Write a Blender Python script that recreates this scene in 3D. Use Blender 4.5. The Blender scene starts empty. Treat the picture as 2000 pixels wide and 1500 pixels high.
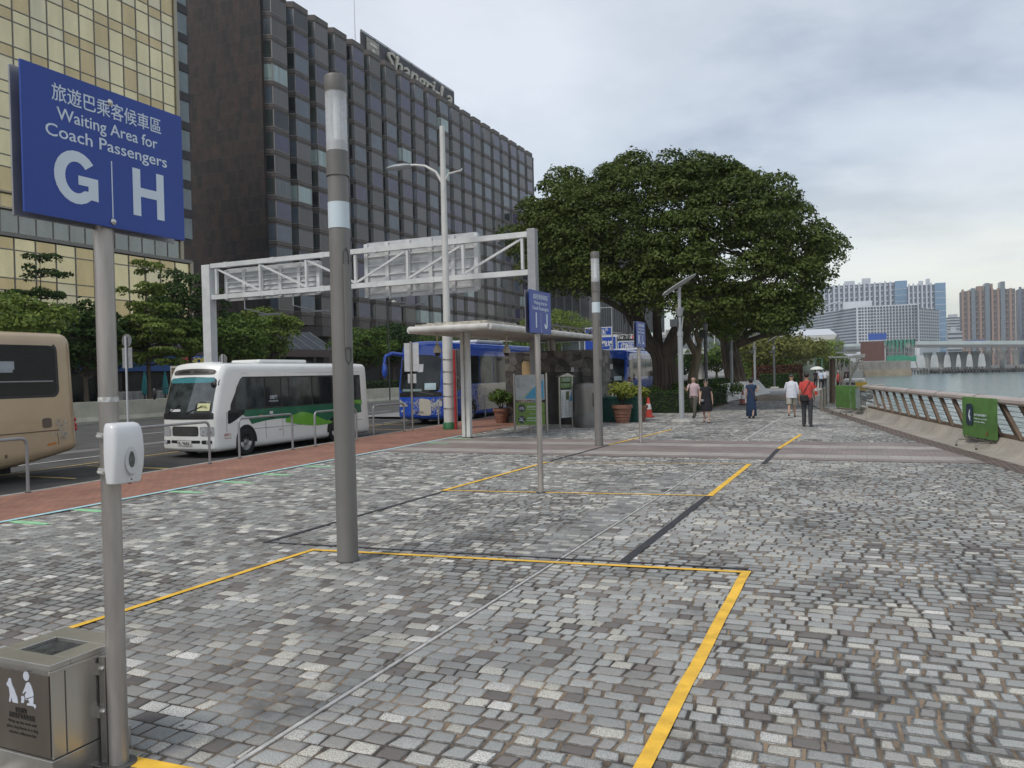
import bpy, bmesh, math, random
import numpy as np
from mathutils import Vector, Matrix
R = math.radians
random.seed(7)
rng = np.random.default_rng(11)
scene = bpy.context.scene
COL = scene.collection

# ------------------------------------------------------------------ camera
F, CU, CV, CAMH = 1560.0, 1000.0, 750.0, 1.95      # focal length in photo pixels (2000 x 1500), camera height
VP, ROLL = (1690.0, 715.0), 0.024                  # where the promenade direction vanishes; lean of the phone
_dy = Vector(((VP[0]-CU)/F, -(VP[1]-CV)/F, -1.0)).normalized()
_up = Vector((-ROLL, 1.0, 0.0)); _up = (_up - _dy*_up.dot(_dy))
_up.z = 0; _up = Vector((-ROLL, 1.0, (-ROLL*_dy.x + _dy.y)/(-_dy.z))).normalized()
_dx = _dy.cross(_up).normalized()
ROT = Matrix((_dx, _dy, _up))                      # camera coords -> world coords
cam_d = bpy.data.cameras.new('camera'); cam = bpy.data.objects.new('camera', cam_d); COL.objects.link(cam)
cam_d.sensor_fit = 'HORIZONTAL'; cam_d.sensor_width = 36.0; cam_d.lens = 36.0*F/2000.0
cam_d.clip_start = 0.1; cam_d.clip_end = 6000
cam.matrix_world = Matrix.Translation((0, 0, CAMH)) @ ROT.to_4x4()
scene.camera = cam
def ray(u, v): return ROT @ Vector(((u-CU)/F, -(v-CV)/F, -1.0))
def gp(u, v, z=0.0):
    d = ray(u, v); t = (z-CAMH)/d.z; return Vector((d.x*t, d.y*t, z))
def onx(u, v, X):
    d = ray(u, v); t = X/d.x; return Vector((X, d.y*t, CAMH+d.z*t))
def ony(u, v, Y):
    d = ray(u, v); t = Y/d.y; return Vector((d.x*t, Y, CAMH+d.z*t))

# ------------------------------------------------------------------ world, sun, exposure
SUN_EL, SUN_AZ = R(52), R(205)                      # azimuth from +Y, clockwise
w = bpy.data.worlds.new('World'); scene.world = w; w.use_nodes = True
nt = w.node_tree; nt.nodes.clear()
def wn(t, **k):
    n = nt.nodes.new(t)
    for a, b in k.items(): setattr(n, a, b)
    return n
L = nt.links.new
sky = wn('ShaderNodeTexSky', sky_type='NISHITA', sun_disc=False, sun_elevation=SUN_EL, sun_rotation=SUN_AZ)
skym = wn('ShaderNodeVectorMath', operation='SCALE'); skym.inputs['Scale'].default_value = 0.05
L(sky.outputs[0], skym.inputs[0])
tc = wn('ShaderNodeTexCoord'); sep = wn('ShaderNodeSeparateXYZ'); L(tc.outputs['Generated'], sep.inputs[0])
zc = wn('ShaderNodeMath', operation='MAXIMUM'); zc.inputs[1].default_value = 0.0; L(sep.outputs['Z'], zc.inputs[0])
za = wn('ShaderNodeMath', operation='ADD'); za.inputs[1].default_value = 0.16; L(zc.outputs[0], za.inputs[0])
cx = wn('ShaderNodeMath', operation='DIVIDE'); L(sep.outputs['X'], cx.inputs[0]); L(za.outputs[0], cx.inputs[1])
cy = wn('ShaderNodeMath', operation='DIVIDE'); L(sep.outputs['Y'], cy.inputs[0]); L(za.outputs[0], cy.inputs[1])
cmb = wn('ShaderNodeCombineXYZ'); L(cx.outputs[0], cmb.inputs[0]); L(cy.outputs[0], cmb.inputs[1]); cmb.inputs[2].default_value = 3.3
n1 = wn('ShaderNodeTexNoise'); n1.inputs['Scale'].default_value = 0.62; n1.inputs['Detail'].default_value = 7; n1.inputs['Roughness'].default_value = 0.56; n1.inputs['Distortion'].default_value = 0.15
L(cmb.outputs[0], n1.inputs['Vector'])
cr = wn('ShaderNodeValToRGB'); L(n1.outputs['Fac'], cr.inputs[0])
e = cr.color_ramp.elements
e[0].position = 0.42; e[0].color = (0.37, 0.41, 0.46, 1)
e[1].position = 0.66; e[1].color = (0.74, 0.765, 0.79, 1)
m_ = cr.color_ramp.elements.new(0.5); m_.color = (0.56, 0.59, 0.625, 1)
# a band of thinner, warmer cloud low over the harbour
n2 = wn('ShaderNodeTexNoise'); n2.inputs['Scale'].default_value = 2.2; n2.inputs['Detail'].default_value = 5
mp = wn('ShaderNodeMapping'); mp.inputs['Scale'].default_value = (1, 1, 6); L(tc.outputs['Generated'], mp.inputs[0]); L(mp.outputs[0], n2.inputs['Vector'])
zr = wn('ShaderNodeMapRange'); zr.inputs['From Min'].default_value = 0.27; zr.inputs['From Max'].default_value = 0.03
L(sep.outputs['Z'], zr.inputs['Value'])
xr = wn('ShaderNodeMapRange'); xr.inputs['From Min'].default_value = -0.36; xr.inputs['From Max'].default_value = 0.12
L(sep.outputs['X'], xr.inputs['Value'])
nm = wn('ShaderNodeMapRange'); nm.inputs['From Min'].default_value = 0.25; nm.inputs['From Max'].default_value = 0.62
L(n2.outputs['Fac'], nm.inputs['Value'])
mu = wn('ShaderNodeMath', operation='MULTIPLY'); L(zr.outputs[0], mu.inputs[0]); L(xr.outputs[0], mu.inputs[1])
mu2 = wn('ShaderNodeMath', operation='MULTIPLY_ADD'); L(mu.outputs[0], mu2.inputs[0]); L(nm.outputs[0], mu2.inputs[1]); mu2.inputs[2].default_value = 0
mx = wn('ShaderNodeMix', data_type='RGBA'); L(mu2.outputs[0], mx.inputs['Factor']); L(cr.outputs[0], mx.inputs['A']); mx.inputs['B'].default_value = (0.95, 0.86, 0.66, 1)
ad = wn('ShaderNodeVectorMath', operation='ADD'); L(mx.outputs['Result'], ad.inputs[0]); L(skym.outputs[0], ad.inputs[1])
hf = wn('ShaderNodeVectorMath', operation='SCALE'); hf.inputs['Scale'].default_value = 0.88; L(ad.outputs[0], hf.inputs[0])
bg = wn('ShaderNodeBackground'); L(hf.outputs[0], bg.inputs[0]); bg.inputs[1].default_value = 1.0
wo = wn('ShaderNodeOutputWorld'); L(bg.outputs[0], wo.inputs[0])
sd = bpy.data.lights.new('sun', 'SUN'); sd.energy = 1.7; sd.angle = R(14); sd.color = (1.0, 0.95, 0.88)
so = bpy.data.objects.new('sun', sd); COL.objects.link(so)
_sdir = Vector((math.sin(SUN_AZ)*math.cos(SUN_EL), math.cos(SUN_AZ)*math.cos(SUN_EL), math.sin(SUN_EL)))
so.rotation_euler = _sdir.to_track_quat('Z', 'Y').to_euler()
scene.view_settings.view_transform = 'Standard'; scene.view_settings.look = 'None'
scene.view_settings.exposure = 0.12; scene.view_settings.gamma = 1.0
scene.cycles.max_bounces = 5; scene.cycles.diffuse_bounces = 3; scene.cycles.glossy_bounces = 3
scene.cycles.transmission_bounces = 4; scene.cycles.transparent_max_bounces = 8; scene.cycles.volume_bounces = 0
scene.cycles.use_denoising = True

# ------------------------------------------------------------------ materials
MATS = {}
def M(name, col=(.5,.5,.5), rough=.6, metal=0., var=.12, scale=5., bump=0., bscale=60., spec=.5, coat=0., emit=None, streak=0., alpha=1., trans=0.):
    if name in MATS: return MATS[name]
    m = bpy.data.materials.new(name); m.use_nodes = True; t = m.node_tree; b = t.nodes['Principled BSDF']
    b.inputs['Roughness'].default_value = rough; b.inputs['Metallic'].default_value = metal
    b.inputs['Specular IOR Level'].default_value = spec; b.inputs['Coat Weight'].default_value = coat
    if trans: b.inputs['Transmission Weight'].default_value = trans
    if alpha < 1: b.inputs['Alpha'].default_value = alpha
    tcn = t.nodes.new('ShaderNodeTexCoord')
    nz = t.nodes.new('ShaderNodeTexNoise'); nz.inputs['Scale'].default_value = scale; nz.inputs['Detail'].default_value = 6; nz.inputs['Roughness'].default_value = .62
    if streak:
        mpn = t.nodes.new('ShaderNodeMapping'); mpn.inputs['Scale'].default_value = (1, 1, streak)
        t.links.new(tcn.outputs['Object'], mpn.inputs[0]); t.links.new(mpn.outputs[0], nz.inputs['Vector'])
    else: t.links.new(tcn.outputs['Object'], nz.inputs['Vector'])
    mr = t.nodes.new('ShaderNodeMapRange'); mr.inputs['From Min'].default_value = .3; mr.inputs['From Max'].default_value = .7
    mr.inputs['To Min'].default_value = 1-var; mr.inputs['To Max'].default_value = 1+var
    t.links.new(nz.outputs['Fac'], mr.inputs['Value'])
    sc = t.nodes.new('ShaderNodeVectorMath'); sc.operation = 'SCALE'; sc.inputs[0].default_value = col[:3]
    t.links.new(mr.outputs[0], sc.inputs['Scale']); t.links.new(sc.outputs[0], b.inputs['Base Color'])
    if bump:
        n3 = t.nodes.new('ShaderNodeTexNoise'); n3.inputs['Scale'].default_value = bscale; n3.inputs['Detail'].default_value = 4
        t.links.new(tcn.outputs['Object'], n3.inputs['Vector'])
        bp = t.nodes.new('ShaderNodeBump'); bp.inputs['Strength'].default_value = bump; bp.inputs['Distance'].default_value = .02
        t.links.new(n3.outputs['Fac'], bp.inputs['Height']); t.links.new(bp.outputs[0], b.inputs['Normal'])
    if emit:
        b.inputs['Emission Color'].default_value = (*emit[:3], 1); b.inputs['Emission Strength'].default_value = emit[3]
    m.diffuse_color = (*col[:3], 1)
    MATS[name] = m
    return m
def Mbrick(name, c1, c2, mortar, bw, bh, ms=.01, off=.5, rough=.8, var=.25, axes='xy', bump=.4, squash=1.):
    if name in MATS: return MATS[name]
    m = bpy.data.materials.new(name); m.use_nodes = True; t = m.node_tree; b = t.nodes['Principled BSDF']; b.inputs['Roughness'].default_value = rough
    g = t.nodes.new('ShaderNodeNewGeometry'); s = t.nodes.new('ShaderNodeSeparateXYZ'); c = t.nodes.new('ShaderNodeCombineXYZ')
    t.links.new(g.outputs['Position'], s.inputs[0])
    for i, a in enumerate(axes): t.links.new(s.outputs['XYZ'.index(a.upper())], c.inputs[i])
    br = t.nodes.new('ShaderNodeTexBrick'); br.offset = off; br.squash = squash
    br.inputs['Color1'].default_value = (*c1, 1); br.inputs['Color2'].default_value = (*c2, 1); br.inputs['Mortar'].default_value = (*mortar, 1)
    br.inputs['Scale'].default_value = 1; br.inputs['Mortar Size'].default_value = ms; br.inputs['Brick Width'].default_value = bw; br.inputs['Row Height'].default_value = bh
    t.links.new(c.outputs[0], br.inputs['Vector'])
    nz = t.nodes.new('ShaderNodeTexNoise'); nz.inputs['Scale'].default_value = .8; nz.inputs['Detail'].default_value = 8; nz.inputs['Roughness'].default_value = .7
    t.links.new(g.outputs['Position'], nz.inputs['Vector'])
    mr = t.nodes.new('ShaderNodeMapRange'); mr.inputs['From Min'].default_value = .3; mr.inputs['From Max'].default_value = .7; mr.inputs['To Min'].default_value = 1-var; mr.inputs['To Max'].default_value = 1+var
    t.links.new(nz.outputs['Fac'], mr.inputs['Value'])
    sc = t.nodes.new('ShaderNodeVectorMath'); sc.operation = 'SCALE'; t.links.new(br.outputs['Color'], sc.inputs[0]); t.links.new(mr.outputs[0], sc.inputs['Scale'])
    t.links.new(sc.outputs[0], b.inputs['Base Color'])
    bp = t.nodes.new('ShaderNodeBump'); bp.invert = True; bp.inputs['Strength'].default_value = bump; bp.inputs['Distance'].default_value = .006
    t.links.new(br.outputs['Fac'], bp.inputs['Height']); t.links.new(bp.outputs[0], b.inputs['Normal'])
    MATS[name] = m
    return m
def Mleaf(name, dark, light, gloss=.6):
    if name in MATS: return MATS[name]
    m = bpy.data.materials.new(name); m.use_nodes = True; t = m.node_tree; b = t.nodes['Principled BSDF']
    b.inputs['Roughness'].default_value = gloss; b.inputs['Specular IOR Level'].default_value = .18
    a = t.nodes.new('ShaderNodeAttribute'); a.attribute_name = 'tint'
    mxn = t.nodes.new('ShaderNodeMix'); mxn.data_type = 'RGBA'; mxn.inputs['A'].default_value = (*dark, 1); mxn.inputs['B'].default_value = (*light, 1)
    t.links.new(a.outputs['Fac'], mxn.inputs['Factor']); t.links.new(mxn.outputs['Result'], b.inputs['Base Color'])
    tr = t.nodes.new('ShaderNodeBsdfTranslucent'); ms = t.nodes.new('ShaderNodeMixShader'); ms.inputs[0].default_value = .22
    t.links.new(mxn.outputs['Result'], tr.inputs['Color'])
    o = t.nodes['Material Output']; t.links.new(b.outputs[0], ms.inputs[1]); t.links.new(tr.outputs[0], ms.inputs[2]); t.links.new(ms.outputs[0], o.inputs[0])
    MATS[name] = m
    return m

# ------------------------------------------------------------------ mesh builder
class MB:
    def __init__(s): s.v = []; s.f = []; s.m = []
    def add(s, vs, fs, mat=0):
        o = len(s.v); s.v += [tuple(p) for p in vs]; s.f += [tuple(i+o for i in f) for f in fs]; s.m += [mat]*len(fs); return s
    def box(s, x0, x1, y0, y1, z0, z1, mat=0):
        return s.add([(x0,y0,z0),(x1,y0,z0),(x1,y1,z0),(x0,y1,z0),(x0,y0,z1),(x1,y0,z1),(x1,y1,z1),(x0,y1,z1)],
                     [(0,3,2,1),(4,5,6,7),(0,1,5,4),(1,2,6,5),(2,3,7,6),(3,0,4,7)], mat)
    def bar(s, p0, p1, w, h, mat=0, up=(0,0,1)):
        p0, p1 = Vector(p0), Vector(p1); d = (p1-p0).normalized(); up = Vector(up)
        if abs(d.dot(up)) > .99: up = Vector((0, 1, 0))
        a = d.cross(up).normalized(); b = a.cross(d).normalized(); a *= w/2; b *= h/2
        vs = [p0-a-b, p0+a-b, p0+a+b, p0-a+b, p1-a-b, p1+a-b, p1+a+b, p1-a+b]
        return s.add(vs, [(0,3,2,1),(4,5,6,7),(0,1,5,4),(1,2,6,5),(2,3,7,6),(3,0,4,7)][:], mat)
    def cyl(s, p0, p1, r0, r1=None, n=14, mat=0, cap=True):
        r1 = r0 if r1 is None else r1
        return s.tube([p0, p1], [r0, r1], n, mat, cap)
    def tube(s, pts, r, n=10, mat=0, cap=True, flat=1.):
        pts = [Vector(p) for p in pts]; k = len(pts); rs = r if isinstance(r, (list, tuple)) else [r]*k
        vs = []; prev = None
        for i, p in enumerate(pts):
            d = (pts[min(i+1, k-1)] - pts[max(i-1, 0)]).normalized()
            if prev is None:
                ref = Vector((0,0,1)) if abs(d.z) < .9 else Vector((0,1,0)); a = d.cross(ref).normalized()
            else: a = (prev - d*prev.dot(d)).normalized()
            prev = a; b = a.cross(d).normalized()
            for j in range(n):
                t = 2*math.pi*j/n; vs.append(p + a*(rs[i]*math.cos(t)) + b*(rs[i]*flat*math.sin(t)))
        fs = []
        for i in range(k-1):
            for j in range(n):
                q = (j+1) % n; fs.append((i*n+j, i*n+q, (i+1)*n+q, (i+1)*n+j))
        if cap: fs.append(tuple(range(n-1, -1, -1))); fs.append(tuple((k-1)*n+j for j in range(n)))
        return s.add(vs, fs, mat)
    def lathe(s, prof, c=(0,0,0), n=20, mat=0, axis='z', cap=True):
        vs = []; fs = []; k = len(prof)
        for (r, z) in prof:
            for j in range(n):
                t = 2*math.pi*j/n; a, b = r*math.cos(t), r*math.sin(t)
                if axis == 'z': vs.append((c[0]+a, c[1]+b, c[2]+z))
                elif axis == 'x': vs.append((c[0]+z, c[1]+a, c[2]+b))
                else: vs.append((c[0]+b, c[1]+z, c[2]+a))
        for i in range(k-1):
            for j in range(n):
                q = (j+1) % n; fs.append((i*n+j, i*n+q, (i+1)*n+q, (i+1)*n+j))
        if cap: fs.append(tuple(range(n-1, -1, -1))); fs.append(tuple((k-1)*n+j for j in range(n)))
        return s.add(vs, fs, mat)
    def ell(s, c, r, nu=14, nv=9, mat=0, fn=None):
        vs = []; fs = []
        for i in range(nv+1):
            ph = math.pi*i/nv
            for j in range(nu):
                t = 2*math.pi*j/nu; q = Vector((math.sin(ph)*math.cos(t), math.sin(ph)*math.sin(t), math.cos(ph)))
                k = fn(q) if fn else 1.
                vs.append((c[0]+r[0]*q.x*k, c[1]+r[1]*q.y*k, c[2]+r[2]*q.z*k))
        for i in range(nv):
            for j in range(nu):
                q = (j+1) % nu; fs.append((i*nu+j, (i+1)*nu+j, (i+1)*nu+q, i*nu+q))
        return s.add(vs, fs, mat)
    def prism(s, poly, o, ea, eb, t, mat=0):
        """poly (a,b) in plane o+a*ea+b*eb, thickened by t along ea x eb (towards the viewer of that plane)"""
        o, ea, eb = Vector(o), Vector(ea), Vector(eb); n_ = ea.cross(eb).normalized()*t; k = len(poly)
        vs = [o+ea*a+eb*b for a, b in poly] + [o+ea*a+eb*b+n_ for a, b in poly]
        fs = [tuple(range(k-1, -1, -1)), tuple(range(k, 2*k))] + [(i, (i+1) % k, k+(i+1) % k, k+i) for i in range(k)]
        return s.add(vs, fs, mat)
    def quad(s, a, b, c, d, mat=0): return s.add([a, b, c, d], [(0,1,2,3)], mat)
    def build(s, name, mats, parent=None, world=False, smooth=False, bevel=0., kind=None, label=None):
        me = bpy.data.meshes.new(name); vs = s.v
        if parent is not None and world:
            l = parent.location; vs = [(p[0]-l[0], p[1]-l[1], p[2]-l[2]) for p in vs]
        me.from_pydata(vs, [], s.f)
        if not isinstance(mats, (list, tuple)): mats = [mats]
        for m in mats: me.materials.append(m)
        if len(mats) > 1: me.polygons.foreach_set('material_index', s.m)
        if smooth:
            me.polygons.foreach_set('use_smooth', [True]*len(me.polygons)); me.set_sharp_from_angle(angle=R(38))
        me.update()
        o = bpy.data.objects.new(name, me); COL.objects.link(o)
        if parent is not None: o.parent = parent
        if bevel:
            b = o.modifiers.new('edge', 'BEVEL'); b.width = bevel; b.segments = 2; b.limit_method = 'ANGLE'; b.angle_limit = R(40)
        if kind: o['kind'] = kind
        if label: o['label'] = label
        return o
def thing(name, label, cat, loc=(0,0,0), rz=0, group=None):
    o = bpy.data.objects.new(name, None); COL.objects.link(o); o.location = loc; o.rotation_euler = (0, 0, rz)
    o.empty_display_size = .2; o['label'] = label; o['category'] = cat
    if group: o['group'] = group
    return o
def tag(o, label, cat, group=None, kind=None):
    o['label'] = label; o['category'] = cat
    if group: o['group'] = group
    if kind: o['kind'] = kind
    return o
KIDS = {}
def copy_tree(o, loc=None, rz=None, label=None, scale=None):
    c = o.copy(); COL.objects.link(c)
    if loc is not None: c.location = loc
    if rz is not None: c.rotation_euler = (0, 0, rz)
    if scale is not None: c.scale = (scale, scale, scale) if not isinstance(scale, tuple) else scale
    if label: c['label'] = label
    for ch in [x for x in COL.objects if x.parent == o]:
        d = ch.copy(); COL.objects.link(d); d.parent = c
        for g in [x for x in COL.objects if x.parent == ch]:
            h = g.copy(); COL.objects.link(h); h.parent = d
    return c
def text(s, height, mat, parent, o, ex, ey, width=None, align='CENTER', depth=.002, bold=0., name='lettering', shear=0., world=False, spacing=1.):
    """writing as thin raised lettering: o = centre (or left) of the line, ex = reading direction, ey = up"""
    cu = bpy.data.curves.new('txt', 'FONT'); cu.body = s; cu.size = 1; cu.align_x = align; cu.align_y = 'CENTER'
    cu.extrude = 0.01; cu.resolution_u = 3; cu.offset = bold; cu.shear = shear; cu.space_character = spacing
    ob = bpy.data.objects.new('txt', cu); COL.objects.link(ob)
    dg = bpy.context.evaluated_depsgraph_get(); me = bpy.data.meshes.new_from_object(ob.evaluated_get(dg))
    bpy.data.objects.remove(ob); bpy.data.curves.remove(cu)
    n = len(me.vertices)
    if n == 0: return None
    co = np.empty(n*3); me.vertices.foreach_get('co', co); co = co.reshape(-1, 3)
    k = height/0.72
    w_ = co[:,0].max()-co[:,0].min(); kx = k if width is None else width/w_
    if width is not None and align == 'CENTER': co[:,0] -= (co[:,0].max()+co[:,0].min())/2
    ex, ey = Vector(ex).normalized(), Vector(ey).normalized(); ez = ex.cross(ey)
    oo = Vector(o)
    if world and parent is not None: oo = oo - parent.location
    out = np.outer(co[:,0]*kx, ex) + np.outer(co[:,1]*k, ey) + np.outer((co[:,2]/.01)*depth/2+depth/2, ez) + np.array(oo)
    me.vertices.foreach_set('co', out.ravel()); me.materials.clear(); me.materials.append(mat); me.update(); me.name = name
    ob = bpy.data.objects.new(name, me); COL.objects.link(ob)
    if parent is not None: ob.parent = parent
    return ob
X1, Y1, Z1 = Vector((1,0,0)), Vector((0,1,0)), Vector((0,0,1))
# ================================================================== GROUND
def interp(tab, y):
    if y <= tab[0][0]: (y0, x0), (y1, x1) = tab[0], tab[1]
    elif y >= tab[-1][0]: (y0, x0), (y1, x1) = tab[-2], tab[-1]
    else:
        for (y0, x0), (y1, x1) in zip(tab, tab[1:]):
            if y0 <= y <= y1: break
    return x0 + (x1-x0)*(y-y0)/(y1-y0)
BLUE = [(-20, -10.6), (7.5, -11.44), (23.3, -12.09), (34, -12.6)]
KERB = [(-20, -13.3), (9.9, -14.25), (18, -14.95), (26, -15.6), (40, -16.6), (60, -17)]
EDGE = [(-20, 6.2), (-5, 5.4), (5, 4.35), (12, 3.3), (16.4, 2.51), (19.3, 1.85), (25, .7), (32, -.62), (39.3, -1.97), (48, -3.1), (60, -4.0), (90, -5.5), (160, -8), (420, -14)]
def smooth_tab(tab, y): return (interp(tab, y-2)+interp(tab, y)+interp(tab, y+2))/3
def edge_x(y): return smooth_tab(EDGE, y)
BAND = (17.9, 22.3)

# -- setts: every stone a low chamfered block, one sheet of paving
def build_setts():
    V = []; Fq = []; tone = []; cen = []
    y = -2.0; n = 0
    r = random.Random(5)
    while y < 50:
        rh = r.uniform(.105, .145) if y < 28 else r.uniform(.13, .17)
        if y < BAND[0] < y+rh: y = BAND[1]; continue
        xl = interp(BLUE, y)+.12 if y < 34 else -12.6
        if y > 36.6: xl = -7.1
        if y > 48: xl = -9
        xr = edge_x(y)-.02
        x = xl + r.uniform(0, .1); skew = r.uniform(-.006, .006)
        while x < xr-.1:
            wd = r.choice((.10, .12, .14, .155, .17, .19, .21))*r.uniform(.92, 1.08)
            if y > 30: wd *= 1.25
            x2 = min(x+wd, xr)
            if x2-x < .08: break
            if y < 17.9 and x < -2.99 < x2+.03: x2 = -2.986
            if y < 17.9 and -2.99 <= x < -2.952: x = -2.952; continue
            if x2-x < .03: x = x2; continue
            j = .0082; tx = r.choice((0,0,0,1))*r.uniform(-.018,.018)
            q = [(x+j+r.uniform(-.003,.005)+skew, y+j+r.uniform(-.003,.004)), (x2-j+r.uniform(-.005,.003)+skew, y+j+r.uniform(-.003,.004)),
                 (x2-j+r.uniform(-.005,.003)-skew+min(tx,0), y+rh-j+r.uniform(-.004,.003)), (x+j+r.uniform(-.003,.005)-skew+max(tx,0), y+rh-j+r.uniform(-.004,.003))]
            mxx = sum(a for a, _ in q)/4; myy = sum(b for _, b in q)/4
            zt = r.uniform(-.002, .002)
            for k, z in ((1.0, -.007), (.955, zt), (.60, zt+.0004)):
                for a, b in q: V.append((mxx+(a-mxx)*k, myy+(b-myy)*k, z))
            o = n*12
            for ring in (0, 4):
                for i in range(4):
                    i2 = (i+1) % 4; Fq.append((o+ring+i, o+ring+i2, o+ring+4+i2, o+ring+4+i))
            Fq.append((o+8, o+9, o+10, o+11))
            t = r.random(); left = mxx < -2.95
            if t < (.13 if left else .12): c = (.43, .415, .37)
            elif t < (.19 if left else .15): c = (.50, .49, .46)
            elif t < (.52 if left else .66): c = (.315, .318, .305)
            elif t < .90: c = (.27, .262, .248)
            else: c = (.165, .150, .14)
            f = r.uniform(.80, 1.14)*(.84 if left and max(c) < .4 else 1.); tone.append((c[0]*f, c[1]*f, c[2]*f, 1)); n += 1
            x = x2
        y += rh
    me = bpy.data.meshes.new('promenade_paving'); V = np.array(V, dtype=np.float32); Fq = np.array(Fq, dtype=np.int32)
    me.vertices.add(len(V)); me.vertices.foreach_set('co', V.ravel())
    me.loops.add(Fq.size); me.loops.foreach_set('vertex_index', Fq.ravel())
    me.polygons.add(len(Fq)); me.polygons.foreach_set('loop_start', np.arange(0, Fq.size, 4, dtype=np.int32)); me.update(calc_edges=True)
    a = me.attributes.new('tone', 'FLOAT_COLOR', 'POINT'); a.data.foreach_set('color', np.repeat(np.array(tone, dtype=np.float32), 12, axis=0).ravel())
    e_ = me.attributes.new('edge', 'FLOAT', 'POINT'); e_.data.foreach_set('value', np.tile(np.array([0]*4+[.2]*4+[1]*4, dtype=np.float32), n))
    o = bpy.data.objects.new('promenade_paving', me); COL.objects.link(o); o['kind'] = 'structure'
    return o, n
def sett_material():
    m = bpy.data.materials.new('granite_setts'); m.use_nodes = True; t = m.node_tree; N = t.nodes.new; K = t.links.new; b = t.nodes['Principled BSDF']
    tone = N('ShaderNodeAttribute'); tone.attribute_name = 'tone'; ed = N('ShaderNodeAttribute'); ed.attribute_name = 'edge'
    g = N('ShaderNodeNewGeometry')
    def noise(s, d=5, r=.6):
        x = N('ShaderNodeTexNoise'); x.inputs['Scale'].default_value = s; x.inputs['Detail'].default_value = d; x.inputs['Roughness'].default_value = r; K(g.outputs['Position'], x.inputs['Vector']); return x.outputs['Fac']
    def mr(i, a, b_, c, d):
        x = N('ShaderNodeMapRange'); K(i, x.inputs['Value']); x.inputs['From Min'].default_value = a; x.inputs['From Max'].default_value = b_; x.inputs['To Min'].default_value = c; x.inputs['To Max'].default_value = d; return x.outputs[0]
    def mth(op, a, b_):
        x = N('ShaderNodeMath'); x.operation = op
        for i, q in enumerate((a, b_)):
            if isinstance(q, (int, float)): x.inputs[i].default_value = q
            else: K(q, x.inputs[i])
        return x.outputs[0]
    sp = N('ShaderNodeSeparateXYZ'); K(g.outputs['Position'], sp.inputs[0])
    right = mr(sp.outputs['X'], -4.2, .8, 0, 1)                       # rain dries from the building side
    wet = mth('ADD', mr(noise(.33, 4), .38, .62, -.34, .50), mth('MULTIPLY', right, .52))
    dry = mr(mth('SUBTRACT', mth('ADD', mth('MULTIPLY', ed.outputs['Fac'], .9), mth('MULTIPLY', noise(11, 5, .75), 1.1)), wet), .34, .50, 0, 1)
    lum = N('ShaderNodeRGBToBW'); K(tone.outputs['Color'], lum.inputs[0]); sa = mr(lum.outputs[0], .2, .42, .30, 1.0); speck = mth('ADD', 1.0, mth('MULTIPLY', sa, mr(noise(120, 3, .8), .40, .60, -.48, .36)))
    stain = mr(noise(.55, 8, .72), .36, .46, .66, 1.0); vor = N('ShaderNodeTexVoronoi'); vor.inputs['Scale'].default_value = 2.6; vor.inputs['Randomness'].default_value = 1.; K(g.outputs['Position'], vor.inputs['Vector']); gum = mr(vor.outputs['Distance'], .035, .055, .45, 1.0); patch = mth('MULTIPLY', mth('MULTIPLY', stain, gum), mr(noise(1.1, 6), .3, .7, .86, 1.14))
    drymul = mr(dry, 0, 1, .50, 1.10)
    mul = mth('MULTIPLY', mth('MULTIPLY', speck, patch), drymul)
    s = N('ShaderNodeVectorMath'); s.operation = 'SCALE'; K(tone.outputs['Color'], s.inputs[0]); K(mul, s.inputs['Scale'])
    K(s.outputs[0], b.inputs['Base Color']); K(mr(dry, 0, 1, .36, .82), b.inputs['Roughness']); b.inputs['Specular IOR Level'].default_value = .4
    bp = N('ShaderNodeBump'); bp.inputs['Strength'].default_value = .35; bp.inputs['Distance'].default_value = .004; K(noise(90, 4), bp.inputs['Height']); K(bp.outputs[0], b.inputs['Normal'])
    return m
setts, n_setts = build_setts(); setts.data.materials.append(sett_material())

def strip(name, left, right, ys, z, mat, kind='structure'):
    b = MB(); L_, R_ = [], []
    vs = []
    for y in ys: vs += [(left(y), y, z), (right(y), y, z)]
    b.add(vs, [(2*i, 2*i+1, 2*i+3, 2*i+2) for i in range(len(ys)-1)])
    return b.build(name, mat, kind=kind)
def frange(a, b, s):
    k = int(math.ceil((b-a)/s)); return [a+(b-a)*i/k for i in range(k+1)]
# mortar bed: sandy in dry places, dark where damp
def bed_material():
    m = bpy.data.materials.new('joint_sand'); m.use_nodes = True; t = m.node_tree; b = t.nodes['Principled BSDF']; b.inputs['Roughness'].default_value = .95
    g = t.nodes.new('ShaderNodeNewGeometry'); n = t.nodes.new('ShaderNodeTexNoise'); n.inputs['Scale'].default_value = 1.6; n.inputs['Detail'].default_value = 7; n.inputs['Roughness'].default_value = .7
    t.links.new(g.outputs['Position'], n.inputs['Vector']); r = t.nodes.new('ShaderNodeValToRGB'); t.links.new(n.outputs['Fac'], r.inputs[0])
    r.color_ramp.elements[0].position = .42; r.color_ramp.elements[0].color = (.055, .047, .04, 1); r.color_ramp.elements[1].position = .6; r.color_ramp.elements[1].color = (.27, .20, .135, 1)
    t.links.new(r.outputs[0], b.inputs['Base Color']); return m
strip('promenade_bed', lambda y: interp(BLUE, y), lambda y: edge_x(y), frange(-20, 62, 2), -.0065, bed_material())
strip('far_promenade', lambda y: -24, lambda y: edge_x(y), frange(62, 420, 12), -.01, M('far_paving', (.25,.25,.245), .7, var=.3, scale=1.5, bump=.3, bscale=5))
strip('planting_ground', lambda y: -24, lambda y: interp(BLUE, y) if y < 34 else (-12.6), frange(34.01, 62, 4), -.012, M('far_paving'))
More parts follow.
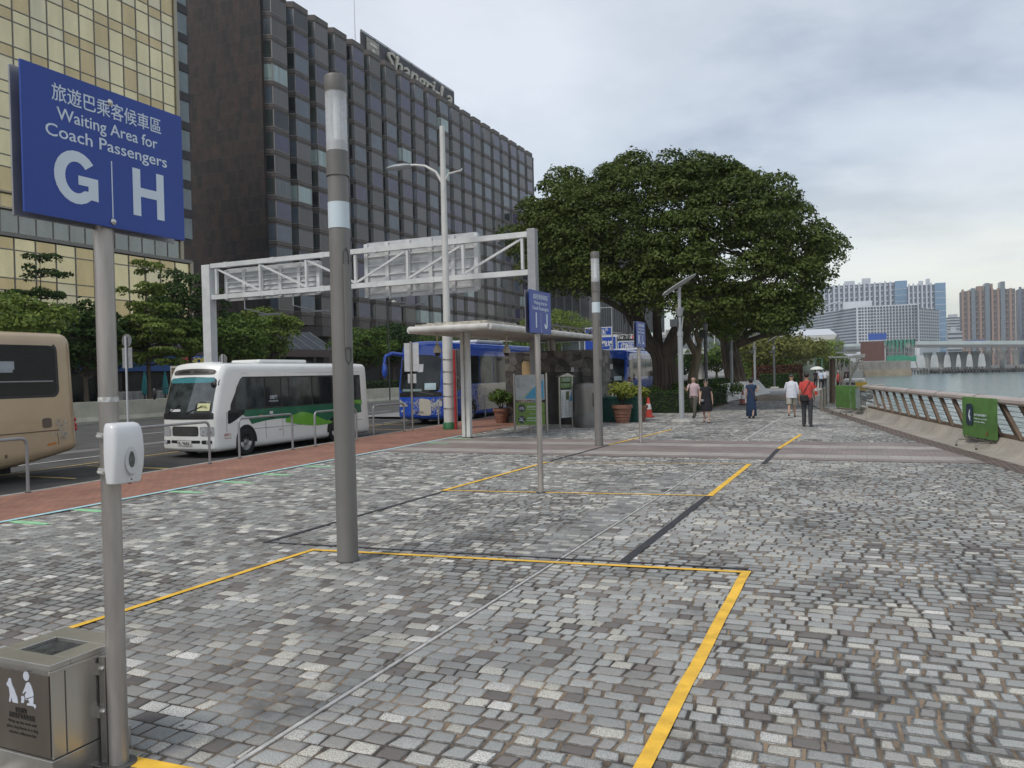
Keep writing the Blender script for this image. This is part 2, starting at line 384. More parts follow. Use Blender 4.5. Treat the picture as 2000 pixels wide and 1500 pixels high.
# crossing band of pinkish pavers
bnd = MB(); pink = Mbrick('band_brick', (.27,.222,.20), (.225,.185,.17), (.12,.10,.09), .21, .105, .006, rough=.6)
slab = Mbrick('band_slab', (.37,.34,.31), (.33,.305,.28), (.25,.23,.20), .42, .55, .008, off=0., rough=.6)
yb = [BAND[0], 18.35, 19.05, 20.6, 21.3, BAND[1]]
for i, (a, b_) in enumerate(zip(yb, yb[1:])):
    nseg = 8
    for k in range(nseg):
        def X_(t, y): return interp(BLUE, y)*(1-t)+edge_x(y)*t
        t0, t1 = k/nseg, (k+1)/nseg
        bnd.quad((X_(t0,a), a, 0), (X_(t1,a), a, 0), (X_(t1,b_), b_, 0), (X_(t0,b_), b_, 0), 1 if i in (1,) else (1 if i == 3 else 0))
bnd.build('crossing_path', [pink, slab], kind='structure')
# slotted joint running along the promenade
g = MB(); g.box(-2.983, -2.955, -2, 17.9, -.01, .003, 0); g.box(-2.987, -2.984, -2, 17.9, -.02, -.001, 1)
g.box(-3.5, -3.03, 7.6, 15, -.006, -.0022, 2)
g.build('drainage_joint_path', [M('joint_steel', (.46,.45,.43), .6, .1, var=.3, scale=9), M('slot_dark', (.03,.026,.022), .9), M('smooth_grey', (.25,.25,.25), .8, var=.25, scale=3, bump=.3)], kind='structure')
g = MB(); g.box(-3.1, -3.04, 22.4, 34, -.004, .004, 0); g.build('kerb_line_path', MATS['joint_steel'], kind='structure')
# brick pavement, kerb, road
brickm = Mbrick('red_brick_paving', (.335,.158,.105), (.26,.125,.088), (.16,.10,.075), .21, .105, .007, var=.3, axes='yx')
strip('brick_pavement', lambda y: interp(KERB, y)+.15, lambda y: interp(BLUE, y), frange(-20, 34, 2), -.003, brickm)
kb = MB(); ys = frange(-20, 60, 2)
for a, b_ in zip(ys, ys[1:]):
    xa, xb = interp(KERB, a), interp(KERB, b_)
    kb.add([(xa,a,-.13),(xa+.15,a,-.13),(xa+.15,a,0),(xa,a,0),(xb,b_,-.13),(xb+.15,b_,-.13),(xb+.15,b_,0),(xb,b_,0)], [(0,4,7,3),(3,7,6,2),(1,2,6,5)])
kb.build('kerb', M('kerb_concrete', (.30,.285,.26), .85, var=.35, scale=3, bump=.3), kind='structure')
road = MB(); road.quad((-39.2,-40,-.13), (-12,-40,-.13), (-12,420,-.13), (-39.2,420,-.13))
road.build('road', M('asphalt', (.085,.083,.08), .88, var=.35, scale=.9, bump=.5, bscale=120), kind='structure')
bay = MB(); bay.add([(interp(KERB,y)-d, y, -.126) for y in (-20,10,40,60) for d in (0,3.6)], [(2*i, 2*i+2, 2*i+3, 2*i+1) for i in range(3)])
bay.build('coach_bay_road', M('bay_asphalt', (.042,.041,.04), .8, var=.4, scale=1.2, bump=.5, bscale=120), kind='structure')
lanes = MB()
lanes.quad((-22.5,-20,-.1215), (-21.7,-20,-.1215), (-22.9,90,-.1215), (-23.7,90,-.1215))
for y in frange(-10, 120, 7): lanes.box(-30.5, -30.38, y, y+3, -.1265, -.1215)
lanes.build('traffic_lane_road', M('worn_lane', (.17,.16,.15), .85, var=.2, scale=2), kind='structure')
ym = M('road_yellow', (.55,.40,.14), .7, var=.3, scale=9); wm = M('road_white', (.6,.6,.57), .7, var=.25, scale=9)
mk = MB()
def gline(b, p, q, w, z, mat=0):
    p, q = Vector((p[0], p[1], z)), Vector((q[0], q[1], z)); d = (q-p).normalized(); n = Vector((-d.y, d.x, 0))*w/2
    b.quad(p+n, p-n, q-n, q+n, mat)
for a, b_ in (((-18.3,8),(-21.3,60)), ((-17.9,12.2),(-16,12.2)), ((-18.2,14.2),(-15.3,14.2)), ((-18.3,9),(-15.2,9)), ((-20.5,27),(-16.4,27)), ((-20.6,30),(-16.6,30))): gline(mk, a, b_, .1, -.115)
mk.build('yellow_road_marking', ym, kind='structure')
mk = MB()
for y in (4, 13, 22, 31): gline(mk, (-20.2, y), (-20.3, y+4), .12, -.113)
for y in frange(0, 100, 8): gline(mk, (-27, y), (-27.1, y+4), .12, -.113)
gline(mk, (-37.7, -20), (-37.7, 120), .12, -.113)
mk.build('white_road_marking', wm, kind='structure')
fp = MB(); fp.quad((-120,-60,0), (-39.2,-60,0), (-39.2,420,0), (-120,420,0)); fp.quad((-39.2,-60,-.13), (-39.2,420,-.13), (-39.2,420,0), (-39.2,-60,0))
fp.build('far_pavement', Mbrick('far_tiles', (.27,.25,.23), (.22,.21,.2), (.1,.1,.1), .4, .4, .01), kind='structure')
# painted line between setts and brick
pl = MB(); ys = frange(-10, 23.3, 1)
for a, b_ in zip(ys, ys[1:]):
    pl.quad((interp(BLUE,a)-.05,a,.005), (interp(BLUE,a)+.07,a,.005), (interp(BLUE,b_)+.07,b_,.005), (interp(BLUE,b_)-.05,b_,.005))
tag(pl.build('painted_line', M('pale_blue_paint', (.40,.64,.70), .6, var=.25, scale=8)), 'long pale blue line painted between the setts and the red brick', 'painted line')
for (u, v), lab in zip(((10,1018),(150,996),(352,961),(437,941),(505,926),(607,911),(870,866),(925,857)), ('cut by the left photo edge below the tan coach', 'second from the left photo edge, before the near post', 'just right of the near sign post', 'second right of the near sign post', 'third right of the near sign post', 'nearest the left side of the big lamp column', 'on the brick band left of the shelter post', 'at the foot of the white shelter post')):
    p = gp(u, v); d = MB()
    pts = [(-.06,-.04),(.5,-.07),(.95,-.03),(1.0,.05),(.45,.09),(-.02,.07)]
    d.prism(pts, (interp(BLUE,p.y)+.16, p.y, .003), X1*.75, Y1*1.1, .003)
    tag(d.build('paint_dash', M('mint_paint', (.30,.60,.33), .6, var=.35, scale=14)), 'mint green paint dash '+lab, 'paint dash', 'mint dashes along the blue line')
# floor tape
ty = M('yellow_tape', (.83,.49,.05), .6, var=.26, scale=5, bump=.2, bscale=40); tb = M('black_tape', (.035,.032,.036), .55, var=.3, scale=8, bump=.2)
def tape(name, pts, wds, mat, lab, z=.0075, cat='floor tape', grp='tape strips marking the waiting boxes'):
    b = MB()
    for (p, q), wd in zip(zip(pts, pts[1:]), wds):
        n_ = max(2, int((Vector(q)-Vector(p)).length/.35)); d = (Vector(q)-Vector(p)).normalized(); nn = Vector((-d.y, d.x))
        prev = None
        for i in range(n_+1):
            c = Vector(p).lerp(Vector(q), i/n_) + nn*random.uniform(-.004,.004)
            if i == 0: c -= d*wd/2
            if i == n_: c += d*wd/2
            a, e2 = (c+nn*wd/2), (c-nn*wd/2)
            cur = ((a.x,a.y,z),(e2.x,e2.y,z))
            if prev: b.quad(prev[0], prev[1], cur[1], cur[0])
            prev = cur
        z += .0006
    return tag(b.build(name, mat), lab, cat, grp)
tape('floor_tape', [(-3.52,2.93),(-1.03,3.05),(-1.08,7.86),(-5.8,7.37),(-5.86,4.3)], [.095,.085,.07,.07], ty, 'yellow tape outlining the nearest waiting box round the big lamp column')
tape('floor_tape', [(-2.2,16.84),(-2.23,12.5),(-6.6,11.93),(-6.45,16.3),(-2.2,16.84)], [.095,.06,.085,.035], ty, 'yellow tape outlining the middle waiting box round the I J sign pole')
tape('floor_tape', [(-1.95,20.3),(-1.75,24.6)], [.09], ty, 'short yellow tape strip ahead of the man in the red shirt')
tape('floor_tape', [(-6.3,20.6),(-5.9,26.3)], [.08], ty, 'yellow tape strip passing the foot of the K L sign pole')
tape('floor_tape', [(-2.3,7.98),(-2.25,12.4)], [.10], tb, 'black tape strip joining the near and middle yellow boxes on the right')
tape('floor_tape', [(-6.63,7.55),(-6.55,11.85)], [.07], tb, 'thin black tape strip from behind the big lamp column to the middle box')
tape('floor_tape', [(-1.93,17.0),(-1.95,20.2)], [.095], tb, 'black tape strip crossing the brick band on the right')
tape('floor_tape', [(-6.45,16.6),(-6.3,20.5)], [.07], tb, 'thin black tape strip leading to the far lamp column across the brick band')
tape('floor_tape', [(-6.6,7.56),(-1.1,8.0)], [.05], tb, 'thin black tape running just behind the far yellow edge of the nearest box', z=.0055)
tape('floor_tape', [(-3.9,2.72),(-3.2,2.74)], [.12], tb, 'black tape patch under the foot of the near G H sign post', z=.0055)

# ------------------------------------------------ seawall edge and water
def sweep_edge(name, prof, ys, mat, kind='structure'):
    """profile of (offset outwards from the paving edge, z)"""
    b = MB(); vs = []
    for y in ys:
        for o_, z in prof: vs.append((edge_x(y)+o_, y, z))
    k = len(prof); fs = []
    for i in range(len(ys)-1):
        for j in range(k-1): fs.append((i*k+j, i*k+j+1, (i+1)*k+j+1, (i+1)*k+j))
    b.add(vs, fs); return b.build(name, mat, kind=kind, smooth=True)
YS = frange(-6, 40, 1); YF = frange(40, 420, 10)
sweep_edge('dark_brick_path', [(0,-.002),(.42,-.002)], YS, Mbrick('dark_edge_brick', (.12,.085,.07), (.085,.062,.052), (.2,.17,.14), .21, .105, .008, axes='yx', rough=.7))
conc = Mbrick('edge_concrete', (.34,.31,.265), (.31,.285,.25), (.15,.13,.11), 50, 1.25, .008, off=0., axes='xy', var=.32, rough=.8)
sweep_edge('seawall', [(.42,-.03),(.42,.012),(.80,.02),(.86,.05),(.94,.14),(1.06,.30),(1.34,.30),(1.36,-.6),(1.42,-5)], YS, conc)
sweep_edge('seawall', [(0,-.03),(0,.02),(1.2,.02),(1.3,-5)], YF, conc)
wat = MB(); wat.quad((-30,-300,-3.5), (2600,-300,-3.5), (2600,2600,-3.5), (-30,2600,-3.5))
def water_mat():
    m = bpy.data.materials.new('harbour_water'); m.use_nodes = True; t = m.node_tree; b = t.nodes['Principled BSDF']
    b.inputs['Base Color'].default_value = (.115, .185, .18, 1); b.inputs['Roughness'].default_value = .16; b.inputs['Specular IOR Level'].default_value = .5
    g = t.nodes.new('ShaderNodeNewGeometry'); prev = None
    for s, st, di in ((.14, .9, .5), (.9, .6, .10), (3.5, .4, .03)):
        n = t.nodes.new('ShaderNodeTexNoise'); n.inputs['Scale'].default_value = s; n.inputs['Detail'].default_value = 5; t.links.new(g.outputs['Position'], n.inputs['Vector'])
        bp = t.nodes.new('ShaderNodeBump'); bp.inputs['Strength'].default_value = st; bp.inputs['Distance'].default_value = di
        t.links.new(n.outputs['Fac'], bp.inputs['Height'])
        if prev: t.links.new(prev.outputs[0], bp.inputs['Normal'])
        prev = bp
    t.links.new(prev.outputs[0], b.inputs['Normal']); return m
wat.build('water', water_mat(), kind='structure')
land = MB(); land.quad((-1500,62,-.2), (-23.9,62,-.2), (-23.9,420,-.2), (-1500,420,-.2))
land.box(-1500, -1, 420, 470, -6, -.2); land.box(-1500, 2600, 900, 2500, -6, -.5)
land.quad((-1500,-300,-.2),(-119,-300,-.2),(-119,420,-.2),(-1500,420,-.2))
land.build('ground', M('far_ground', (.2,.2,.19), .9), kind='structure')
# balustrade
bal = thing('balustrade', 'long curving balustrade of slanted brown fins and wires along the seawall', 'railing', (edge_x(20)+1.2, 20, .3))
fin = M('brown_fin', (.135,.095,.065), .65, var=.25, scale=4, bump=.15)
hand = M('handrail_paint', (.40,.345,.315), .55, var=.15, scale=3)
hb = MB(); pts = [Vector((edge_x(y)+1.2, y, 1.09)) for y in frange(-6, 35, .7)]
vs = []; prof = [(-.17,.0),(-.155,.06),(-.09,.10),(0,.115),(.09,.10),(.155,.06),(.17,0),(.12,-.05),(-.12,-.05)]
for i, p in enumerate(pts):
    for a, z in prof: vs.append((p.x+a, p.y, p.z+z))
k = len(prof); hb.add(vs, [(i*k+j, i*k+(j+1) % k, (i+1)*k+(j+1) % k, (i+1)*k+j) for i in range(len(pts)-1) for j in range(k)]+[tuple(range(k)), tuple(range(len(vs)-1, len(vs)-1-k, -1))])
hb.build('handrail', hand, bal, True, smooth=True)
jn = MB()
for y in frange(-5, 34, 3):
    p = Vector((edge_x(y)+1.2, y, 1.09)); jn.tube([p+Vector((a*1.03, 0, z*1.04)) for a, z in prof[:7]], .006, 5)
jn.build('rail_seam', M('seam', (.12,.09,.08), .7), bal, True)
y = -4.
while y < 33.6:
    b = MB(); x0, x1_ = edge_x(y)+1.2, edge_x(y+1.05)+1.2
    lo, hi = Vector((x0, y, .32)), Vector((x1_, y+1.05, 1.09)); d = Vector((0, .29, 0)); t_ = Vector((.04, 0, 0))
    b.add([lo-d-t_, lo-d+t_, lo+d+t_, lo+d-t_, hi-d-t_, hi-d+t_, hi+d+t_, hi+d-t_], [(0,3,2,1),(4,5,6,7),(0,1,5,4),(1,2,6,5),(2,3,7,6),(3,0,4,7)])
    b.build('fin', fin, bal, True, bevel=.006); y += 1.08
br_ = MB(); ps = [Vector((edge_x(y)+1.2, y, .345)) for y in frange(-5.5, 34.5, 1)]
for a, b_ in zip(ps, ps[1:]): br_.bar(a, b_, .1, .07)
br_.build('bottom_rail', fin, bal, True)
wires = M('wire', (.16,.15,.145), .4, .6)
for i in range(6):
    b = MB(); b.tube([Vector((edge_x(y)+1.2, y, .47+.105*i)) for y in frange(-5.5, 34.5, 1)], .007, 5); b.build('wire', wires, bal, True)
# ================================================================== BUILDINGS
def glass_mat(name, col, rough=.12, spec=.6, var=.2, scale=.6, streak=0., metal=0.):
    return M(name, col, rough, metal, var, scale, spec=spec, streak=streak)
# ---- dark hotel with stacked bay windows (plane X = HX, parallel to the promenade)
HX, HY0, HTOP = -71.2, 84.2, 54.0
hotel = thing('hotel', 'large dark brown hotel slab with stacked bay windows and a blank tiled end wall', 'building', (HX, HY0, 0))
tile = Mbrick('brown_tile', (.034,.018,.013), (.009,.007,.007), (.034,.029,.026), 1.05, 1.9, .03, off=.5, rough=.7, var=.75, axes='xz', bump=.2)
dk = M('hotel_dark', (.035,.031,.032), .6, var=.3, scale=.5)
frm = M('hotel_frame', (.098,.082,.074), .55, var=.22, scale=.7)
b = MB(); b.box(HX-32, HX-1.05, HY0, HY0+95, 6, HTOP-.6, 0); b.box(HX-31, HX-2.5, HY0+.5, HY0+95, 0, 6, 1)
b.build('wall', [dk, MATS['hotel_dark']], hotel, True)
b = MB(); b.box(HX-32.2, HX-.9, HY0-.4, HY0, 4, HTOP+4, 0); b.build('end_wall', tile, hotel, True)
b = MB(); b.box(HX-32.2, HX-1.0, HY0+.01, HY0+95, HTOP-.6, HTOP, 0); b.build('roof', frm, hotel, True)
curt = [glass_mat('pane_grey', (.11,.10,.10), .3, var=.16, scale=3, streak=.05), glass_mat('pane_purple', (.065,.057,.105), .12), glass_mat('pane_brown', (.08,.072,.064), .3, var=.18, scale=3, streak=.05),
        glass_mat('pane_dark', (.02,.024,.028), .06), glass_mat('pane_teal', (.30,.38,.37), .22, var=.3, scale=2.6, streak=.05), glass_mat('pane_bluegrey', (.10,.12,.15), .12)]
FH, BP, BW, BD = 3.03, 4.62, 2.95, 1.9
NB, NF = 20, 14
rr = random.Random(3)
def bay_window(b, y, z, near=True):
    """one projecting window: narrow pane towards the camera side, wide pane to the road"""
    x0, x1 = HX-BD, HX; w0 = rr.random()
    mi = rr.choice([1,1,3,1,2,1,5,1,9]) if w0 < .56 else (4 if w0 > .945 else (5 if w0 > .86 else rr.choice([0,0,2])))
    ni = mi if mi == 4 else rr.choice([3,8,8,5,8,9])
    f = 6; D_, S_, W_ = 1.1, .52, 3.52
    def P_(i=0.): return [(HX-D_, y+i*.5), (HX-i, y+S_+i*.4), (HX-i, y+W_-i), (HX-D_, y+W_-i)]
    pr = lambda poly, z0, z1, m: b.prism(poly, (0,0,z0), X1, Y1, z1-z0, m)
    pr(P_(), z, z+.50, f); pr(P_(-.03), z+.50, z+.57, 7); pr(P_(), z+FH-.26, z+FH-.06, f); pr(P_(.09), z+.57, z+FH-.26, f)
    b.box(HX-.06, HX-.01, y+S_+.12, y+W_-.08, z+.60, z+FH-.30, mi)
    b.box(HX-.12, HX+.012, y+S_-.03, y+S_+.07, z+.57, z+FH-.26, 7); b.box(HX-.12, HX+.012, y+W_-.07, y+W_+.0, z+.57, z+FH-.26, 7)
    a0, a1 = Vector((HX-D_, y, 0)), Vector((HX, y+S_, 0)); dd = (a1-a0).normalized(); nn = Vector((dd.y, -dd.x, 0)); q0, q1 = a0+dd*.10+nn*-.03, a1-dd*.10+nn*-.03
    b.prism([(q0.x,q0.y),(q1.x,q1.y),(q1.x-nn.x*.03,q1.y-nn.y*.03),(q0.x-nn.x*.03,q0.y-nn.y*.03)], (0,0,z+.60), X1, Y1, FH-.90, ni)
    b.bar((q0.x+nn.x*.01, q0.y+nn.y*.01, z+.86), (q1.x+nn.x*.01, q1.y+nn.y*.01, z+.86), .03, .05, f)
mlist = curt+[frm, M('hotel_sill', (.27,.25,.24), .5), glass_mat('pane_green', (.05,.06,.056), .12, var=.35, scale=3, streak=.05), glass_mat('pane_slate', (.085,.10,.11), .15, var=.25, scale=3, streak=.05)]
cells = sorted([(HY0+.15+i*BP, 10.9+j*FH, i+abs(j-5)*.35) for i in range(NB) for j in range(NF)], key=lambda c: c[2])
rest = MB()
for n_, (y, z, _) in enumerate(cells):
    if n_ < 100: b = MB(); bay_window(b, y, z); b.build('bay_window', mlist, hotel, True)
    else: bay_window(rest, y, z)
rest.build('bay_window', mlist, hotel, True, kind='stuff')
for i in range(NB):
    caps = MB(); y = HY0+.15+i*BP; caps.prism([(HX-1.2,y-.1),(HX+.07,y+.47),(HX+.07,y+3.6),(HX-1.2,y+3.6)], (0,0,10.9+NF*FH-.05), X1, Y1, .8) if True else caps.box(HX-BD-.1, HX+.06, y-.06, y+BW+.06, 10.9+NF*FH-.05, 10.9+NF*FH+.75, 0); caps.build('bay_cap', frm, hotel, True); caps = MB(); caps.prism([(HX-1.0,y+.1),(HX-.1,y+.6),(HX-.1,y+3.4),(HX-1.0,y+3.4)], (0,0,9.6), X1, Y1, 1.3); caps.build('bay_soffit', frm, hotel, True)
pod = MB(); pod.box(HX-30, HX+6, HY0+2, HY0+93, 7.6, 8.9, 0); pod.box(HX-30, HX+3, HY0+4, HY0+91, 0, 7.6, 1)
for i in range(14): pod.box(HX+4.6, HX+5.4, HY0+4+i*6.6, HY0+4.8+i*6.6, 0, 7.6, 0)
pod.build('podium', [M('podium_stone', (.07,.06,.055), .5), dk], hotel, True)
text('Arcades', .9, M('lit_white', (.7,.7,.7), .4), hotel, (HX+6.05, HY0+9, 8.2), Y1, Z1, world=True)
# rooftop sign: dark band with pale script, standing behind the bays
hs = thing('rooftop_sign', 'dark rooftop sign band with raised cream script letters on the hotel', 'sign', (HX-3, 126, HTOP))
b = MB(); b.box(HX-3.4, HX-3, 110.5, 142.5, HTOP, HTOP+4.6, 0)
for i in range(9): b.bar((HX-3.2, 110.5+i*4, HTOP-.5), (HX-3.2, 110.5+i*4, HTOP+4.9), .15, .15, 1)
b.bar((HX-3.2, 110.5, HTOP+4.9), (HX-3.2, 142.5, HTOP+4.9), .1, .1, 1)
b.build('sign_band', [M('sign_dark', (.03,.03,.035), .5), M('sign_frame', (.08,.08,.08), .5)], hs, True)
cream = M('cream_letter', (.50,.47,.40), .5, var=.15)
text('Shangri-La', 3.0, cream, hs, (HX-2.98, 129, HTOP+2.5), Y1, Z1, width=24, depth=.35, bold=.012, shear=.28, world=True)
b = MB(); b.box(HX-2.98, HX-2.8, 111.6, 115.2, HTOP+.7, HTOP+4.1, 0)
b.build('emblem_plate', M('emblem', (.33,.31,.27), .6, var=.3, scale=3), hs, True)
b = MB(); b.prism([(0,0),(.7,.3),(1.4,1.3),(2.1,.3),(2.8,0),(2.8,-.35),(0,-.35)], (HX-2.8, 112, HTOP+1.5), Y1, Z1, .1); b.prism([(0,0),(2.2,0),(1.9,.5),(.3,.5)], (HX-2.8, 112.3, HTOP+3.0), Y1, Z1, .1)
b.build('emblem', M('emblem_light', (.6,.57,.5), .5), hs, True)
b = MB(); b.cyl((HX-4, 110, HTOP), (HX-4, 110, HTOP+13), .07, .03, 6)
tag(b.build('roof_mast', M('mast_grey', (.4,.4,.42), .5)), 'thin mast rising from the hotel roof beside its sign band', 'mast')

# ---- gold mirror-glass block
GX = -62.0
gold_b = thing('office_block', 'gold mirror glass office block at the left edge of the view', 'building', (GX, 40, 0))
def gold_glass(name, col, rough):
    m = M(name, col, rough, .75, .14, .5, streak=.25)
    t = m.node_tree; b = t.nodes['Principled BSDF']; tcn = t.nodes.new('ShaderNodeTexCoord'); n = t.nodes.new('ShaderNodeTexNoise'); n.inputs['Scale'].default_value = .8; n.inputs['Detail'].default_value = 2
    t.links.new(tcn.outputs['Object'], n.inputs['Vector']); bp = t.nodes.new('ShaderNodeBump'); bp.inputs['Strength'].default_value = .5; bp.inputs['Distance'].default_value = .06
    t.links.new(n.outputs['Fac'], bp.inputs['Height']); t.links.new(bp.outputs[0], b.inputs['Normal']); return m
gg = [gold_glass('gold_a', (.70,.60,.36), .24), gold_glass('gold_b', (.66,.585,.39), .28), gold_glass('gold_c', (.56,.44,.24), .24), gold_glass('blue_band', (.27,.275,.25), .2)]
mull = M('mullion', (.20,.19,.17), .45, .3, var=.2)
b = MB(); b.box(GX-30, GX-.2, -30, 59.4, 6, 60, 0); b.build('wall', [dk], gold_b, True)
PODZ = 15.4
b = MB(); b.box(GX-28, GX+1.8, -30, 58.6, 5.2, 13.5, 0); b.box(GX-28, GX+2.2, -30, 58.8, 13.5, 13.8, 1); b.build('podium', [dk, mull], gold_b, True)
# panes: (y0,y1,z0,z1,plane x)
panes = []
def rows(zs, x, ylist):
    for (z0, z1, kind) in zs:
        for y0, y1 in ylist: panes.append((y0, y1, z0, z1, x, kind))
pw = 1.5
tower_y = [(59.4-(i+1)*pw, 59.4-i*pw) for i in range(34)]
zz = []; z = 17.4
while z < 52: zz += [(z, z+2.0, 0), (z+2.0, z+2.95, 1)]; z += 2.95
rows(zz, GX, tower_y)
rows([(13.9, 16.0, 3), (16.1, 17.3, 1)], GX, tower_y)
pod_y = [(58.6-(i+1)*1.75, 58.6-i*1.75) for i in range(26)]
rows([(12.5,13.45,1),(10.3,12.5,0),(9.35,10.3,1),(7.15,9.35,0),(6.2,7.15,1),(5.3,6.2,3)], GX+2.0, pod_y)
panes.sort(key=lambda p: abs(p[0]-47)+abs((p[2]+p[3])/2-22)*1.1)
rest = MB(); rr = random.Random(9)
def pane(b, p):
    y0, y1, z0, z1, x, kind = p; g_ = 3 if kind == 3 else (rr.choice([0,0,1,1,2]) if kind == 0 else rr.choice([0,1,2,2]))
    b.box(x-.12, x+.0, y0+.045, y1-.045, z0+.05, z1-.05, g_)
    # rounded dark gasket showing as a thin raised frame
    b.box(x-.1, x+.06, y0-.035, y0+.035, z0, z1, 4); b.box(x-.1, x+.05, y0+.035, y1-.035, z0-.04, z0+.04, 4)
for n_, p in enumerate(panes):
    if n_ < 100: b = MB(); pane(b, p); b.build('window', gg+[mull], gold_b, True)
    else: pane(rest, p)
rest.build('window', gg+[mull], gold_b, True, kind='stuff')
b = MB(); b.box(GX-.3, GX+.15, 59.4, 59.8, 13.9, 60, 0); b.box(GX+1.7, GX+2.15, 58.6, 59.0, 5.1, 13.7, 0); b.box(GX-.1, GX+.35, -30, 59.6, 16.0, 16.15, 0); b.box(GX-.1, GX+.35, -30, 59.6, 17.28, 17.42, 0)
b.build('corner_trim', M('trim_gold', (.35,.31,.23), .4, .4), gold_b, True)
# dark ribbon windows on the tower flank
b = MB()
for i in range(12): b.box(GX-9, GX-.5, 59.4, 61.6, 16.5+i*2.95, 18.6+i*2.95, 0); b.box(GX-9, GX-.4, 59.4, 61.7, 18.6+i*2.95, 19.45+i*2.95, 1)
b.build('side_window', [glass_mat('flank_glass', (.16,.20,.21), .15), dk], gold_b, True)
# arcade: sloping glass canopy, blue fascia, dark shopfronts
arc = thing('shop_arcade', 'dark shop arcade with sloping glass canopy and blue fascia below the gold block', 'shop', (-54, 50, 0))
b = MB(); b.box(-58.3, -56, -20, 74, 0, 5.6, 0); b.build('shopfront', M('shop_dark', (.022,.02,.02), .25, var=.6, scale=.4), arc, True)
b = MB(); b.box(-56, -54.2, -20, 74, 4.35, 5.1, 0); b.build('canopy_beam', M('canopy_brown', (.12,.085,.075), .6), arc, True)
b = MB(); b.prism([(0,0),(3.5,2.3),(3.5,2.4),(0,.1)], (-54.4, 74, 5.1), -X1, Z1, .0001)
b = MB()
for i in range(46):
    y0 = -18+i*2; b.quad((-54.3,y0,5.12), (-54.3,y0+1.9,5.12), (-57.9,y0+1.9,7.3), (-57.9,y0,7.3), 0); b.bar((-54.3,y0+1.95,5.16), (-57.9,y0+1.95,7.34), .09, .1, 1)
b.build('glass_canopy', [glass_mat('canopy_glass', (.10,.11,.12), .2), M('canopy_rib', (.33,.32,.32), .5)], arc, True)
b = MB(); b.box(-54.19, -54.05, 41.5, 57.5, 2.95, 4.3, 0); b.build('fascia', M('fascia_blue', (.02,.085,.27), .4), arc, True)
ov = MB()
for dy, c in ((0,0),(1.15,1),(2.2,2)): ov.ell((-54.0, 52.2+dy, 3.75), (.06,.8,.5), 14, 8, c)
ov.build('fascia_emblem', [M('em_red',(.45,.05,.04),.4), M('em_blue',(.05,.10,.35),.4), M('em_green',(.10,.32,.08),.4)], arc, True)
text('HOP', .62, M('fascia_letter', (.75,.62,.15), .4), arc, (-53.9, 53.3, 3.75), Y1, Z1, world=True, bold=.03, depth=.08)
for y in (-10,-2,6,14,22,30,38,46,54,62,70): b = MB(); b.box(-54.6, -54.25, y, y+.35, 0, 4.35); b.build('arcade_column', M('column_dark', (.05,.045,.042), .5), arc, True)
for u, lab in ((241,'left'),(271,'middle'),(312,'right')):
    p = onx(u, 770, -53); b = MB(); b.box(p.x-.35, p.x+.35, p.y-.45, p.y+.45, .25, 1.35, 0); b.box(p.x-.3, p.x+.3, p.y-.4, p.y+.4, .0, .25, 2)
    for k in range(6): b.box(p.x+.35, p.x+.37, p.y-.36, p.y+.36, .38+k*.15, .43+k*.15, 1)
    tag(b.build('air_conditioner', [M('ac_white', (.52,.52,.5), .5), M('ac_grille', (.2,.2,.2), .6), dk], None), lab+' of three pale cabinet units in front of the dark arcade', 'cabinet unit', 'cabinets before the arcade')
for u, lab in ((283,'left'),(323,'right')):
    p = onx(u, 760, -52.6); um = thing('closed_umbrella', 'furled turquoise cafe umbrella, the '+lab+' one before the dark arcade', 'umbrella', (p.x,p.y,0), 0, 'furled umbrellas before the arcade')
    b = MB(); b.lathe([(.04,1.0),(.22,1.15),(.26,1.5),(.16,2.3),(.05,2.9)], n=8); b.build('canopy', M('turquoise', (.05,.28,.30), .8, var=.3), um)
    b = MB(); b.cyl((0,0,0),(0,0,1.1),.04); b.lathe([(.3,0),(.3,.06),(.06,.1)], n=12); b.build('pole', dk, um)

# ---- building further along: dark glazed block and grey ribbed tower
rb = thing('ribbed_building', 'grey building of tall narrow ribbed panels behind the banyan trunk', 'building', (-60, 190, 0))
b = MB(); b.box(-95, -60, 182, 260, 0, 42, 0); b.build('wall', M('ribbed_wall', (.085,.09,.095), .45, var=.35, scale=.15), rb, True)
b = MB()
for i in range(38): b.box(-60, -59.5, 182+i*2.05, 182.25+i*2.05, 0, 42)
for i in range(17): b.box(-95+i*2.05, -94.75+i*2.05, 181.5, 182, 0, 42)
b.build('rib', M('rib_grey', (.17,.175,.18), .45), rb, True)
b = MB()
for j in range(3): b.box(-60, -59.3, 182, 260, 12+j*12, 12.4+j*12)
b.build('ledge', M('rib_grey'), rb, True)
# elevated walkway crossing behind the trees
fb = thing('footbridge', 'long white covered footbridge crossing behind the big banyan trunk', 'footbridge', (-30, 118, 0))
b = MB(); b.box(-70, 2-12, 116, 120, 4.3, 5.1, 0); b.build('deck', M('bridge_white', (.55,.56,.55), .6, var=.12), fb, True)
b = MB(); b.box(-70, -10, 115.8, 120.2, 7.2, 7.6, 0); b.build('roof', M('bridge_white'), fb, True)
b = MB(); b.box(-69, -11, 116.2, 116.3, 5.1, 7.2, 0); b.build('glazing', glass_mat('walk_glass', (.14,.17,.18), .15), fb, True)
b = MB()
for i in range(21): b.box(-69+i*2.9, -68.85+i*2.9, 116.05, 116.2, 5.1, 7.2)
b.build('mullion', M('bridge_white'), fb, True)
for x in (-62, -48, -34, -22, -13):
    b = MB(); b.cyl((x,118,-.1),(x,118,4.3),.45,.45,16); b.build('column', M('pier_grey', (.38,.37,.35), .8, var=.2), fb, True)

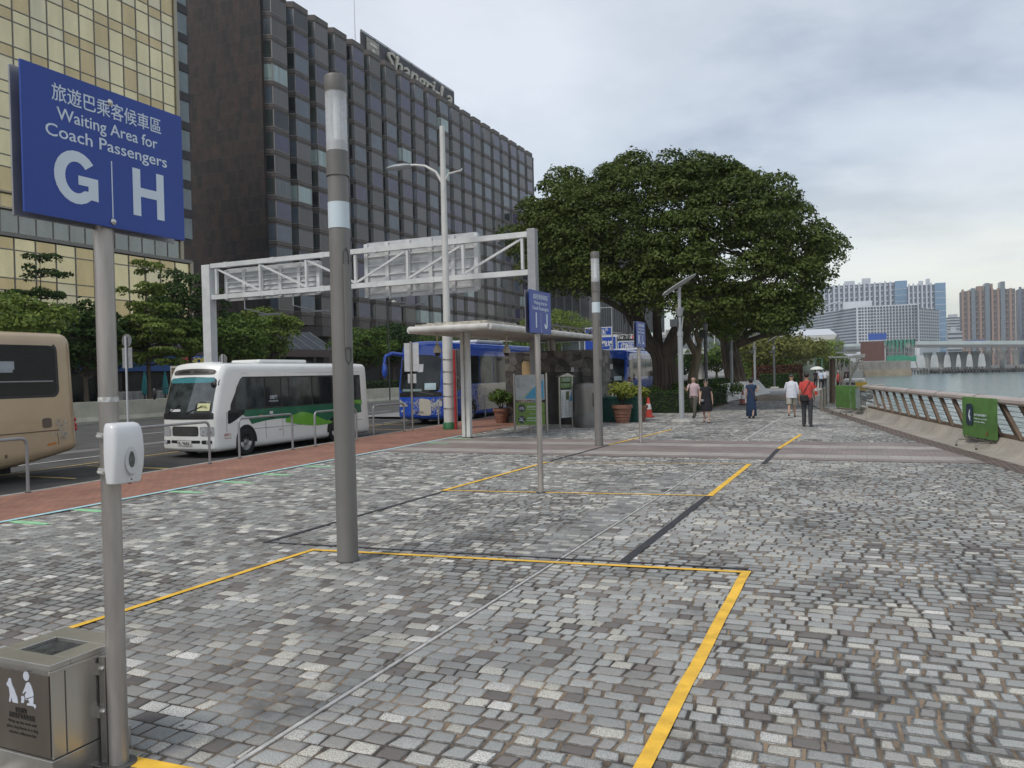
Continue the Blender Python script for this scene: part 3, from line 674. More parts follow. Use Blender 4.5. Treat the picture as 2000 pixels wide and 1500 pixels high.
# ---- stone wall building
sw = thing('stone_wall', 'dark crazy-paved stone wall block behind the map boards', 'wall', (-10.5, 29, 0))
def stone_mat():
    m = bpy.data.materials.new('dark_stone'); m.use_nodes = True; t = m.node_tree; b = t.nodes['Principled BSDF']; b.inputs['Roughness'].default_value = .75
    g = t.nodes.new('ShaderNodeNewGeometry'); v1 = t.nodes.new('ShaderNodeTexVoronoi'); v1.inputs['Scale'].default_value = 3.0; v1.feature = 'F1'; v1.distance = 'CHEBYCHEV'
    v2 = t.nodes.new('ShaderNodeTexVoronoi'); v2.feature = 'DISTANCE_TO_EDGE'; v2.inputs['Scale'].default_value = 3.0
    nn = t.nodes.new('ShaderNodeTexNoise'); nn.inputs['Scale'].default_value = 3; nn.inputs['Detail'].default_value = 6
    mp = t.nodes.new('ShaderNodeMapping'); mp.inputs['Scale'].default_value = (1, 1, 1.25)
    t.links.new(g.outputs['Position'], mp.inputs[0]); v1.distance = 'EUCLIDEAN'
    for v in (v1, v2, nn): t.links.new(mp.outputs[0], v.inputs['Vector'])
    bw = t.nodes.new('ShaderNodeRGBToBW'); t.links.new(v1.outputs['Color'], bw.inputs[0])
    r = t.nodes.new('ShaderNodeValToRGB'); r.color_ramp.elements[0].color = (.075,.070,.064,1); r.color_ramp.elements[1].color = (.20,.185,.165,1); r.color_ramp.elements[0].position = .25; r.color_ramp.elements[1].position = .8
    t.links.new(bw.outputs[0], r.inputs[0])
    e1 = t.nodes.new('ShaderNodeMapRange'); e1.inputs['From Min'].default_value = .004; e1.inputs['From Max'].default_value = .03; e1.inputs['To Min'].default_value = .38; t.links.new(v2.outputs['Distance'], e1.inputs['Value'])
    n2_ = t.nodes.new('ShaderNodeMapRange'); n2_.inputs['From Min'].default_value = .3; n2_.inputs['From Max'].default_value = .7; n2_.inputs['To Min'].default_value = .6; n2_.inputs['To Max'].default_value = 1.35; t.links.new(nn.outputs['Fac'], n2_.inputs['Value'])
    mm = t.nodes.new('ShaderNodeMath'); mm.operation = 'MULTIPLY'; t.links.new(e1.outputs[0], mm.inputs[0]); t.links.new(n2_.outputs[0], mm.inputs[1])
    s = t.nodes.new('ShaderNodeVectorMath'); s.operation = 'SCALE'; t.links.new(r.outputs[0], s.inputs[0]); t.links.new(mm.outputs[0], s.inputs['Scale']); t.links.new(s.outputs[0], b.inputs['Base Color'])
    bp = t.nodes.new('ShaderNodeBump'); bp.inputs['Strength'].default_value = .8; bp.inputs['Distance'].default_value = .03; t.links.new(e1.outputs[0], bp.inputs['Height']); t.links.new(bp.outputs[0], b.inputs['Normal'])
    return m
b = MB(); b.box(-13.4, -9.5, 29.6, 31.4, 0, 2.85, 0); b.build('block', stone_mat(), sw, True, bevel=.03)
b = MB(); b.box(-11.4, -10.1, 28.6, 29.62, 0, 2.0, 0); b.build('buttress', M('black_stain_stone', (.035,.033,.031), .55, var=.8, scale=3, streak=.4, bump=.4, bscale=12), sw, True, bevel=.03)
b = MB(); b.box(-10.55,-10.43,29.57,29.6,2.0,2.18); b.build('wall_notice', M('notice_white', (.6,.6,.6), .6), sw, True)
b = MB(); b.box(-12.35,-12.0,28.9,29.25,1.9,2.4); b.box(-12.3,-12.05,28.9,29.6,2.4,2.46); b.build('wall_lamp', M('lamp_tan', (.45,.32,.16), .5), sw, True)
# ================================================================== STREET FURNITURE
steel = M('galvanised', (.38,.355,.33), .42, .5, var=.34, scale=7, streak=.12)
steel2 = M('brushed_steel', (.40,.385,.36), .33, .85, var=.2, scale=5, streak=.15)
grey_paint = M('column_grey', (.18,.172,.162), .5, var=.14, scale=3, streak=.3)
white_paint = M('white_paint', (.55,.57,.58), .5, var=.1, scale=3)
blue_sign = M('sign_blue', (.018,.055,.30), .42, var=.06, scale=2)
sign_white = M('sign_white', (.62,.70,.78), .5, var=.03)
plate_back = M('sign_plate', (.30,.30,.31), .4, .5, var=.15)
bolt = M('bolt', (.6,.58,.55), .25, .9, var=.1)

# ---- waiting-area signs
def _arc(cx, cy, rx, ry, a0, a1, n=18): return [(cx+rx*math.cos(R(a0+(a1-a0)*i/n)), cy+ry*math.sin(R(a0+(a1-a0)*i/n))) for i in range(n+1)]
GLYPH = {'H': [[(.0,0),(.24,0),(.24,.42),(.76,.42),(.76,0),(1,0),(1,1),(.76,1),(.76,.61),(.24,.61),(.24,1),(0,1)]],
 'G': [_arc(.52,.5,.52,.52,28,300)+_arc(.52,.5,.30,.32,300,35)],
 'I': [[(.40,0),(.60,0),(.60,1),(.40,1)]],
 'J': [[(.62,.32),(.62,1),(.86,1),(.86,.32)]+_arc(.5,.30,.36,.32,0,-180,14)+[(.36,.32)]+_arc(.5,.30,.13,.12,180,360,10)],
 'K': [[(.05,0),(.28,0),(.28,.36),(.40,.50),(.72,0),(1,0),(.56,.66),(.96,1),(.68,1),(.28,.62),(.28,1),(.05,1)]],
 'L': [[(.12,0),(.86,0),(.86,.20),(.36,.20),(.36,1),(.12,1)]]}
GLYPH['G'] = [_arc(.5,.5,.5,.52,38,312)+[(1.0,.10),(1.0,.55),(.54,.55),(.54,.37),(.77,.37),(.77,.27)]+_arc(.5,.5,.26,.31,310,38)]
def waiting_sign(name, px, py, letters, lab, zoff=0., wid=.93):
    t = thing(name, lab, 'sign', (px, py, 0), 0, 'blue waiting area signs on poles')
    r = .047
    b = MB(); b.cyl((0,0,0),(0,0,2.80+zoff),r,r,24); b.build('pole', steel, t, smooth=True)
    b = MB(); b.lathe([(.085,0),(.085,.012),(.050,.014)], n=20); b.build('base_plate', M('base_dark', (.09,.085,.08), .7), t, smooth=True)
    z0, z1 = 2.74+zoff, 3.43+zoff; y0, y1 = -.465, .465; x = r+.012
    b = MB(); b.box(-.014, -.004, y0-.0, y1+.0, z0-.01, z1-.01)
    b.build('back_plate', plate_back, t, bevel=.003)
    b = MB(); b.box(x, x+.012, y0, y1, z0, z1); b.build('sign_board', blue_sign, t, bevel=.002)
    b = MB()
    for (yy, zz_) in ((0, z1-.06), (.0, z0+.03)): b.lathe([(.016,0),(.016,.006),(.008,.014),(.001,.015)], (x+.012, yy, zz_), 14, 0, 'x')
    b.build('bolt', bolt, t, smooth=True)
    f = x+.012; c = 0
    ex, ey = Y1, Z1
    text('旅遊巴乘客候車區', .064, sign_white, t, (f, .002, z1-.105), ex, ey, width=.635, depth=.0015, bold=.004)
    text('Waiting Area for', .060, sign_white, t, (f, .0, z1-.198), ex, ey, width=.585, depth=.0015, bold=.006)
    text('Coach Passengers', .060, sign_white, t, (f, .0, z1-.285), ex, ey, width=.705, depth=.0015, bold=.006)
    for ch, cy_, w_ in ((letters[0], -.198, .235), (letters[1], .226, .20)):
        b = MB()
        for poly in GLYPH[ch]: b.prism([((a-.5)*w_, (c_-.5)*.245) for a, c_ in poly], (f, cy_, z0+.21), Y1, Z1, .0016)
        b.build('letter', sign_white, t)
    b = MB(); b.box(f, f+.0016, -.002, .0035, z0+.05, z0+.335); b.build('divider_line', sign_white, t)
    return t
p = gp(233, 1493)
gh = waiting_sign('waiting_sign', p.x, p.y, 'GH', 'blue waiting area sign lettered G and H on the nearest steel pole')
waiting_sign('waiting_sign', -4.91, 12.16, 'IJ', 'blue waiting area sign lettered I and J in the middle tape box', -.13)
waiting_sign('waiting_sign', -5.64, 21.34, 'KL', 'blue waiting area sign lettered K and L beyond the brick band', -.13)
b = MB(); b.cyl((p.x,p.y,1.86),(p.x,p.y,1.885),.0485,n=24)
tag(b.build('tape_scrap', M('scrap', (.5,.5,.48), .7, var=.5, scale=40)), 'scrap of whitish tape wrapped on the nearest sign pole above the dispenser', 'tape')

# ---- hand sanitiser dispenser strapped on the near pole
dz0, dz1 = 1.45, 1.755
dsp = thing('soap_dispenser', 'white plastic hand gel dispenser strapped to the nearest sign pole', 'dispenser', (p.x+.0, p.y, dz0), R(-4))
plast = M('white_plastic', (.66,.67,.68), .28, var=.04, spec=.5)
b = MB(); n_ = 12; secs = []
def rrect(w, d, r, n=5):
    out = []
    for cx_, cy_, a0 in ((w/2-r, d/2-r, 0), (-w/2+r, d/2-r, 90), (-w/2+r, -d/2+r, 180), (w/2-r, -d/2+r, 270)):
        for i in range(n): a = R(a0+90*i/(n-1)); out.append((cx_+r*math.cos(a), cy_+r*math.sin(a)))
    return out
# local: +x faces outwards from the pole, y is width
vs = []; st = [(0,.072,.150,.0),(.006,.082,.162,.0),(.08,.098,.176,.0),(.16,.105,.180,.0),(.24,.10,.176,.0),(.28,.092,.170,.0),(.298,.078,.158,.0),(.305,.055,.14,0)]
for z, d, w_, _ in st:
    for a, c in rrect(d, w_, min(.028, d/2.2)): vs.append((.058+d/2+a, c, z))
k = len(vs)//len(st); b.add(vs, [(i*k+j, i*k+(j+1) % k, (i+1)*k+(j+1) % k, (i+1)*k+j) for i in range(len(st)-1) for j in range(k)]+[tuple(range(k-1,-1,-1)), tuple(range(len(vs)-k, len(vs)))])
b.build('housing', plast, dsp, smooth=True)
b = MB()
def oval(b, x, y, z, ry, rz_, t, mat=0, point=0.):
    pts = [(ry*math.cos(a)*(1-point*max(0,math.sin(a))), rz_*math.sin(a)) for a in [2*math.pi*i/24 for i in range(24)]]
    b.prism(pts, (x, y, z), Y1, Z1, t, mat)
b = MB(); oval(b, .163, -.0, .118, .034, .068, .004, 0, .15); b.build('front_arch', M('plastic_shade', (.56,.57,.58), .3), dsp)
b = MB(); oval(b, .166, .0, .122, .0165, .041, .004, 0, .25); b.build('level_window', M('window_grey', (.10,.11,.105), .2, var=.5, scale=30), dsp)
b = MB(); oval(b, .161, .0, .052, .013, .014, .003, 0); b.build('badge', M('badge_grey', (.33,.33,.33), .5, var=.6, scale=90), dsp)
b = MB(); oval(b, .160, .0, .022, .004, .004, .003, 0); b.build('indicator', M('black_plastic', (.01,.01,.01), .4), dsp)
b = MB()
for z in (.055, .235): b.lathe([(.055,0),(.0575,0),(.0575,.02),(.055,.02)], (0,0,z), 24)
b.build('strap', M('strap_clear', (.45,.45,.43), .4), dsp, smooth=True)
for z in (.06, .24): b = MB(); b.tube([(-.01,-.06,z),(.03,-.085,z),(.07,-.09,z)], .008, 6); b.build('cable_tie', M('strap_clear'), dsp)
b = MB(); b.cyl((.12,.02,-.006),(.12,.02,.0),.008,n=8); b.build('nozzle', M('nozzle_red', (.25,.03,.02), .5), dsp)

# ---- dog waste bin beside the near pole (axis aligned)
bx1, by0, bx0, by1, bh = -3.63, 2.60, -4.10, 3.05, .60
ss = M('bin_steel', (.54,.525,.49), .3, .85, var=.18, scale=3, streak=.2, bump=.05, bscale=30)
bn = thing('waste_bin', 'low stainless steel dog waste bin beside the nearest sign pole', 'bin', (bx1, by0, 0))
b = MB(); b.box(bx0+.02, bx1-.01, by0+.01, by1-.02, .13, bh-.03); b.build('cabinet', ss, bn, True, bevel=.004)
b = MB(); b.box(bx0+.0, bx1+.0, by0-.004, by1, .0, .128); b.build('plinth', ss, bn, True, bevel=.003)
b = MB()
L0, L1, M0, M1 = bx0+.10, bx1-.12, by0+.10, by1-.14
for q in ((bx0-.01, bx1+.012, by0-.012, M0), (bx0-.01, bx1+.012, M1, by1), (bx0-.01, L0, M0, M1), (L1, bx1+.012, M0, M1)): b.box(*q, bh-.03, bh)
b.box(bx1-.001, bx1+.014, by0-.013, by1, bh-.05, bh-.031); b.build('lid', ss, bn, True, bevel=.003)
b = MB(); b.box(L0, L1, M0, M1, bh-.05, bh-.018); b.build('lid_recess', M('recess_dark', (.035,.038,.036), .5, var=.8, scale=25, bump=.5, bscale=60), bn, True)
b = MB(); b.box(bx1-.012, bx1+.001, by0+.005, by0+.075, .135, bh-.052); b.box(bx1-.012, bx1+.001, by0+.08, by1-.03, .135, bh-.052); b.build('side_door', ss, bn, True, bevel=.003)
b = MB(); b.box(bx0+.03, bx1-.015, by0+.0, by0+.011, .14, bh-.06); b.build('front_panel', M('panel_dark_steel', (.21,.18,.155), .3, .7, var=.15, scale=4, streak=.2), bn, True)
for zz_ in (.28, .50): b = MB(); b.box(bx1+.001, bx1+.035, by0+.235, by0+.275, zz_-.03, zz_+.03); b.lathe([(.014,0),(.014,.012),(.006,.02)], (bx1+.033, by0+.255, zz_), 10, 0, 'x'); b.build('hinge_bracket', bolt, bn, True)
b = MB(); b.box(bx1+.012, bx1+.055, by0+.255, by0+.36, .0, .56); b.box(bx1-.02, bx1+.13, by0+.22, by0+.42, .0, .012); b.build('side_post', steel2, bn, True, bevel=.003)
# pictogram: kneeling figure with bag and dog
wt = M('pictogram_white', (.55,.58,.66), .5)
def pic(polys, name='pictogram'):
    b = MB()
    for pl_ in polys: b.prism([(a*.001, c*.001) for a, c in pl_], (bx1-.235, by0, .395), X1, Z1, .0025)
    return b.build(name, wt, bn, True)
circ = [(62+22*math.cos(a), 128+23*math.sin(a)) for a in [2*math.pi*i/20 for i in range(20)]]
pic([circ, [(72,100),(85,98),(100,80),(112,50),(112,36),(70,22),(52,18),(48,32),(62,52),(48,48),(36,36),(32,42),(52,74),(60,92)],
     [(112,32),(110,6),(108,-4),(122,-4),(128,-14),(120,-26),(112,-14),(84,-14),(62,-16),(64,-6),(86,-2),(80,2),(72,14),(56,16),(54,8),(78,20)],
     [(22,24),(36,26),(46,16),(42,0),(38,-8),(20,-10),(22,10)],
     [(-58,104),(-52,96),(-42,66),(-30,50),(-8,10),(-4,-16),(-36,-16),(-46,-14),(-52,10),(-60,-16),(-72,-16),(-64,20),(-70,56),(-84,64),(-88,74),(-74,86),(-70,100)]])
blk = M('bin_print', (.025,.023,.02), .5)
text('如拾穢物', .022, blk, bn, (bx1-.22, by0-.001, .345), X1, Z1, width=.085, world=True, depth=.001)
text('請棄置於狗糞收集箱', .022, blk, bn, (bx1-.215, by0-.001, .315), X1, Z1, width=.19, world=True, depth=.001)
for i, s in enumerate(('Wrap up the mess and', 'place dog faeces in a dog', 'excreta collection bin')):
    text(s, .016, blk, bn, (bx1-.215, by0-.001, .285-i*.027), X1, Z1, width=(.21,.23,.20)[i], world=True, depth=.001)

# ---- tall lamp columns with a clear cylinder light
def lamp_column(x, y, lab):
    t = thing('lamp_column', lab, 'lamp post', (x, y, 0), 0, 'grey lamp columns with clear cylinder heads'); H = 5.18; r = .112
    b = MB(); b.cyl((0,0,0),(0,0,4.1),r,r*.96,32); b.build('shaft', grey_paint, t, smooth=True)
    b = MB(); b.lathe([(.122,0),(.122,.01),(.113,.012)], n=28); b.build('base_ring', M('base_dark'), t)
    b = MB(); b.lathe([(.1165,4.10),(.1165,4.36),(.108,4.365),(.1,4.365)], n=32); b.lathe([(.119,4.10),(.119,4.115),(.116,4.116)], n=32); b.build('collar', M('collar_grey', (.155,.148,.14), .5), t, smooth=True)
    b = MB(); b.lathe([(.1085,3.545),(.1125,3.545),(.1125,3.82),(.1085,3.82)], n=32); b.build('white_band', M('band_white', (.58,.66,.71), .5, var=.04), t, smooth=True)
    gl = M('clear_acrylic', (.86,.88,.90), .12, alpha=.30, spec=.6, var=.12, scale=8, streak=.2)
    b = MB(); b.lathe([(.1125,4.365),(.1125,5.04),(.1085,5.04),(.1085,4.365)], n=32); b.build('clear_tube', gl, t, smooth=True)
    b = MB(); b.lathe([(.065,4.36),(.03,4.5),(.028,4.62),(.008,4.64)], n=16); b.cyl((0,0,4.6),(0,0,4.98),.032,.032,12); b.build('lamp_bulb', M('bulb_white', (.74,.75,.74), .35), t, smooth=True)
    b = MB(); b.lathe([(.107,4.366),(.107,4.45),(.10,4.47)], n=24); b.build('inner_base', M('inner_dirty', (.16,.15,.14), .6, var=.5, scale=20), t, smooth=True)
    b = MB(); b.lathe([(.104,4.96),(.1165,5.0),(.1165,5.14),(.108,5.165),(.02,5.17)], n=32); b.build('cap', M('collar_grey'), t, smooth=True)
    # cable housing bolted on the plaza side
    b = MB(); a = R(-20)
    def P_(rad, ang, z): return (rad*math.cos(ang), rad*math.sin(ang), z)
    vs = []
    for z in (2.28, 3.15):
        for rad in (.111, .142):
            for k in range(5): vs.append(P_(rad, a-.30+.15*k, z))
    fs = []
    for k in range(4): fs += [(5+k, 6+k, 16+k, 15+k), (k, 10+k, 11+k, 1+k), (k, 1+k, 6+k, 5+k), (10+k, 15+k, 16+k, 11+k)]
    fs += [(0,5,15,10), (4,14,19,9)]
    b.add(vs, fs); b.build('cable_housing', grey_paint, t)
    b = MB(); b.tube([P_(.116, a-.32, 3.16), P_(.116, a-.28, 3.28), P_(.116, a, 3.33), P_(.116, a+.28, 3.28), P_(.116, a+.32, 3.16)], .004, 5); b.tube([P_(.116, a-.32, 2.27), P_(.116, a-.28, 2.15), P_(.116, a, 2.1), P_(.116, a+.28, 2.15), P_(.116, a+.32, 2.27)], .004, 5)
    b.build('housing_seam', M('seam_dark', (.04,.04,.04), .6), t)
    b = MB()
    for z in (3.96, 4.05): b.lathe([(.006,0),(.006,.003)], (0, 0, 0), 6)
    return t
lamp_column(-5.10, 7.07, 'tall grey lamp column nearest the camera with white band and clear top')
lamp_column(-6.54, 20.43, 'smaller looking grey lamp column beyond the shelter, left of the K L sign')

# ---- U-shaped pavement railings at the kerb
def hoop(u0, v0, u1, v1, lab, first=[None]):
    a = gp(u0, v0) if u0 is not None else None; c = gp(u1, v1)
    if a is None: a = Vector((c.x+.05, c.y-1.9, 0))
    t = thing('hoop_rail', lab, 'railing', (a.x, a.y, 0), 0, 'grey hoop railings along the kerb')
    d = (c-a); ln = d.length; d.normalize(); r = .12; H = 1.0; pts = [Vector((0,0,0)), Vector((0,0,H-r))]
    for i in range(1, 5): q = R(90*i/4); pts.append(d*(r-r*math.cos(q))+Z1*(H-r+r*math.sin(q)))
    for i in range(0, 5): q = R(90*i/4); pts.append(d*(ln-r+r*math.sin(q))+Z1*(H-r+r*math.cos(q)))
    pts.append(d*ln)
    b = MB(); b.tube(pts, .03, 12); b.build('hoop', M('rail_grey', (.30,.31,.32), .45, .4, var=.15), t, smooth=True)
    b = MB(); b.lathe([(.055,0),(.055,.012),(.03,.02)], (0,0,0), 12); b.lathe([(.055,0),(.055,.012),(.03,.02)], tuple(d*ln), 12); b.build('foot_collar', M('base_dark'), t)
hoop(None, 0, 55, 962, 'grey hoop railing cut by the left photo edge before the tan coach')
hoop(258, 928, 410, 906, 'grey hoop railing before the front of the white minibus')
hoop(468, 895, 572, 878, 'grey hoop railing at the front wheel of the white minibus')
hoop(616, 872, 697, 860, 'grey hoop railing partly behind the big lamp column')
hoop(730, 850, 790, 842, 'grey hoop railing between the minibus and the blue coach')
hoop(857, 829, 902, 822, 'grey hoop railing behind the white mast at the blue coach front')
hoop(948, 815, 998, 808, 'grey hoop railing beside the speckled flank of the blue coach')

# ---- sign poles seen from the back
def back_sign(u, v, H, disc, plates, lab, onroad=True):
    q = gp(u, v, 0); t = thing('road_sign', lab, 'road sign', (q.x, q.y, 0))
    b = MB(); b.cyl((0,0,0),(0,0,H),.038,n=12); b.build('pole', white_paint if disc else steel2, t, smooth=True)
    for (z0, z1, w_, m) in plates:
        b = MB(); b.box(-w_/2, w_/2, -.075, -.06, z0, z1) if False else b.box(-w_/2, w_/2, .045, .06, z0, z1); b.build('sign_plate', m, t, bevel=.01)
    if disc:
        b = MB(); b.lathe([(disc,0),(disc,.015)], (0,.045,H-disc*.9), 28, 0, 'y'); b.build('sign_disc', M('back_grey', (.20,.20,.205), .5, .2), t)
    return t
bgm2 = M('back_grey', (.20,.20,.205), .5, .2)
# round sign across the bay
q = gp(250, 868, -.1)
t = back_sign(250, 850, 0, 0, [], 'thin white post with grey round sign back and plate, left of the minibus')
for ch in [o for o in COL.objects if o.parent == t]: bpy.data.objects.remove(ch)
q = ony(250, 828, 26.0); t.location = (q.x, 26.0, -.13)
k_ = (q - Vector((0,0,0))).length
zt_ = ony(250, 652, 26.0).z+.13
b = MB(); b.cyl((0,0,0),(0,0,zt_-.1),.045,.045,10); b.build('pole', white_paint, t)
b = MB(); b.lathe([(.30,0),(.30,.02)], (0,.06,zt_-.30), 28, 0, 'y'); b.build('sign_disc', bgm2, t)
b = MB(); b.box(-.31,.31,.06,.08,zt_-1.55,zt_-.62); b.build('sign_plate', M('back_pale', (.27,.28,.29), .5), t, bevel=.01)
t = back_sign(806, 840, 3.25, 0, [(2.15,3.2,.62,M('back_white', (.46,.47,.48), .5)), (1.72,2.06,.36,M('back_white'))], 'galvanised post with pale square sign backs in front of the blue coach')
t = thing('road_sign', 'grey square sign back with a smaller plate right of the white mast', 'road sign', (*gp(893, 836).xy, 0))
b = MB(); b.cyl((0,0,0),(0,0,2.95),.035,n=10); b.build('pole', steel2, t); b = MB(); b.box(-.27,.27,.04,.055,1.95,2.95); b.box(-.12,.28,.04,.055,1.5,1.85); b.build('sign_plate', bgm2, t, bevel=.01)
t = thing('road_sign', 'small round sign back peeking over the white minibus roof', 'road sign', (*ony(434, 700, 36).xy, -.13))
zz_ = ony(434, 692, 36).z+.13; b = MB(); b.cyl((0,0,0),(0,0,zz_),.04,n=8); b.build('pole', white_paint, t); b = MB(); b.lathe([(.32,0),(.32,.02)], (0,.05,zz_-.3), 24, 0, 'y'); b.build('sign_disc', bgm2, t)

# ---- overhead sign gantry across the road (seen from the back)
GY = 27.4
gan = thing('sign_gantry', 'white lattice gantry spanning the road with the pale backs of two big signs', 'gantry', (-19, GY, 0))
gw = M('gantry_white', (.60,.61,.61), .55, var=.14, scale=1.5); gr = M('gantry_grey', (.30,.31,.32), .5, var=.1)
xL, xR = ony(409, 600, GY).x, ony(1041, 520, GY).x
zLt, zRt = ony(409, 518, GY).z, ony(1041, 455, GY).z
b = MB(); b.box(xL-.23, xL+.23, GY-.2, GY+.2, -.13, zLt); b.build('post', gw, gan, True, bevel=.02)
b = MB(); b.box(xR-.16, xR+.16, GY-.16, GY+.16, 0, zRt+.15); b.build('post', gr, gan, True, bevel=.02)
zb1, zt1 = 5.72, 7.12
xm_ = (xL+xR)/2
for z, nm in ((zb1,'bottom_chord'), (zt1,'top_chord')):
    b = MB(); b.box(xL+.23, xR-.16, GY-.12, GY+.08, z-.10, z+.10)
    for i in range(5): x = xL+1+i*2.6; b.box(x, x+.2, GY-.135, GY+.095, z-.115, z+.115)
    b.build(nm, gw, gan, True)
b = MB(); xs = frange(xL+.5, xR-.4, 2.6); ll = len(xs)
for i, x in enumerate(xs): b.box(x-.05, x+.05, GY-.08, GY+.04, zb1+.13, zt1-.13)
for i in range(ll-1):
    x0, x1_ = xs[i], xs[i+1]
    if i < ll/2-.5: b.bar((x0,GY-.02,zt1-.13),(x1_,GY-.02,zb1+.13),.08,.08)
    else: b.bar((x0,GY-.02,zb1+.13),(x1_,GY-.02,zt1-.13),.08,.08)
b.build('lattice', gw, gan, True)
def sign_back(u0, u1, zlo, zhi):
    x0, x1_ = ony(u0, 540, GY+.4).x, ony(u1, 540, GY+.4).x; w_ = x1_-x0
    b = MB(); pts = []
    r = .2
    for cx_, cz_, a0 in ((x1_-r, zhi-r, 0), (x0+r, zhi-r, 90), (x0+r, zlo+r, 180), (x1_-r, zlo+r, 270)):
        for i in range(5): a = R(a0+90*i/4); pts.append((cx_+r*math.cos(a), cz_+r*math.sin(a)))
    b.prism(pts, (0, GY+.46, 0), X1, Z1, .06); o = b.build('sign_panel', M('panel_silver', (.52,.53,.54), .45, .2, var=.16, scale=2.5, streak=3), gan, True)
    b = MB(); n_ = 5
    for i in range(n_+1): x = x0+.12+(w_-.24)*i/n_; b.box(x-.08, x+.08, GY+.30, GY+.40, zlo+.05, zhi-.05)
    for j in range(6): z = zlo+.2+(zhi-zlo-.4)*j/5; b.box(x0+.08, x1_-.08, GY+.34, GY+.398, z-.03, z+.03)
    b.build('panel_rib', gw, gan, True)
sign_back(440, 628, 5.55, 7.0); sign_back(713, 938, 5.2, 7.5)
for x, l in ((ony(478,600,GY).x, 1), (ony(573,600,GY).x, 1), (ony(762,600,GY).x, 0)): b = MB(); b.tube([(x,GY,zb1-.1),(x,GY,zb1-.6),(x+.1,GY+1.2,zb1-.75)], .03, 6); b.box(x-.2, x+.9, GY+1.1, GY+1.3, zb1-.83, zb1-.75); b.build('sign_light', gr, gan, True)

# ---- tall white street light with one arm and cable banner bracket
m_p = gp(878, 838); ml = thing('street_light', 'very tall white street light mast with one curved arm by the shelter', 'street light', (m_p.x, m_p.y, 0))
wp = M('mast_white', (.56,.56,.54), .5, var=.1, scale=2)
H = 11.1
b = MB(); b.tube([(0,0,.25),(0,0,3.4),(0,0,3.45),(0,0,H-3),(0,0,H)], [.20,.19,.135,.11,.095], 20); b.build('mast', wp, ml, smooth=True)
b = MB(); b.lathe([(.24,0),(.24,.22),(.215,.26)], n=20); b.build('base', M('base_green', (.03,.14,.06), .5, var=.3), ml, smooth=True)
b = MB()
for z in (.75, 1.2, 1.66, 2.1, 2.55): b.lathe([(.205,z),(.213,z),(.213,z+.035),(.205,z+.035)], n=20)
b.build('steel_band', steel2, ml)
za_ = 9.35
b = MB(); b.tube([(-.05,0,za_-.3),(-.3,0,za_+.12),(-.75,0,za_+.40),(-1.2,0,za_+.50),(-1.5,0,za_+.51)], [.06,.05,.045,.04,.04], 8); b.tube([(.05,0,za_-.25),(.25,0,za_),(.75,0,za_+.05),(.78,0,za_+.12)], [.05,.04,.03,.03], 8); b.build('arm', wp, ml, smooth=True)
b = MB(); b.ell((-1.88,0,za_+.5), (.56,.2,.11), 16, 8); b.build('lamp_head', M('head_grey', (.34,.36,.38), .4), ml, smooth=True)
b = MB(); b.tube([(.16,-.26,0),(.16,-.26,.1),(.16,-.26,2.9)], .05, 10); rp = tag(b.build('fire_pipe', M('pipe_red', (.33,.02,.025), .45)), 'dark red pipe post standing against the white mast', 'pipe'); rp.location = (m_p.x+.19, m_p.y+.1, 0)

# ---- shelter with thick white canopy
sh = thing('shelter', 'white flat canopy shelter with peeling edge on slim white posts', 'shelter', (-11.46, 22.33, 0))
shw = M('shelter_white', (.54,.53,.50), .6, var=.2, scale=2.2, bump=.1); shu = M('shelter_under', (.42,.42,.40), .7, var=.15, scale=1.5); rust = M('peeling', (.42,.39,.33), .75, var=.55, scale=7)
cx0, cx1, cy0, cy1, cz = -12.45, -9.66, 20.4, 31.0, 3.24
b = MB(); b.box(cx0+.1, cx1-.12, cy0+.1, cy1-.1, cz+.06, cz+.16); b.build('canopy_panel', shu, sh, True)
b = MB()
b.tube([(cx1-.1,cy0+.1,cz+.1),(cx1-.1,cy1-.1,cz+.1)], .095, 16); b.tube([(cx0+.1,cy0+.1,cz+.1),(cx0+.1,cy1-.1,cz+.1)], .11, 12); b.tube([(cx0+.1,cy0+.1,cz+.1),(cx1-.1,cy0+.1,cz+.1)], .10, 12); b.tube([(cx0+.1,cy1-.1,cz+.1),(cx1-.1,cy1-.1,cz+.1)], .10, 12)
b.build('canopy_rim', shw, sh, True, smooth=True)
b = MB(); b.box(cx0+.25, cx1-.25, cy0+.15, cy0+4.4, cz+.18, cz+.25); b.box(cx0+.5, cx1-.3, cy0+.4, cy0+2.6, cz+.25, cz+.30); b.build('roof_sheet', rust, sh, True)
b = MB()
for i in range(7): y = cy0+4.8+i*.85; b.box(cx0+.4, cx1-.2, y, y+.07, cz+.24, cz+.3); b.box(cx1-.35, cx1-.28, y, y+.06, cz+.18, cz+.42)
b.box(cx1-.36, cx1-.30, cy0+4.4, cy1-.3, cz+.38, cz+.43); b.box(cx0+.5, cx0+.56, cy0+4.4, cy1-.3, cz+.38, cz+.43); b.build('roof_batten', M('batten', (.17,.15,.13), .7), sh, True)
for y in (22.33, 29.9):
    b = MB()
    for dx in (-.085, .085): b.box(-11.46+dx-.055, -11.46+dx+.055, y-.09, y+.09, 0, cz+.06)
    b.box(-11.49, -11.43, y-.03, y+.03, 0, cz+.06); b.build('post', M('post_white', (.56,.56,.54), .5, var=.25, scale=3, streak=.2), sh, True, bevel=.008)
    b = MB(); b.box(-11.60, -11.32, y-.13, y+.13, 0, .03); b.build('post_foot', M('base_dark'), sh, True)
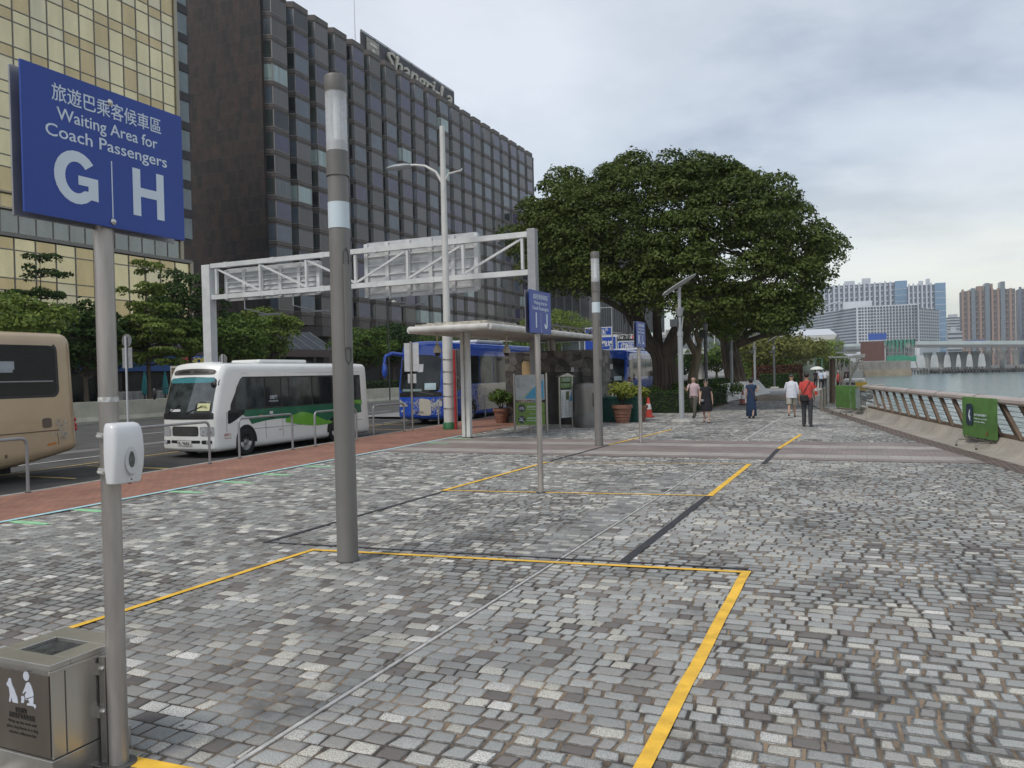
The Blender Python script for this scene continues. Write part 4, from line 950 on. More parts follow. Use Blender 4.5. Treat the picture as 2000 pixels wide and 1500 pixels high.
# small blue number plate lying on roof edge
for u, dep, lab in ((854, 21.6, 'left'), (989, 24.3, 'right')):
    q = ony(u, 670, dep); q.z = cz
    c = thing('dome_camera', 'beige dome camera hanging under the shelter canopy, the '+lab+' one', 'security camera', (q.x, q.y, cz), 0, 'dome cameras under the shelter')
    b = MB(); b.cyl((0,0,.08),(0,0,-.32),.03,n=10); b.lathe([(.05,-.04),(.05,.05)], n=12); b.build('stem', M('cam_beige', (.50,.45,.36), .5), c, smooth=True)
    b = MB(); b.lathe([(.03,-.3),(.07,-.33),(.10,-.42),(.125,-.48),(.125,-.56),(.1,-.565)], n=18); b.build('housing', M('cam_beige'), c, smooth=True)
    b = MB(); b.lathe([(.088,-.56),(.085,-.61),(.06,-.66),(.01,-.68)], n=16); b.build('dome', M('dome_dark', (.012,.012,.014), .08), c, smooth=True)

# ---- map board and notice board
mb_ = thing('map_board', 'promenade map board with blue harbour map above green rule panels', 'notice board', (*gp(1037, 846).xy, 0))
a, c = gp(1006, 845), gp(1069, 845); ex = (c-a).normalized(); ln = (c-a).length; o3 = mb_.location
def LP(s, z, d=0.): n = Vector((ex.y, -ex.x, 0)); return a + ex*s + n*d + Z1*z
for s in (0, ln):
    b = MB(); b.cyl(LP(s,0), LP(s,1.98), .038, n=14)
    for z in (.25,.62,1.0,1.35,1.75): b.cyl(LP(s,z), LP(s,z+.02), .043, n=14)
    b.build('post', steel2, mb_, True, smooth=True)
b = MB(); b.cyl(LP(ln*.5,0), LP(ln*.5,1.0), .03, n=12); b.build('post', steel2, mb_, True)
b = MB(); b.prism([(.06,1.1),(ln-.06,1.1),(ln-.06,1.93),(.06,1.93)], a, ex, Z1, .04, 0); b.build('map_panel', M('map_frame', (.45,.47,.48), .5), mb_, True)
b = MB(); w_ = ln-.16; o4 = LP(.08, 1.13, .041)
b.prism([(0,0),(w_,0),(w_,.76),(0,.76)], o4, ex, Z1, .003, 0)
b.prism([(w_*.3,0),(w_,0),(w_,.62),(w_*.86,.56),(w_*.62,.34),(w_*.45,.18),(w_*.34,.05)], o4+Vector((ex.y,-ex.x,0))*.003, ex, Z1, .002, 1)
b.prism([(w_*.02,.01),(w_*.3,0),(w_*.34,.05),(w_*.45,.18),(w_*.62,.34),(w_*.58,.37),(w_*.4,.22),(w_*.25,.08),(w_*.02,.06)], o4+Vector((ex.y,-ex.x,0))*.003, ex, Z1, .002, 3)
rn = random.Random(2)
for i in range(26):
    s = rn.random(); x = w_*(.05+.6*s); z = .08+.5*s+rn.uniform(-.03,.2); q_ = rn.uniform(.008,.022); b.prism([(x,z),(x+q_*1.6,z+q_*.3),(x+q_,z+q_)], o4+Vector((ex.y,-ex.x,0))*.005, ex, Z1, .0015, 2)
for i in range(9): b.prism([(.02,.7-i*.04),(.02+rn.uniform(.08,.16),.7-i*.04),(.12,.71-i*.04),(.02,.71-i*.04)], o4+Vector((ex.y,-ex.x,0))*.005, ex, Z1, .0015, 4)
b.build('map_print', [M('map_land', (.40,.43,.45), .45), M('map_sea', (.06,.30,.50), .45), M('map_green', (.08,.25,.10), .5), M('map_sand', (.33,.40,.36), .5), M('map_ink', (.1,.11,.13), .5)], mb_, True)
b = MB()
for z0_ in (.26, .64): b.prism([(.06,z0_),(ln-.06,z0_),(ln-.06,z0_+.36),(.06,z0_+.36)], a, ex, Z1, .03, 0)
b.build('rule_panel', M('rule_green', (.14,.25,.045), .5, var=.15), mb_, True)
nrm = Vector((ex.y, -ex.x, 0))
b = MB()
for z0_ in (.44, .82):
    b.prism([(.26+.135*math.cos(t_), .135*math.sin(t_)) for t_ in [2*math.pi*i/22 for i in range(22)]], LP(0, z0_, .031), ex, Z1, .003, 0)
b.build('rule_disc', M('disc_grey', (.055,.055,.06), .5), mb_, True)
b = MB(); o5 = LP(.26, .82, .0345)
for cx_ in (-.055, .055): b.tube([o5+ex*(cx_+.035*math.cos(t_))+Z1*(-.02+.035*math.sin(t_)) for t_ in [2*math.pi*i/14 for i in range(15)]], .006, 5)
b.tube([o5+ex*-.055-Z1*.02, o5+ex*-.02+Z1*.035, o5+ex*.035+Z1*.035, o5+ex*.055-Z1*.02, o5-Z1*.02, o5+ex*.035+Z1*.035], .006, 5)
o6 = LP(.26, .44, .0345); b.prism([(-.09,-.035),(.03,-.035),(.03,-.01),(-.09,-.01)], o6, ex, Z1, .003); b.tube([o6+ex*.02+Z1*.01, o6+ex*.0+Z1*.04, o6+ex*.05+Z1*.05, o6+ex*.06+Z1*.08], .006, 5); b.tube([o6+ex*-.08+Z1*.08, o6+ex*.085-Z1*.085], .009, 5)
b.build('rule_icon', sign_white, mb_, True)
for z0_, s1, s2 in ((.86,'請勿踏單車','No cycling'), (.48,'請勿吸煙','No Smoking')):
    text(s1, .05, sign_white, mb_, LP(.60, z0_, .032), ex, Z1, width=.3, world=True); text(s2, .04, sign_white, mb_, LP(.60, z0_-.08, .032), ex, Z1, width=.3, world=True)
nb = thing('notice_board', 'slim notice board with green header over white printed sheets against the stone wall', 'notice board', (*gp(1106, 834).xy, 0))
a, c = gp(1094, 836), gp(1119, 834); a = Vector((a.x, a.y, 0)); ex = (c-a).normalized(); ln = (c-a).length
for s in (0, ln):
    b = MB(); b.cyl(LP(s,0), LP(s,1.85), .04, n=14); b.build('post', steel2, nb, True, smooth=True)
b = MB(); b.prism([(-.1,1.83),(ln+.06,1.83),(ln*.5,1.96)], LP(0,0,-.1), ex, Z1, .22); b.build('cap', steel2, nb, True)
b = MB(); b.prism([(.04,1.42),(ln-.04,1.42),(ln-.04,1.6),(.04,1.6)], a, ex, Z1, .04); b.prism([(.04,1.64),(ln-.04,1.64),(ln-.04,1.82),(.04,1.82)], a, ex, Z1, .04); b.build('header_panel', M('header_green', (.12,.19,.065), .5), nb, True)
text('尖沙咀海濱', .05, sign_white, nb, LP(ln/2, 1.75, .042), ex, Z1, width=ln*.6, world=True); text('Promenade', .035, sign_white, nb, LP(ln/2, 1.68, .042), ex, Z1, width=ln*.5, world=True); text('↑ ↗ ↑', .06, sign_white, nb, LP(ln/2, 1.51, .042), ex, Z1, world=True)
b = MB(); b.prism([(.05,.36),(ln-.05,.36),(ln-.05,1.36),(.05,1.36)], a, ex, Z1, .04); b.build('sheet_panel', M('sheet_white', (.55,.57,.57), .5), nb, True)
b = MB()
for i in range(14):
    for j in range(3): x = .07+j*(ln-.14)/3; z = .42+i*.055; b.prism([(x,z),(x+rn.uniform(.05,(ln-.14)/3.3),z),(x+.05,z+.012),(x,z+.012)], LP(0,0,.041), ex, Z1, .002)
b.build('printed_line', M('map_ink'), nb, True)
b = MB(); b.prism([(ln*.45,1.0),(ln*.68,1.0),(ln*.68,1.3),(ln*.45,1.3)], LP(0,0,.041), ex, Z1, .002, 0); b.prism([(ln*.7,.95),(ln-.05,.95),(ln-.05,1.3),(ln*.85,1.2)], LP(0,0,.041), ex, Z1, .002, 1); b.build('sheet_map', [M('map_olive', (.10,.13,.06), .5), MATS['map_sea']], nb, True)

# ---- stainless bin shelter, planters, pots, cones
q = gp(1147, 834); cb = thing('litter_bin', 'large round topped stainless litter bin beside the stone wall', 'bin', (q.x, q.y, 0))
b = MB(); b.lathe([(.44,.02),(.44,1.35),(.42,1.5),(.34,1.56),(.05,1.6)], n=28); b.build('drum', M('drum_steel', (.17,.165,.155), .4, .6, var=.2, streak=.2), cb, smooth=True)
b = MB(); b.lathe([(.46,0),(.46,.5),(.445,.52)], n=28); b.build('skirt', M('skirt_steel', (.14,.135,.13), .45, .6), cb, smooth=True)
b = MB(); b.box(.2,.45,-.3,.2,.75,1.25); b.build('opening', M('bin_open', (.05,.055,.05), .5), cb, bevel=.03)
terra = M('terracotta', (.22,.105,.07), .8, var=.2, scale=6); soil = M('soil', (.03,.022,.015), .95)
pot_protos = []
def pot(u, v, s, lab, g='terracotta pots with leafy shrubs'):
    q = gp(u, v); t = thing('potted_shrub', lab, 'potted plant', (q.x, q.y, 0), 0, g)
    b = MB(); b.lathe([(.22*s,0),(.30*s,.42*s),(.31*s,.5*s),(.35*s,.5*s),(.35*s,.62*s),(.30*s,.62*s),(.29*s,.52*s)], n=24)
    for z in (.1,.2,.3): b.lathe([((.225+.075*z/.42)*s+.002,z*s),((.235+.075*z/.42)*s+.006,(z+.02)*s),((.235+.075*z/.42)*s,(z+.04)*s)], n=24)
    b.build('pot', terra, t, smooth=True)
    b = MB(); b.lathe([(.28*s,.52*s),(.28*s,.55*s)], n=18); b.build('soil', soil, t)
    return t, s
def bar_planter(x0, x1_, y0, y1, h, lab):
    t = thing('planter_box', lab, 'planter', ((x0+x1_)/2, y0, 0)); b = MB(); b.box(x0, x1_, y0, y1, .02, h); b.build('box_side', M('planter_green', (.012,.075,.06), .55, var=.25), t, True)
    b = MB()
    n_ = int((x1_-x0)/.16)
    for i in range(-6, n_+1):
        for sgn in (1, -1):
            xa = x0+i*.16; pts = [(xa, .04), (xa+(h-.06), h-.02)] if sgn > 0 else [(xa, h-.02), (xa+(h-.06), .04)]
            (xa0, za0), (xb0, zb0) = pts; ta, tb_ = max(0, (x0-xa0)/(xb0-xa0)), min(1, (x1_-xa0)/(xb0-xa0))
            if tb_ <= ta: continue
            b.bar((xa0+(xb0-xa0)*ta, y0-.012, za0+(zb0-za0)*ta), (xa0+(xb0-xa0)*tb_, y0-.012, za0+(zb0-za0)*tb_), .022, .012, 0, (0,1,0))
    b.bar((x0,y0-.02,h-.03),(x1_,y0-.02,h-.03),.05,.06); b.build('lattice', M('lattice_green', (.02,.11,.085), .5), t, True); return t
bar_planter(-9.45, -8.05, 30.1, 30.9, .98, 'dark green lattice planter box behind the terracotta pot')
def cone(x, y, lab, s=1., fade=False):
    t = thing('traffic_cone', lab, 'traffic cone', (x, y, 0), 0, 'orange and white traffic cones'); t.scale = (s, s, s)
    rc = M('cone_faded', (.30,.10,.09), .7) if fade else M('cone_red', (.50,.045,.025), .5)
    b = MB(); b.lathe([(.15,.04),(.035,.72),(.01,.73)], n=18); b.build('cone_body', rc, t, smooth=True)
    b = MB(); b.lathe([(.111,.30),(.078,.50)], n=18); b.v = [(x_*1.02, y_*1.02, z_) for x_, y_, z_ in b.v]; b.build('white_sleeve', M('cone_white', (.6,.6,.6), .5), t, smooth=True)
    b = MB(); b.box(-.19,.19,-.19,.19,.01,.045); b.build('cone_foot', rc if not fade else M('foot_dark', (.05,.04,.04), .8), t, bevel=.01)
cone(*gp(1267, 815).xy, 'bright red and white traffic cone by the box hedge corner', 1.15)
cone(*gp(1451, 791).xy, 'faded traffic cone left of the woman in the long blue dress', 1.1, True)
cone(*gp(1593, 772).xy, 'small traffic cone behind the man in the red shirt', 1.0)
# white bar fence behind the planter
t = thing('low_fence', 'low white bar fence with dark top rail left of the potted shrub', 'fence', (-9.0, 33.0, 0)); b = MB()
for i in range(9): b.box(-10.75+i*.16, -10.68+i*.16, 33, 33.03, .1, 1.05)
b.build('fence_bar', white_paint, t, True); b = MB(); b.box(-10.85, -9.3, 32.97, 33.06, 1.08, 1.2); b.build('top_rail', M('base_dark'), t, True)

# ---- solar lamps along the promenade
def solar_lamp(x, y, H, lab, dark=False, base=True):
    t = thing('solar_lamp', lab, 'lamp post', (x, y, 0), 0, 'solar panel lamp posts along the promenade')
    pm = M('solar_dark', (.10,.105,.11), .5) if dark else M('solar_grey', (.33,.35,.365), .5, var=.08)
    b = MB(); b.tube([(0,0,.15),(0,0,H*.62)], .095, 14); b.build('lower_pole', pm, t, smooth=True)
    b = MB(); b.tube([(0,0,H*.62),(0,0,H*.93)], .06, 12); b.lathe([(.11,H*.6),(.11,H*.63)], n=14); b.build('upper_pole', pm, t, smooth=True)
    if base: b = MB(); b.lathe([(.42,0),(.42,.1),(.36,.17),(.1,.19)], n=10); b.build('concrete_base', M('base_concrete', (.36,.35,.32), .85, var=.2, scale=4), t)
    b = MB(); cz_ = H*.945; vs = []; fs = []; n_ = 24
    for s_ in (0, 1):
        for i in range(n_):
            a_ = 2*math.pi*i/n_; px_, py_ = .62*math.cos(a_), .34*math.sin(a_); vs.append((px_, py_, cz_+px_*.56+s_*.035))
    fs = [tuple(range(n_-1,-1,-1)), tuple(range(n_, 2*n_))]+[(i, (i+1) % n_, n_+(i+1) % n_, n_+i) for i in range(n_)]
    b.add(vs, fs); b.build('solar_panel', [M('panel_under', (.40,.41,.41), .5)], t)
    b = MB(); b.lathe([(.10,H*.735),(.10,H*.74),(.15,H*.785),(.15,H*.792)], n=14); b.build('lamp_head', M('lamp_grey', (.25,.26,.27), .4), t, smooth=True)
    b = MB(); b.box(-.34,-.06,-.12,.12,H*.665,H*.715); b.build('battery_box', M('batt', (.07,.075,.08), .5), t); b = MB(); b.bar((-.05,0,H*.62),(-.12,0,H*.73),.03,.03); b.bar((.05,0,H*.62),(.12,0,H*.73),.03,.03); b.build('stay', pm, t)
solar_lamp(-6.15, 29.13, 5.35, 'nearest solar lamp post with elliptical panel, right of the banyan trunk')
solar_lamp(-7.93, 53.1, 4.95, 'solar lamp post standing by the white sloping planter wall')
solar_lamp(-8.9, 73, 5.0, 'solar lamp post just behind the woman in the long blue dress')
q = gp(1513, 759); solar_lamp(q.x, q.y, 5.1, 'darker lamp post with a wide base before the clipped hedge', dark=True)
q = ony(1380, 770, 44); solar_lamp(q.x, 44, 5.6, 'dark grey solar lamp post beside the pale bent trunk', dark=True, base=False)  # takes the darker grey pole colour
for i, (u, Y) in enumerate(((1535,100),(1554,112),(1573,126),(1584,140),(1596,150),(1606,165))):
    q = ony(u, 740, Y); solar_lamp(q.x, Y, 5.3, ('first','second','third','fourth','fifth','sixth')[i]+' in the row of far solar lamp posts counted from the left, beyond the hedges', base=False)
# twin column lamps beyond banyan
# ---- bollards, barriers
for i, (u, v, uu, vt) in enumerate(((1604,803,1604,762),(1610,797,1610,764),(1615,792,1615,765))):
    q = gp(u, v); b = MB(); b.lathe([(.05,0),(.05,.88),(.055,.885),(.055,.93),(.01,.95)], n=14); o = b.build('bollard', M('bollard_steel', (.25,.22,.18), .45, .5, var=.3, streak=.2), smooth=True); o.location = (q.x, q.y, 0)
    tag(o, ('nearest','middle','farthest')[i]+' of three slim steel bollards right of the man in the red shirt', 'bollard', 'steel bollards beside the seawall path')
def barrier(pl, pr_, lab, two=False):
    pl, pr_ = Vector((*pl,0)), Vector((*pr_,0)); c = (pl+pr_)/2; dd_ = pr_-pl; yaw = math.atan2(dd_.y, dd_.x)
    t = thing('crowd_barrier', lab, 'barrier', (c.x, c.y, 0), yaw, 'green covered crowd barriers by the balustrade')
    w_ = dd_.length*.93; ms_ = M('barrier_steel', (.36,.34,.30), .35, .8); gm = M('cover_green', (.085,.19,.048), .65, var=.22, scale=3, bump=.3, bscale=7)
    b = MB(); b.tube([(-w_/2,0,.2),(-w_/2,0,1.14),(w_/2,0,1.14),(w_/2,0,.2),(-w_/2,0,.2)], .018, 8)
    for i in range(1, 8): x = -w_/2+w_*i/8; b.cyl((x,0,.2),(x,0,1.14),.009,n=6)
    b.build('frame', ms_, t, smooth=True)
    for s_ in (-1, 1):
        b = MB(); x = s_*w_*.33; b.tube([(x,-.30,0.02),(x,-.29,.13),(x,-.24,.17),(x,.24,.17),(x,.29,.13),(x,.30,.02)], .018, 8); b.build('foot', ms_, t, smooth=True)
        b = MB(); b.cyl((x,-.30,0),(x,-.30,.05),.024,n=8); b.cyl((x,.30,0),(x,.30,.05),.024,n=8); b.build('foot_cap', M('black_plastic', (.01,.01,.01), .4), t)
    x1_ = w_/2+.03 if not two else 0; x0 = -w_/2-.03
    b = MB(); vs = []; fs = []; prof = [(-.03,.24),(-.034,.5),(-.028,.8),(-.034,1.13),(-.018,1.165),(.018,1.165),(.034,1.13),(.028,.8),(.034,.5),(.03,.24)]; n_ = 12
    for i in range(n_+1):
        x = x0+(x1_-x0)*i/n_; wv = .006*math.sin(i*1.9)
        for yy, z in prof: vs.append((x, yy+wv, z+.006*math.sin(i*2.3)*(z < .3)))
    k = len(prof); fs = [(i*k+j, (i+1)*k+j, (i+1)*k+j+1, i*k+j+1) for i in range(n_) for j in range(k-1)]
    fs += [tuple(range(k)), tuple(range(n_*k+k-1, n_*k-1, -1))]
    b.add(vs, fs); b.build('cover', gm, t, smooth=True)
    return t, w_
q = gp(1918, 876); bt, bw_ = barrier((2.13, 21.9), (2.62, 20.3), 'green covered crowd barrier with white lettering at the right of the view')
ico = M('icon_navy', (.02,.04,.07), .5)
b = MB(); pts = []
for cx_, cz_, a0 in ((.05,.22,0),(-.05,.22,90),(-.05,-.14,180),(.05,-.14,270)):
    for i in range(4): a_ = R(a0+30*i); pts.append((cx_+.045*math.cos(a_), cz_+.07*math.sin(a_)))
pts = [(a_*1.8, c_) for a_, c_ in pts]; b.prism(pts, (-.40,-.045,.72), X1, Z1, .006); b.build('icon', ico, bt)
b = MB(); b.prism([(-.04,-.02),(0,.10),(.03,.14),(.05,.08),(.02,.0),(.06,-.02),(.05,-.14),(-.01,-.06)], (-.40,-.052,.74), X1, Z1, .004); b.build('icon_mark', sign_white, bt)
text('請勿攀爬欄杆', .045, sign_white, bt, (.15,-.047,.76), X1, Z1, width=.62, depth=.003); text('Please do not climb', .035, sign_white, bt, (.15,-.047,.68), X1, Z1, width=.62, depth=.003); text('over the railing', .035, sign_white, bt, (.10,-.047,.61), X1, Z1, width=.52, depth=.003)
b = MB(); b.prism([(-.05,-.03),(0,.0),(.02,.06),(.05,.07),(.03,.0),(.05,-.04),(.0,-.03)], (.45,-.047,.36), X1, Z1, .004); b.build('ribbon_mark', M('ribbon_red', (.35,.08,.04), .5), bt)
barrier((-1.15, 36.7), (-.58, 35.4), 'far green covered crowd barrier, left of the pair before the landing frame')
b2, _ = barrier((-.52, 35.2), (-.15, 33.9), 'steel crowd barrier with half green cover and clear half, right of the pair', two=True)
b = MB(); b.box(.02,.58,-.045,-.04,.3,1.08); b.build('clear_sheet', M('clear_sheet', (.30,.36,.36), .15, var=.4, scale=4), b2)

# ---- steel landing frame: brown columns, flat roofs, crossed tubes and arcs
lf = thing('landing_frame', 'tangled steel landing frame with brown columns and flat pale roof bars by the water', 'pier frame', (-1.7, 46, 0))
bc_ = M('frame_brown', (.125,.08,.055), .6, var=.2); bs = M('frame_steel', (.42,.39,.34), .4, .5, var=.2)
def fpz(u, v, Y): return ony(u, v, Y)
for u, Y, vb, vt, r in ((1621,46,786,700,.05),(1626,46,786,702,.14),(1632,47,785,700,.05),(1640,48,784,702,.04),(1660,50,780,700,.04)):
    p0, p1 = fpz(u, vb, Y), fpz(u, vt, Y); p0.z = 0; b = MB(); b.cyl(p0, p1, r, r, 12); b.build('column', bc_ if r > .08 else bs, lf, True, smooth=True)
for (u0,v0,u1,v1,Y) in ((1618,698,1689,697,46),(1632,689,1673,689,52),(1665,696,1690,693,46)):
    p0, p1 = fpz(u0, v0, Y), fpz(u1, v1, Y); b = MB(); b.bar(p0, p1, .8, .10); b.build('roof_bar', M('frame_pale', (.55,.53,.48), .5), lf, True, bevel=.02)
b = MB()
for (u0,v0,u1,v1,Y) in ((1624,783,1638,706,46),(1622,768,1634,790,46),(1630,790,1648,712,47),(1636,784,1626,712,46),(1640,790,1650,700,48),(1655,770,1668,712,50),(1622,730,1650,705,46)):
    b.tube([fpz(u0,v0,Y), fpz(u1,v1,Y)], .035, 6)
for s_ in range(3):
    pts = []
    for i in range(9): t_ = i/8; pts.append(fpz(1688-26*t_-s_*2, 698+2*s_+40*t_*t_+s_*5, 46.5+s_*.4))
    b.tube(pts, .03, 6)
b.build('crossed_tube', bs, lf, True)
q = gp(1636, 790); b = MB(); b.lathe([(.32,0),(.32,.05),(.1,.07)], (q.x, q.y, 0), 16); b.build('floor_disc', bs, lf, True)
# moored boat glimpsed behind the rail end
q = ony(1672, 740, 52)
bt_ = thing('moored_boat', 'cluttered pale work boat moored behind the landing frame', 'boat', (q.x, 54, -3.4))
b = MB(); X0 = q.x
hull = [(-1.6,-3),(1.7,-3),(2.0,2),(1.2,6),(0,7.5),(-1.2,6),(-1.9,2)]
vs = [(X0+x*.9, 54+y, -3.6) for x, y in hull]+[(X0+x, 54+y, -.6) for x, y in hull]; k = len(hull)
b.add(vs, [tuple(range(k-1,-1,-1)), tuple(range(k,2*k))]+[(i,(i+1)%k,k+(i+1)%k,k+i) for i in range(k)]); b.build('hull', M('boat_hull', (.40,.38,.33), .6, var=.3), bt_, True)
b = MB(); b.box(X0-.8, X0+.5, 54, 58, -.6, 1.15); b.build('cabin', M('cabin_white', (.46,.45,.42), .6, var=.4, scale=3), bt_, True, bevel=.1)
b = MB(); b.box(X0-.6, X0+.3, 53.95, 54, .65, .95); b.build('cabin_window', fw if 'far_window' in MATS else M('cw', (.06,.07,.08), .2), bt_, True)
b = MB()
for s_ in range(7): b.tube([(X0-1.5+s_*.5, 52, -.6), (X0-1.5+s_*.5, 52, .8)], .03, 5)
b.tube([(X0-1.5,52,.8),(X0+1.5,52,.8)], .035, 5); b.tube([(X0-.6,53.4,.2),(X0+1.4,52.4,-.4)], .05, 6); b.build('boat_rail', bs, bt_, True)
rn3 = random.Random(6)
for k_ in range(9):
    b = MB(); cx_, cy_, cz_ = X0+rn3.uniform(-1.3,1.1), 52+rn3.uniform(-.4,1.2), rn3.uniform(-.5,.5); b.ell((cx_,cy_,cz_+.15), (rn3.uniform(.25,.5),.3,rn3.uniform(.15,.3)), 9, 6, fn=lambda q: 1+.18*math.sin(q.x*7+q.z*9)); b.build('bundle', M(('tarp_grey','tarp_pale','tarp_rust')[k_ % 3], ((.30,.32,.32),(.48,.46,.42),(.22,.10,.06))[k_ % 3], .8, var=.4, scale=5), bt_, True)
b = MB()
for k_ in range(6): b.bar((X0-1.2+k_*.25, 51.6, -.5+.1*k_), (X0+.6+k_*.12, 51.9, -.1+.12*k_), .16, .03)
b.build('gangplank', M('plank_grey', (.36,.36,.34), .7, var=.3), bt_, True)
for k_ in range(5):
    q = ony(1684, 748+k_*3.2, 48); b = MB(); b.box(q.x-.35, q.x+.25, 48, 48.25, q.z-.045, q.z+.045); b.build('yellow_fender', M('fender_yellow', (.55,.36,.05), .6), bt_, True)

# ---- overhead blue direction signs far along the road
DY = 78
ds = thing('direction_sign', 'pair of blue direction signs with white lettering on a gantry behind the banyan', 'direction sign', (*ony(1200, 700, DY).xy, 0))
sb = M('direction_blue', (.012,.06,.36), .4); sw_ = M('direction_white', (.66,.68,.68), .4)
def panel(u0, v0, u1, v1, m=sb, edge=sw_, Y=DY):
    p0, p1 = ony(u0, v1, Y), ony(u1, v0, Y); z0_, z1_ = p0.z, p1.z
    b = MB(); b.box(p0.x, p1.x, Y-.05, Y+.1, z0_, z1_, 1); b.box(p0.x+.08, p1.x-.08, Y-.08, Y-.05, z0_+.08, z1_-.08, 0); b.build('sign_panel', [m, edge], ds, True)
    return p0.x, p1.x, z0_, z1_
def ptxt(s, P_, fx, fz, h, m=sw_, w_=None): 
    x0, x1_, z0_, z1_ = P_; return text(s, h, m, ds, (x0+(x1_-x0)*fx, DY-.085, z0_+(z1_-z0_)*fz), X1, Z1, width=w_, world=True, bold=.015, depth=.02)
P_ = panel(1143, 638, 1195, 657); ptxt('Tsim Sha Tsui (E)', P_, .5, .70, .24, w_=2.1); ptxt('尖沙咀(東)', P_, .55, .3, .32, w_=1.3)
P_ = panel(1142, 656, 1204, 685); ptxt('Kwun Tong', P_, .38, .76, .26, w_=1.3); ptxt('觀塘', P_, .72, .42, .46); ptxt('↓', P_, .82, .14, .3)
P_ = panel(1207, 650, 1250, 664, sw_, M('sign_black', (.02,.02,.02), .5)); ptxt('Hung Hom Stn', P_, .45, .74, .2, M('sign_black'), 1.7); ptxt('紅磡站', P_, .32, .3, .3, M('sign_black'))
b = MB(); x = P_[0]+(P_[1]-P_[0])*.72; b.lathe([(.2,0),(.2,.02)], (x, DY-.1, P_[2]+.25), 18, 0, 'y'); b.build('station_emblem', M('emblem_red', (.5,.03,.03), .5), ds, True)
text('✻', .2, sw_, ds, (x, DY-.105, P_[2]+.25), X1, Z1, world=True, depth=.02)
P_ = panel(1207, 664, 1282, 686); ptxt('Hung Hom, To Kwa Wan', P_, .48, .78, .2, w_=2.9); ptxt('紅磡站‧土瓜灣', P_, .42, .42, .36, w_=2.7); ptxt('↓', P_, .42, .14, .3)
panel(1266, 648, 1281, 659, sw_, M('edge_green', (.05,.25,.12), .5))
b = MB(); x0, x1_ = ony(1143,700,DY).x, ony(1300,700,DY).x; b.box(x0, x1_, DY+.2, DY+.5, 5.2, 5.5); b.box(x0-6, x0-5.6, DY+.2, DY+.6, -.13, 6); b.box(x1_, x1_+.4, DY+.2, DY+.6, 0, 6); b.box(x0-6, x0, DY+.2, DY+.5, 5.2, 5.5); b.build('gantry_frame', gr, ds, True)
# road barriers (concrete) across the carriageway
cb_m = M('barrier_concrete', (.47,.45,.36), .85, var=.16, scale=1.6, bump=.2)
ys = frange(6, 92, 3.0); pb = None
for i, y in enumerate(ys[:-1]):
    if pb is None:
        pb = thing('concrete_barrier', '', 'barrier', (-38.6, y, -.13), 0, 'concrete barrier blocks along the far side of the road')
        b = MB(); prof = [(-.32,0),(-.32,.1),(-.17,.32),(-.12,1.15),(.12,1.15),(.17,.32),(.32,.1),(.32,0)]
        b.prism(prof, (0,2.97,0), X1, Z1, 2.97); b.build('block', cb_m, pb, bevel=.02)
        t = pb
    else: t = copy_tree(pb, (-38.6, y, -.13))
    t['label'] = 'pale concrete barrier block in the continuous row across the road'
# U-shaped cones of spotlights etc: utility poles across the road
for u, v0, v1, lab in ((735,690,842,'short'),(768,596,740,'taller')): pass
t = thing('street_light', 'slim dark lamp post with small white lamp in front of the hotel podium', 'street light', (*ony(757, 600, 58).xy, 0))
zt_ = ony(757, 590, 58).z; b = MB(); b.cyl((0,0,0),(0,0,zt_),.06,n=8); b.tube([(0,0,zt_-.4),(.2,0,zt_),(.7,0,zt_+.1)], .04, 6); b.build('pole', M('pole_dark', (.04,.04,.045), .5), t); b = MB(); b.ell((.75,0,zt_), (.35,.2,.12), 10, 6); b.build('lamp_head', wp, t)
t = thing('lamp_post', 'thin pale lamp post rising behind the blue direction signs', 'lamp post', (*ony(1197, 700, 70).xy, 0))
zt_ = ony(1197, 598, 70).z; b = MB(); b.cyl((0,0,0),(0,0,zt_),.06,.05,8); b.tube([(-1.2,0,zt_-.1),(1.0,0,zt_-.1)], .04, 6); b.build('pole', gr, t)
